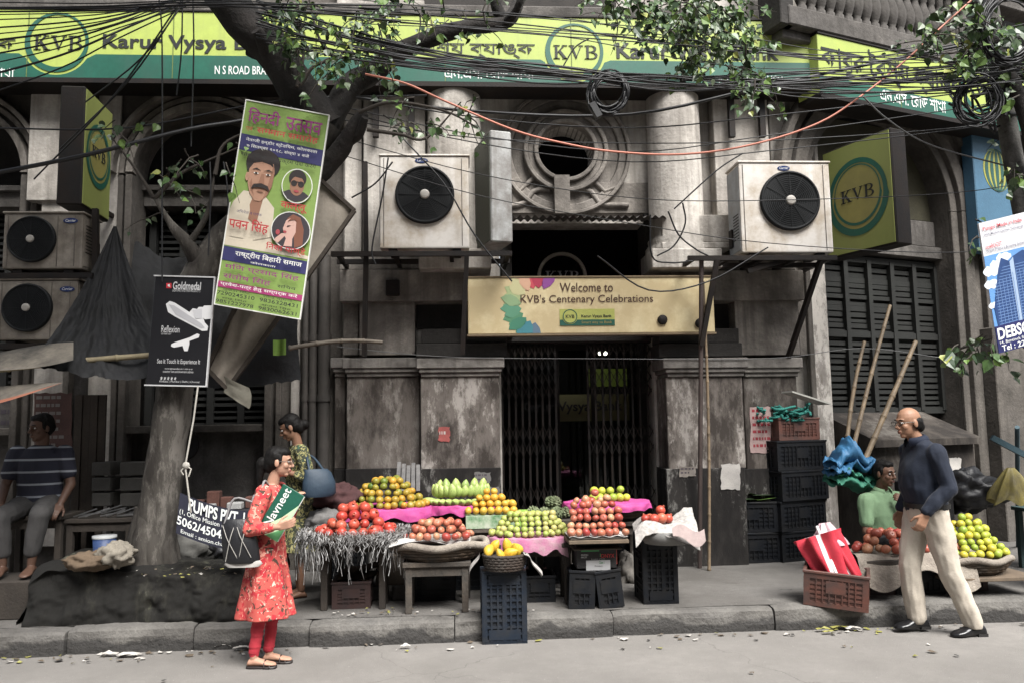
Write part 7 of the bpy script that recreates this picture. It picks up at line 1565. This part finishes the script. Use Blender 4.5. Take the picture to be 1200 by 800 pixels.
def collar(r, c, tilt, m, front_gap=38, r0=.058, drop=.042, flare=.030):
    """folded shirt collar, open at the front"""
    mb = MB(); Mx = Matrix.Translation(V(c)) @ Matrix.Rotation(R(tilt), 4, 'Y'); n = 30; prof = []
    vs_ = []; g = R(front_gap*.5)
    for i in range(n+1):
        a = g + (2*math.pi - 2*g)*i/n; k = 1 + .55*max(0, abs(a - math.pi)/math.pi)**3; ca, sa = math.cos(a), math.sin(a)
        for rr_, z in ((r0+.004, -.012), (r0, .03), (r0+.006, .036), (r0+.012+flare*.35, .018), (r0+flare, .03-drop*k), (r0+flare-.005, .026-drop*k), (r0+.010, .012)): vs_.append(Mx @ V((rr_*ca*1.02, rr_*sa*1.12, z)))
    mb.add(vs_, [(7*i+q, 7*(i+1)+q, 7*(i+1)+q+1, 7*i+q+1) for i in range(n) for q in range(6)], 0, True); return kid('collar', mb.mesh('collar', m), r)
def cuff(r, e, w_, m, rad=.040):
    e, w_ = V(e), V(w_); d = (w_-e).normalized(); mb = MB(); mb.tube([w_ - d*.055, w_ - d*.05, w_ - d*.004, w_], [rad*.98, rad*1.04, rad*1.02, rad*.9], 16); return kid('cuff', mb.mesh('cuff', m), r)
# --- the man walking past on the right
SK = skin_m('skin_tan', (.27, .145, .09)); SKD = skin_m('skin_dark', (.135, .072, .047)); SKF = skin_m('skin_fair', (.40, .225, .155)); SKM = skin_m('skin_brown', (.20, .105, .065))
b0 = gr(1096, 742, 0); pm_ = person((b0.x, b0.y, .0), 181, .99, 'balding man in a navy shirt and khaki trousers walking left')
H = Hm((.105, 0, 1.565), 8, 5, 0, .99); mb = MB(); head_geo(mb, H); neck_geo(mb, H, (.035, 0, 1.40), .054)
Lh, Rh = (0, .09, .90), (.02, -.09, .90); Lk, Rk = (-.08, .10, .475), (.12, -.08, .49); La, Ra = (-.235, .10, .09), (.085, -.08, .10)
mb.loft(rings([(0, 0, .84, .11, .15), (.0, 0, 1.0, .11, .15), (.01, 0, 1.2, .10, .15), (.01, 0, 1.34, .07, .13), (.035, 0, 1.41, .05, .06)]))
for a_, b_, c_ in ((Lh, Lk, La), (Rh, Rk, Ra)): mb.cap(a_, .07, b_, .05); mb.cap(b_, .05, c_, .035)
Ls, Rs = V((.0, .165, 1.365)), V((.02, -.165, 1.365)); Le, Re = V((-.03, .245, 1.09)), V((-.06, -.25, 1.12)); Lw, Rw = V((.145, .215, .90)), V((.06, -.24, .88))
for a_, b_, c_ in ((Ls, Le, Lw), (Rs, Re, Rw)): mb.cap(a_, .05, b_, .04); mb.cap(b_, .04, c_, .027)
hand(mb, Lw, (.45, -.05, -.9), (.1, -1, -.1), -1, .75); hand(mb, Rw, (.3, 0, -.95), (.1, 1, 0), 1, .6)
kid('body', remesh(mb, SK, .006, 3), pm_); face_parts(pm_, H, True, False, None, flat('lips_brown', (.20, .08, .06)))
kid('hair', remesh(hair_geo(H, 'bald'), hair_m, .006, 2, .004, 40), pm_)
mb = MB(); mb.loft(rings([(.0, 0, .90, .135, .175), (.005, 0, .97, .145, .178), (.03, 0, 1.08, .155, .172), (.025, 0, 1.18, .150, .175), (.015, 0, 1.28, .130, .185), (.015, 0, 1.36, .105, .175), (.03, 0, 1.405, .088, .14), (.04, 0, 1.435, .066, .085), (.042, 0, 1.445, .058, .066)]), 28)
for a_, b_, c_ in ((Ls, Le, Lw + V((-.01, 0, .03))), (Rs, Re, Rw + V((0, 0, .03)))): mb.cap(a_ + V((0, 0, -.02)), .074, b_, .060); mb.cap(b_, .063, c_, .047)
navy_c = mat('navy_cotton', (.004, .0085, .021), .85, .3, 6, bump=.12, bsc=60, sheen=.05); kid('shirt', remesh(mb, navy_c, .0085, 2, .011, 9, 1, (1.1, 1.1, .6)), pm_)
collar(pm_, (.048, 0, 1.432), 14, mat('navy_collar', (.006, .011, .027), .85, .2, 6, bump=.05)); cuff(pm_, Le, Lw + V((-.004, 0, .012)), navy_c); cuff(pm_, Re, Rw + V((0, 0, .012)), navy_c)
mb = MB(); mb.loft(rings([(0, 0, .78, .10, .16), (.0, 0, .86, .135, .175), (.0, 0, .93, .137, .178), (.0, 0, .955, .13, .172)]), 24)
for a_, b_, c_ in ((Lh, Lk, La), (Rh, Rk, Ra)):
    a_, b_, c_ = V(a_), V(b_), V(c_); mb.cap(a_ + V((0, 0, -.02)), .103, b_, .078); mb.cap(b_, .080, c_ + V((0, 0, .01)), .074); mb.cap(a_.lerp(b_, .3) + V((-.02, 0, 0)), .090, b_ + V((-.008, 0, 0)), .074)
def trouser_cut(me, zc):
    for v in me.vertices:
        if v.co.z < zc: v.co.z = zc
    return me
khaki = mat('khaki_cotton', (.46, .41, .34), .9, .16, 6, bump=.12, bsc=60); kid('trousers', trouser_cut(remesh(mb, khaki, .0085, 2, .010, 10, 5, (1.2, 1.2, .55)), .062), pm_)
mb = MB(); mb.ring((.0, 0), .138, .152, .93, .965, 0, 2*math.pi, Matrix.Diagonal((1, 1.2, 1, 1)), 0, 40); kid('belt', mb.mesh('belt', flat('belt_black', (.012, .011, .010), .4)), pm_)
shoe_m = flat('black_leather', (.010, .010, .011), .28)
for hl, to, tl in (((-.325, .10), (-.055, .11), 0.0), ((.0, -.08), (.27, -.075), .02)):
    mb = MB(); foot_geo(mb, (*hl, tl), (*to, tl), 0, .050, .10); mb.cap((hl[0]+.075, hl[1], tl+.075), .045, (hl[0]+.09, hl[1], tl+.11), .04); me = remesh(mb, shoe_m, .007, 3); sh = kid('shoe', me, pm_)
    mb = MB(); mb.box((hl[0]+.0, hl[1]-.035, tl), (hl[0]+.075, hl[1]+.035, tl+.022)); obj('heel', mb.mesh('heel', flat('heel_rubber', (.015, .014, .013), .8)), (0, 0, 0), sh)
for i, hz in enumerate((1.36, 1.27, 1.18)): pass

# --- the woman in red
b0 = gr(312, 779, 0); pw = person((b0.x, b0.y, 0), -4, .86, 'woman in a red floral kurta carrying a book and a netted handbag')
H = Hm((.085, 0, 1.575), 6, 4, 0, 1.0); mb = MB(); head_geo(mb, H, True); neck_geo(mb, H, (.03, 0, 1.41), .045)
Rh, Lh = (0, -.08, .88), (0, .08, .88); Rk, Lk = (-.02, -.075, .48), (.035, .07, .48); Ra, La = (-.075, -.07, .085), (.0, .06, .085)
mb.loft(rings([(0, 0, .80, .10, .15), (0, 0, .95, .10, .14), (.01, 0, 1.12, .09, .125), (.02, 0, 1.3, .10, .15), (.02, 0, 1.40, .05, .07)]))
for a_, b_, c_ in ((Rh, Rk, Ra), (Lh, Lk, La)): mb.cap(a_, .07, b_, .046); mb.cap(b_, .046, c_, .032)
Rs, Ls = V((.01, -.165, 1.355)), V((.03, .165, 1.36)); Re, Le = V((-.055, -.27, 1.08)), V((.10, .21, 1.13)); Rw, Lw = V((.165, -.285, 1.10)), V((.20, .06, 1.27))
for a_, b_, c_ in ((Rs, Re, Rw), (Ls, Le, Lw)): mb.cap(a_, .042, b_, .034); mb.cap(b_, .034, c_, .023)
hand(mb, Rw, (.95, .1, .25), (.2, .9, .3), 1, .55, .92); hand(mb, Lw, (.5, -.6, .65), (.6, -.6, -.2), -1, .5, .92)
for hl, to in (((-.125, -.07), (.10, -.075)), ((-.045, .06), (.185, .055))): foot_geo(mb, (*hl, .018), (*to, .018), 0, .040, .062)
kid('body', remesh(mb, SKF, .0055, 3), pw); face_parts(pw, H, True, False, None, flat('lips_rose', (.30, .08, .08))); kid('hair', remesh(hair_geo(H, 'tied'), hair_m, .007, 3, .003, 40), pw)
red_f = floral('red_floral_cotton', (.40, .078, .065), [(13, .53, (.36, .03, .038)), (19, .60, (.60, .26, .2)), (15, .59, (.07, .04, .03)), (27, .66, (.60, .44, .36))])
mb = MB(); mb.loft(rings([(-.01, .0, .375, .225, .215), (-.01, .0, .50, .20, .21), (-.005, 0, .66, .175, .20), (0, 0, .82, .15, .185), (0, 0, .98, .130, .165), (.01, 0, 1.10, .118, .150), (.025, 0, 1.22, .128, .160), (.02, 0, 1.31, .110, .165), (.018, 0, 1.37, .08, .135), (.02, 0, 1.405, .055, .07)]), 28)
for a_, b_, c_ in ((Rs, Re, Re.lerp(Rw, .72)), (Ls, Le, Le.lerp(Lw, .72))): mb.cap(a_ + V((0, 0, -.01)), .068, b_, .056); mb.cap(b_, .056, c_, .045)
me = remesh(mb, red_f, .0085, 2, .010, 7, 3, (1.3, 1.3, .28))
for v in me.vertices:                                                              # fluted hem
    if v.co.z < .95: k = (.95 - v.co.z)/.6; a_ = math.atan2(v.co.y, v.co.x+.01); f = 1 + .09*k*math.sin(a_*7 + 1.2*math.sin(a_*2)); v.co.x = (v.co.x+.01)*f - .01; v.co.y *= f
kid('kurta', me, pw)
mb = MB()
for a_, b_, c_ in ((Rh, Rk, Ra), (Lh, Lk, La)): mb.cap(V(a_) - V((0, 0, .1)), .08, b_, .058); mb.cap(b_, .058, V(c_) + V((0, 0, .03)), .043)
kid('leggings', remesh(mb, mat('red_leggings', (.42, .03, .045), .85, .2, 8, bump=.05), .007, 2, .006, 12, 2, (.6, .6, 2.5)), pw)
for hl, to in (((-.13, -.07), (.105, -.076)), ((-.05, .06), (.19, .054))):
    mb = MB(); a_, b_ = V((*hl, 0)), V((*to, 0)); mb.loft([(a_.lerp(b_, t) + V((0, 0, .008)), V((0, w_, 0)), V((0, 0, .016))) for t, w_ in ((0, .02), (.1, .034), (.5, .034), (.75, .044), (.95, .036), (1, .015))], 14); sd_ = kid('sandal', mb.mesh('sandal', flat('sandal_dark', (.015, .011, .010), .5)), pw)
    mb = MB()
    for t in (.62, .80): c = a_.lerp(b_, t); mb.tube([c + V((0, -.042, .012)), c + V((0, -.034, .045 - .02*(t > .7))), c + V((0, 0, .062 - .022*(t > .7))), c + V((0, .034, .045 - .02*(t > .7))), c + V((0, .042, .012))], .006, 6)
    obj('strap', mb.mesh('strap', flat('sandal_strap', (.02, .013, .011), .5)), (0, 0, 0), sd_)
Mw = Matrix.Translation(pw.location) @ Matrix.Rotation(R(-4), 4, 'Z') @ Matrix.Scale(.86, 4)
# her book and her handbag are things of their own
p0 = Mw @ V((.12, -.205, 1.045)); u = V((.83, 0, -.50)).normalized(); v = V((.42, 0, .90)); v = (v - u*v.dot(u)).normalized(); n = u.cross(v).normalized()
BW, BH = .165, .345; p0 = Mw @ V((-.03, -.205, 1.075)); u = Matrix.Rotation(R(-4), 3, 'Z') @ u; v = Matrix.Rotation(R(-4), 3, 'Z') @ v; n = u.cross(v).normalized(); Mk = Matrix(((u.x, v.x, n.x, p0.x), (u.y, v.y, n.y, p0.y), (u.z, v.z, n.z, p0.z), (0, 0, 0, 1)))
r = root('exercise_book', p0, 'dark green exercise book held upright by the woman in red', 'book'); mb = MB(); mb.box((0, 0, -.012), (BW, BH, 0), 0, Mk); part('cover', mb, mat('book_green', (.012, .085, .055), .45, .15, 6), r, .002)
mb = MB(); mb.box((.003, .003, -.0105), (BW+.004, BH-.004, -.0015), 0, Mk); part('pages', mb, mat('page_white', (.6, .6, .56), .8), r)
mb = MB(); mb.prism([(BW*.02, 0), (BW, 0), (BW, BH*.80), (BW*.66, BH*.45)], .0003, .0015, Mk, 0); mb.prism([(BW*.45, 0), (BW, 0), (BW, BH*.30)], .0016, .0024, Mk, 1); part('cover_print', mb, [flat('pale_green_print', (.42, .58, .36)), flat('mid_green_print', (.10, .30, .12))], r)
mb = MB(); text(mb, 'Navneet', .06, BH*.97, BW*.50, BW*.84, .0026, Mk @ Matrix.Translation((BW*.95, 0, 0)) @ Matrix.Rotation(R(90), 4, 'Z'), 0, .012); part('lettering', mb, sign_white, r)
bg0 = Mw @ V((-.12, -.24, .83)); r = root('handbag', bg0, 'black handbag with a white net pattern hanging behind the woman in red', 'bag'); mb = MB()
Mg = Matrix.Translation(bg0) @ Matrix.Rotation(R(-8), 4, 'Y')
mb.loft([(Mg @ V((.0, 0, z)), (rx_, 0, 0), (0, ry_, 0)) for z, rx_, ry_ in ((.0, .105, .05), (.02, .12, .06), (.14, .118, .055), (.26, .10, .03), (.285, .095, .014))], 24); part('bag_body', mb, mat('black_vinyl', (.012, .012, .014), .4, .2, 5), r)
mb = MB()
for k in range(2):
    for s in (-1, 1): mb.tube([Mg @ V((-.05 + .085*k + s*(.08*(t/6) - .04), -.064 + .003*abs(t-3) + (.035 if t > 4 else 0)*(t-4)/2, .03 + .23*t/6)) for t in range(7)], .0028, 5)
part('net_pattern', mb, mat('cream_cord', (.30, .285, .26), .8), r)
mb = MB()
for dx in (-.08, .08): mb.tube(spline([Mg @ V((dx, -.01, .27)), Mg @ V((dx*.8 + .06, .02, .42)), Mw @ V((-.005, -.225, 1.28)), Mw @ V((.015, -.175, 1.435)), Mw @ V((.03, -.10, 1.40))], 5), .008, 6)
part('handle', mb, mat('grey_strap', (.20, .19, .19), .6), r)
mb = MB(); Mc = Matrix.Translation(Mw @ V((-.105, -.26, .80))); mb.loft([(Mc @ V((0, 0, z)), (rx_, 0, 0), (0, .02, 0)) for z, rx_ in ((0, .10), (.02, .125), (.04, .11))], 14); part('white_base', mb, mat('bag_cream', (.45, .43, .40), .7), r)

# --- the woman behind, at the pomegranate stall
p_ = at(352, 560, 7.0); pb_ = person((p_.x, 7.0, GZ), 200, .905, 'woman in a dark green patterned kurta looking down at her hand')
H = Hm((.10, .0, 1.565), -12, 26, 0, 1.0); mb = MB(); head_geo(mb, H, True); neck_geo(mb, H, (.03, 0, 1.41), .045)
mb.loft(rings([(0, 0, .80, .10, .15), (0, 0, .95, .10, .14), (.01, 0, 1.12, .09, .125), (.02, 0, 1.3, .10, .15), (.02, 0, 1.40, .05, .07)]))
for s in (-1, 1): mb.cap((0, s*.08, .88), .07, (0, s*.075, .48), .046); mb.cap((0, s*.075, .48), .046, (-.01, s*.07, .08), .032); foot_geo(mb, (-.06, s*.07, 0), (.17, s*.075, 0), 0, .04, .062)
Ls, Rs = V((.02, .165, 1.36)), V((.02, -.165, 1.36)); Le, Re = V((-.04, .235, 1.10)), V((.0, -.22, 1.08)); Lw, Rw = V((.20, .10, 1.18)), V((.17, -.07, 1.14))
for a_, b_, c_ in ((Ls, Le, Lw), (Rs, Re, Rw)): mb.cap(a_, .042, b_, .034); mb.cap(b_, .034, c_, .023)
hand(mb, Lw, (.8, -.35, .35), (0, -.5, .6), 1, .5, .92); hand(mb, Rw, (.8, .45, .15), (0, .4, .8), -1, .5, .92)
kid('body', remesh(mb, SKM, .006, 3), pb_); face_parts(pb_, H, lip=flat('lips_brown', (.2, .08, .06))); kid('hair', remesh(hair_geo(H, 'bun'), hair_m, .007, 3, .003, 40), pb_)
grn_f = floral('green_patterned_cotton', (.035, .040, .028), [(30, .53, (.24, .22, .09)), (42, .60, (.36, .33, .16)), (24, .66, (.03, .09, .06))])
mb = MB(); mb.loft(rings([(-.01, 0, .42, .20, .21), (0, 0, .70, .165, .195), (0, 0, .90, .145, .18), (.0, 0, 1.05, .122, .155), (.025, 0, 1.20, .130, .162), (.02, 0, 1.31, .110, .168), (.018, 0, 1.37, .08, .135), (.02, 0, 1.40, .055, .072)]), 28)
for a_, b_, c_ in ((Ls, Le, Le.lerp(Lw, .35)), (Rs, Re, Re.lerp(Rw, .35))): mb.cap(a_ + V((0, 0, -.01)), .070, b_, .060); mb.cap(b_, .060, c_, .052)
kid('kurta', remesh(mb, grn_f, .0085, 2, .010, 7, 6, (1.3, 1.3, .3)), pb_)
mb = MB(); mb.ring((0, 0), .024, .030, -.008, .008, 0, 6.2832, Matrix.Translation(Lw - V((.025, -.012, .01))) @ Matrix.Rotation(R(60), 4, 'Y'), 0, 20); kid('wristwatch', mb.mesh('wristwatch', mat('watch_silver', (.5, .5, .48), .35, metal=.4)), pb_)
c = at(374, 562, 6.72); r = root('shoulder_bag', c - V((0, 0, .16)), 'blue slouching shoulder bag on the arm of the woman behind', 'bag'); mb = MB()
mb.loft([(c + V((dx, 0, z)), V((rx_, .05, 0)), (-.02, ry_, 0)) for dx, z, rx_, ry_ in ((.0, -.135, .10, .05), (0, -.11, .13, .06), (.0, -.02, .125, .055), (-.01, .06, .10, .03), (-.03, .09, .085, .016))], 24); part('bag_body', mb, mat('blue_grey_leather', (.018, .035, .056), .6, .25, 5, bump=.3, bsc=9), r)
mb = MB(); mb.tube(spline([c + V((-.08, 0, .08)), c + V((-.11, .06, .17)), c + V((-.12, .14, .20)), c + V((-.06, .12, .17)), c + V((.03, .02, .08))], 5), .011, 6); part('handle', mb, mat('blue_grey_leather', (.018, .035, .056)), r)

# --- the man seated at far left
p_ = at(40, 600, 6.95); SZ = at(40, 602, 7.0).z; pl2 = person((p_.x, 7.02, SZ), -82, .97, 'seated man in a striped navy polo and grey trousers at far left')
H = Hm((.04, 0, .735), -35, 4, 0, 1.0); mb = MB(); head_geo(mb, H); neck_geo(mb, H, (.0, 0, .565), .055)
mb.loft(rings([(0, 0, .05, .11, .16), (-.02, 0, .2, .11, .15), (-.01, 0, .40, .11, .16), (.0, 0, .52, .09, .17), (0, 0, .58, .05, .07)]))
Lk, Rk = V((.42, .15, .03)), V((.42, -.14, .02)); La, Ra = V((.40, .10, -.36)), V((.38, -.12, -.36))
for h_, k_, a_ in (((0, .09, .08), Lk, La), ((0, -.09, .08), Rk, Ra)): mb.cap(h_, .075, k_, .05); mb.cap(k_, .05, a_, .034); foot_geo(mb, a_ + V((-.05, 0, -.075)), a_ + V((.19, .01, -.085)), 0, .043, .07)
Ls, Rs = V((0, .185, .52)), V((0, -.185, .52)); Le, Re = V((.04, .26, .25)), V((.06, -.25, .25)); Lw, Rw = V((.20, .23, .09)), V((.26, -.2, .10))
for a_, b_, c_ in ((Ls, Le, Lw), (Rs, Re, Rw)): mb.cap(a_, .05, b_, .04); mb.cap(b_, .04, c_, .027)
hand(mb, Lw, (.75, -.1, -.5), (0, -.3, -1), 1, .45); hand(mb, Rw, (.85, .2, -.3), (0, .1, -1), -1, .4)
kid('body', remesh(mb, skin_m('skin_deep', (.085, .046, .031)), .006, 3), pl2); face_parts(pl2, H); kid('hair', remesh(hair_geo(H, 'short'), hair_m, .007, 2, .004, 40), pl2)
stp = bpy.data.materials.new('striped_navy_jersey'); stp.use_nodes = True; t = stp.node_tree; b_ = t.nodes['Principled BSDF']; b_.inputs['Roughness'].default_value = .9; tc = t.nodes.new('ShaderNodeTexCoord'); sp = t.nodes.new('ShaderNodeSeparateXYZ'); t.links.new(tc.outputs['Object'], sp.inputs[0])
mo = t.nodes.new('ShaderNodeMath'); mo.operation = 'PINGPONG'; mo.inputs[1].default_value = .052; t.links.new(sp.outputs['Z'], mo.inputs[0]); cp_ = t.nodes.new('ShaderNodeMath'); cp_.operation = 'GREATER_THAN'; cp_.inputs[1].default_value = .0435; t.links.new(mo.outputs[0], cp_.inputs[0])
mx = t.nodes.new('ShaderNodeMix'); mx.data_type = 'RGBA'; t.links.new(cp_.outputs[0], mx.inputs[0]); mx.inputs[6].default_value = (.010, .011, .022, 1); mx.inputs[7].default_value = (.20, .215, .24, 1); t.links.new(mx.outputs[2], b_.inputs['Base Color'])
mb = MB(); mb.loft(rings([(.0, 0, .04, .145, .185), (-.01, 0, .2, .145, .18), (-.0, 0, .36, .140, .19), (.0, 0, .49, .125, .20), (.0, 0, .56, .088, .13), (.0, 0, .59, .066, .075)]), 26)
for a_, b_2 in ((Ls, Le), (Rs, Re)): mb.cap(a_ - V((0, 0, .012)), .084, a_.lerp(b_2, .62), .070)
kid('polo_shirt', remesh(mb, stp, .0085, 2, .008, 9, 2), pl2)
mb = MB()
for h_, k_, a_ in (((0, .09, .085), Lk, La), ((0, -.09, .085), Rk, Ra)): mb.cap(h_, .105, k_, .080); mb.cap(k_, .08, a_ + V((0, 0, .10)), .066)
mb.loft(rings([(0, 0, .0, .12, .17), (0, 0, .1, .14, .18), (0, 0, .16, .12, .17)]), 20); kid('trousers', remesh(mb, mat('grey_trousers', (.05, .048, .047), .9, .2, 6), .009, 2, .009, 9, 4), pl2)
mb = MB(); q = at(28, 668, 6.7); mb.box((q.x-.35, 6.45, GZ), (q.x+.35, 6.86, SZ - .46*.97)); solo('foot_step', mb, timber_d, 'low dark step under the bare feet of the seated man', 'step', None, .01)

# --- the fruit seller on the right
p_ = at(1036, 620, 6.98); SZ2 = .40; ps = person((p_.x, 7.02, SZ2), -72, .95, 'fruit seller in a light green shirt seated behind the apples')
H = Hm((.09, -.01, .735), 6, 4, 0, 1.0); mb = MB(); head_geo(mb, H); neck_geo(mb, H, (.02, 0, .565), .052)
mb.loft(rings([(0, 0, .05, .11, .16), (-.02, 0, .2, .10, .145), (.01, 0, .40, .10, .155), (.02, 0, .52, .085, .165), (.02, 0, .58, .05, .07)]))
Lk, Rk = V((.34, .20, .18)), V((.34, -.22, .16)); La, Ra = V((.30, .16, -.14)), V((.30, -.18, -.14))
for h_, k_, a_ in (((0, .09, .08), Lk, La), ((0, -.09, .08), Rk, Ra)): mb.cap(h_, .072, k_, .05); mb.cap(k_, .05, a_, .034); foot_geo(mb, a_ + V((-.05, 0, -.09)), a_ + V((.19, .02, -.09)), 0, .043, .07)
Ls, Rs = V((.02, .18, .50)), V((.02, -.18, .50)); Le, Re = V((.16, .28, .36)), V((.06, -.25, .22)); Lw, Rw = V((.23, .09, .47)), V((.24, -.24, .06))
for a_, b_, c_ in ((Ls, Le, Lw), (Rs, Re, Rw)): mb.cap(a_, .045, b_, .037); mb.cap(b_, .037, c_, .025)
hand(mb, Lw, (-.1, -.8, .5), (-.8, -.1, .1), -1, .8); hand(mb, Rw, (.7, .1, -.6), (0, .3, -1), -1, .6)
kid('body', remesh(mb, SKD, .006, 3), ps); face_parts(ps, H, False, False, None, flat('lips_dark', (.12, .05, .04))); kid('hair', remesh(hair_geo(H, 'short'), hair_m, .007, 2, .004, 40), ps)
mb = MB(); mb.loft(rings([(.0, 0, .02, .135, .18), (-.01, 0, .2, .125, .17), (.01, 0, .36, .125, .18), (.02, 0, .48, .108, .185), (.02, 0, .545, .09, .14), (.02, 0, .585, .060, .07)]), 26)
for a_, b_2 in ((Ls, Le), (Rs, Re)): mb.cap(a_ - V((0, 0, .01)), .082, a_.lerp(b_2, .70), .070)
kid('shirt', remesh(mb, mat('light_green_cotton', (.155, .245, .14), .9, .15, 6, bump=.1, bsc=60), .0085, 2, .011, 8, 8), ps)
collar(ps, (.035, 0, .575), 18, mat('light_green_cotton', (.155, .245, .14)), 60)
mb = MB()
for h_, k_, a_ in (((0, .09, .085), Lk, La), ((0, -.09, .085), Rk, Ra)): mb.cap(h_, .10, k_, .08); mb.cap(k_, .08, a_ + V((0, 0, .04)), .066)
mb.loft(rings([(0, 0, .0, .12, .17), (0, 0, .1, .13, .175), (0, 0, .14, .12, .165)]), 20); kid('trousers', remesh(mb, mat('dark_trousers', (.025, .025, .028), .9, .2, 6), .009, 2, .009, 9, 4), ps)
crate(V((ps.location.x, 7.08, GZ)), rz(5), 'black crate under the seated fruit seller', crate_blk, (.40, .34, .225))
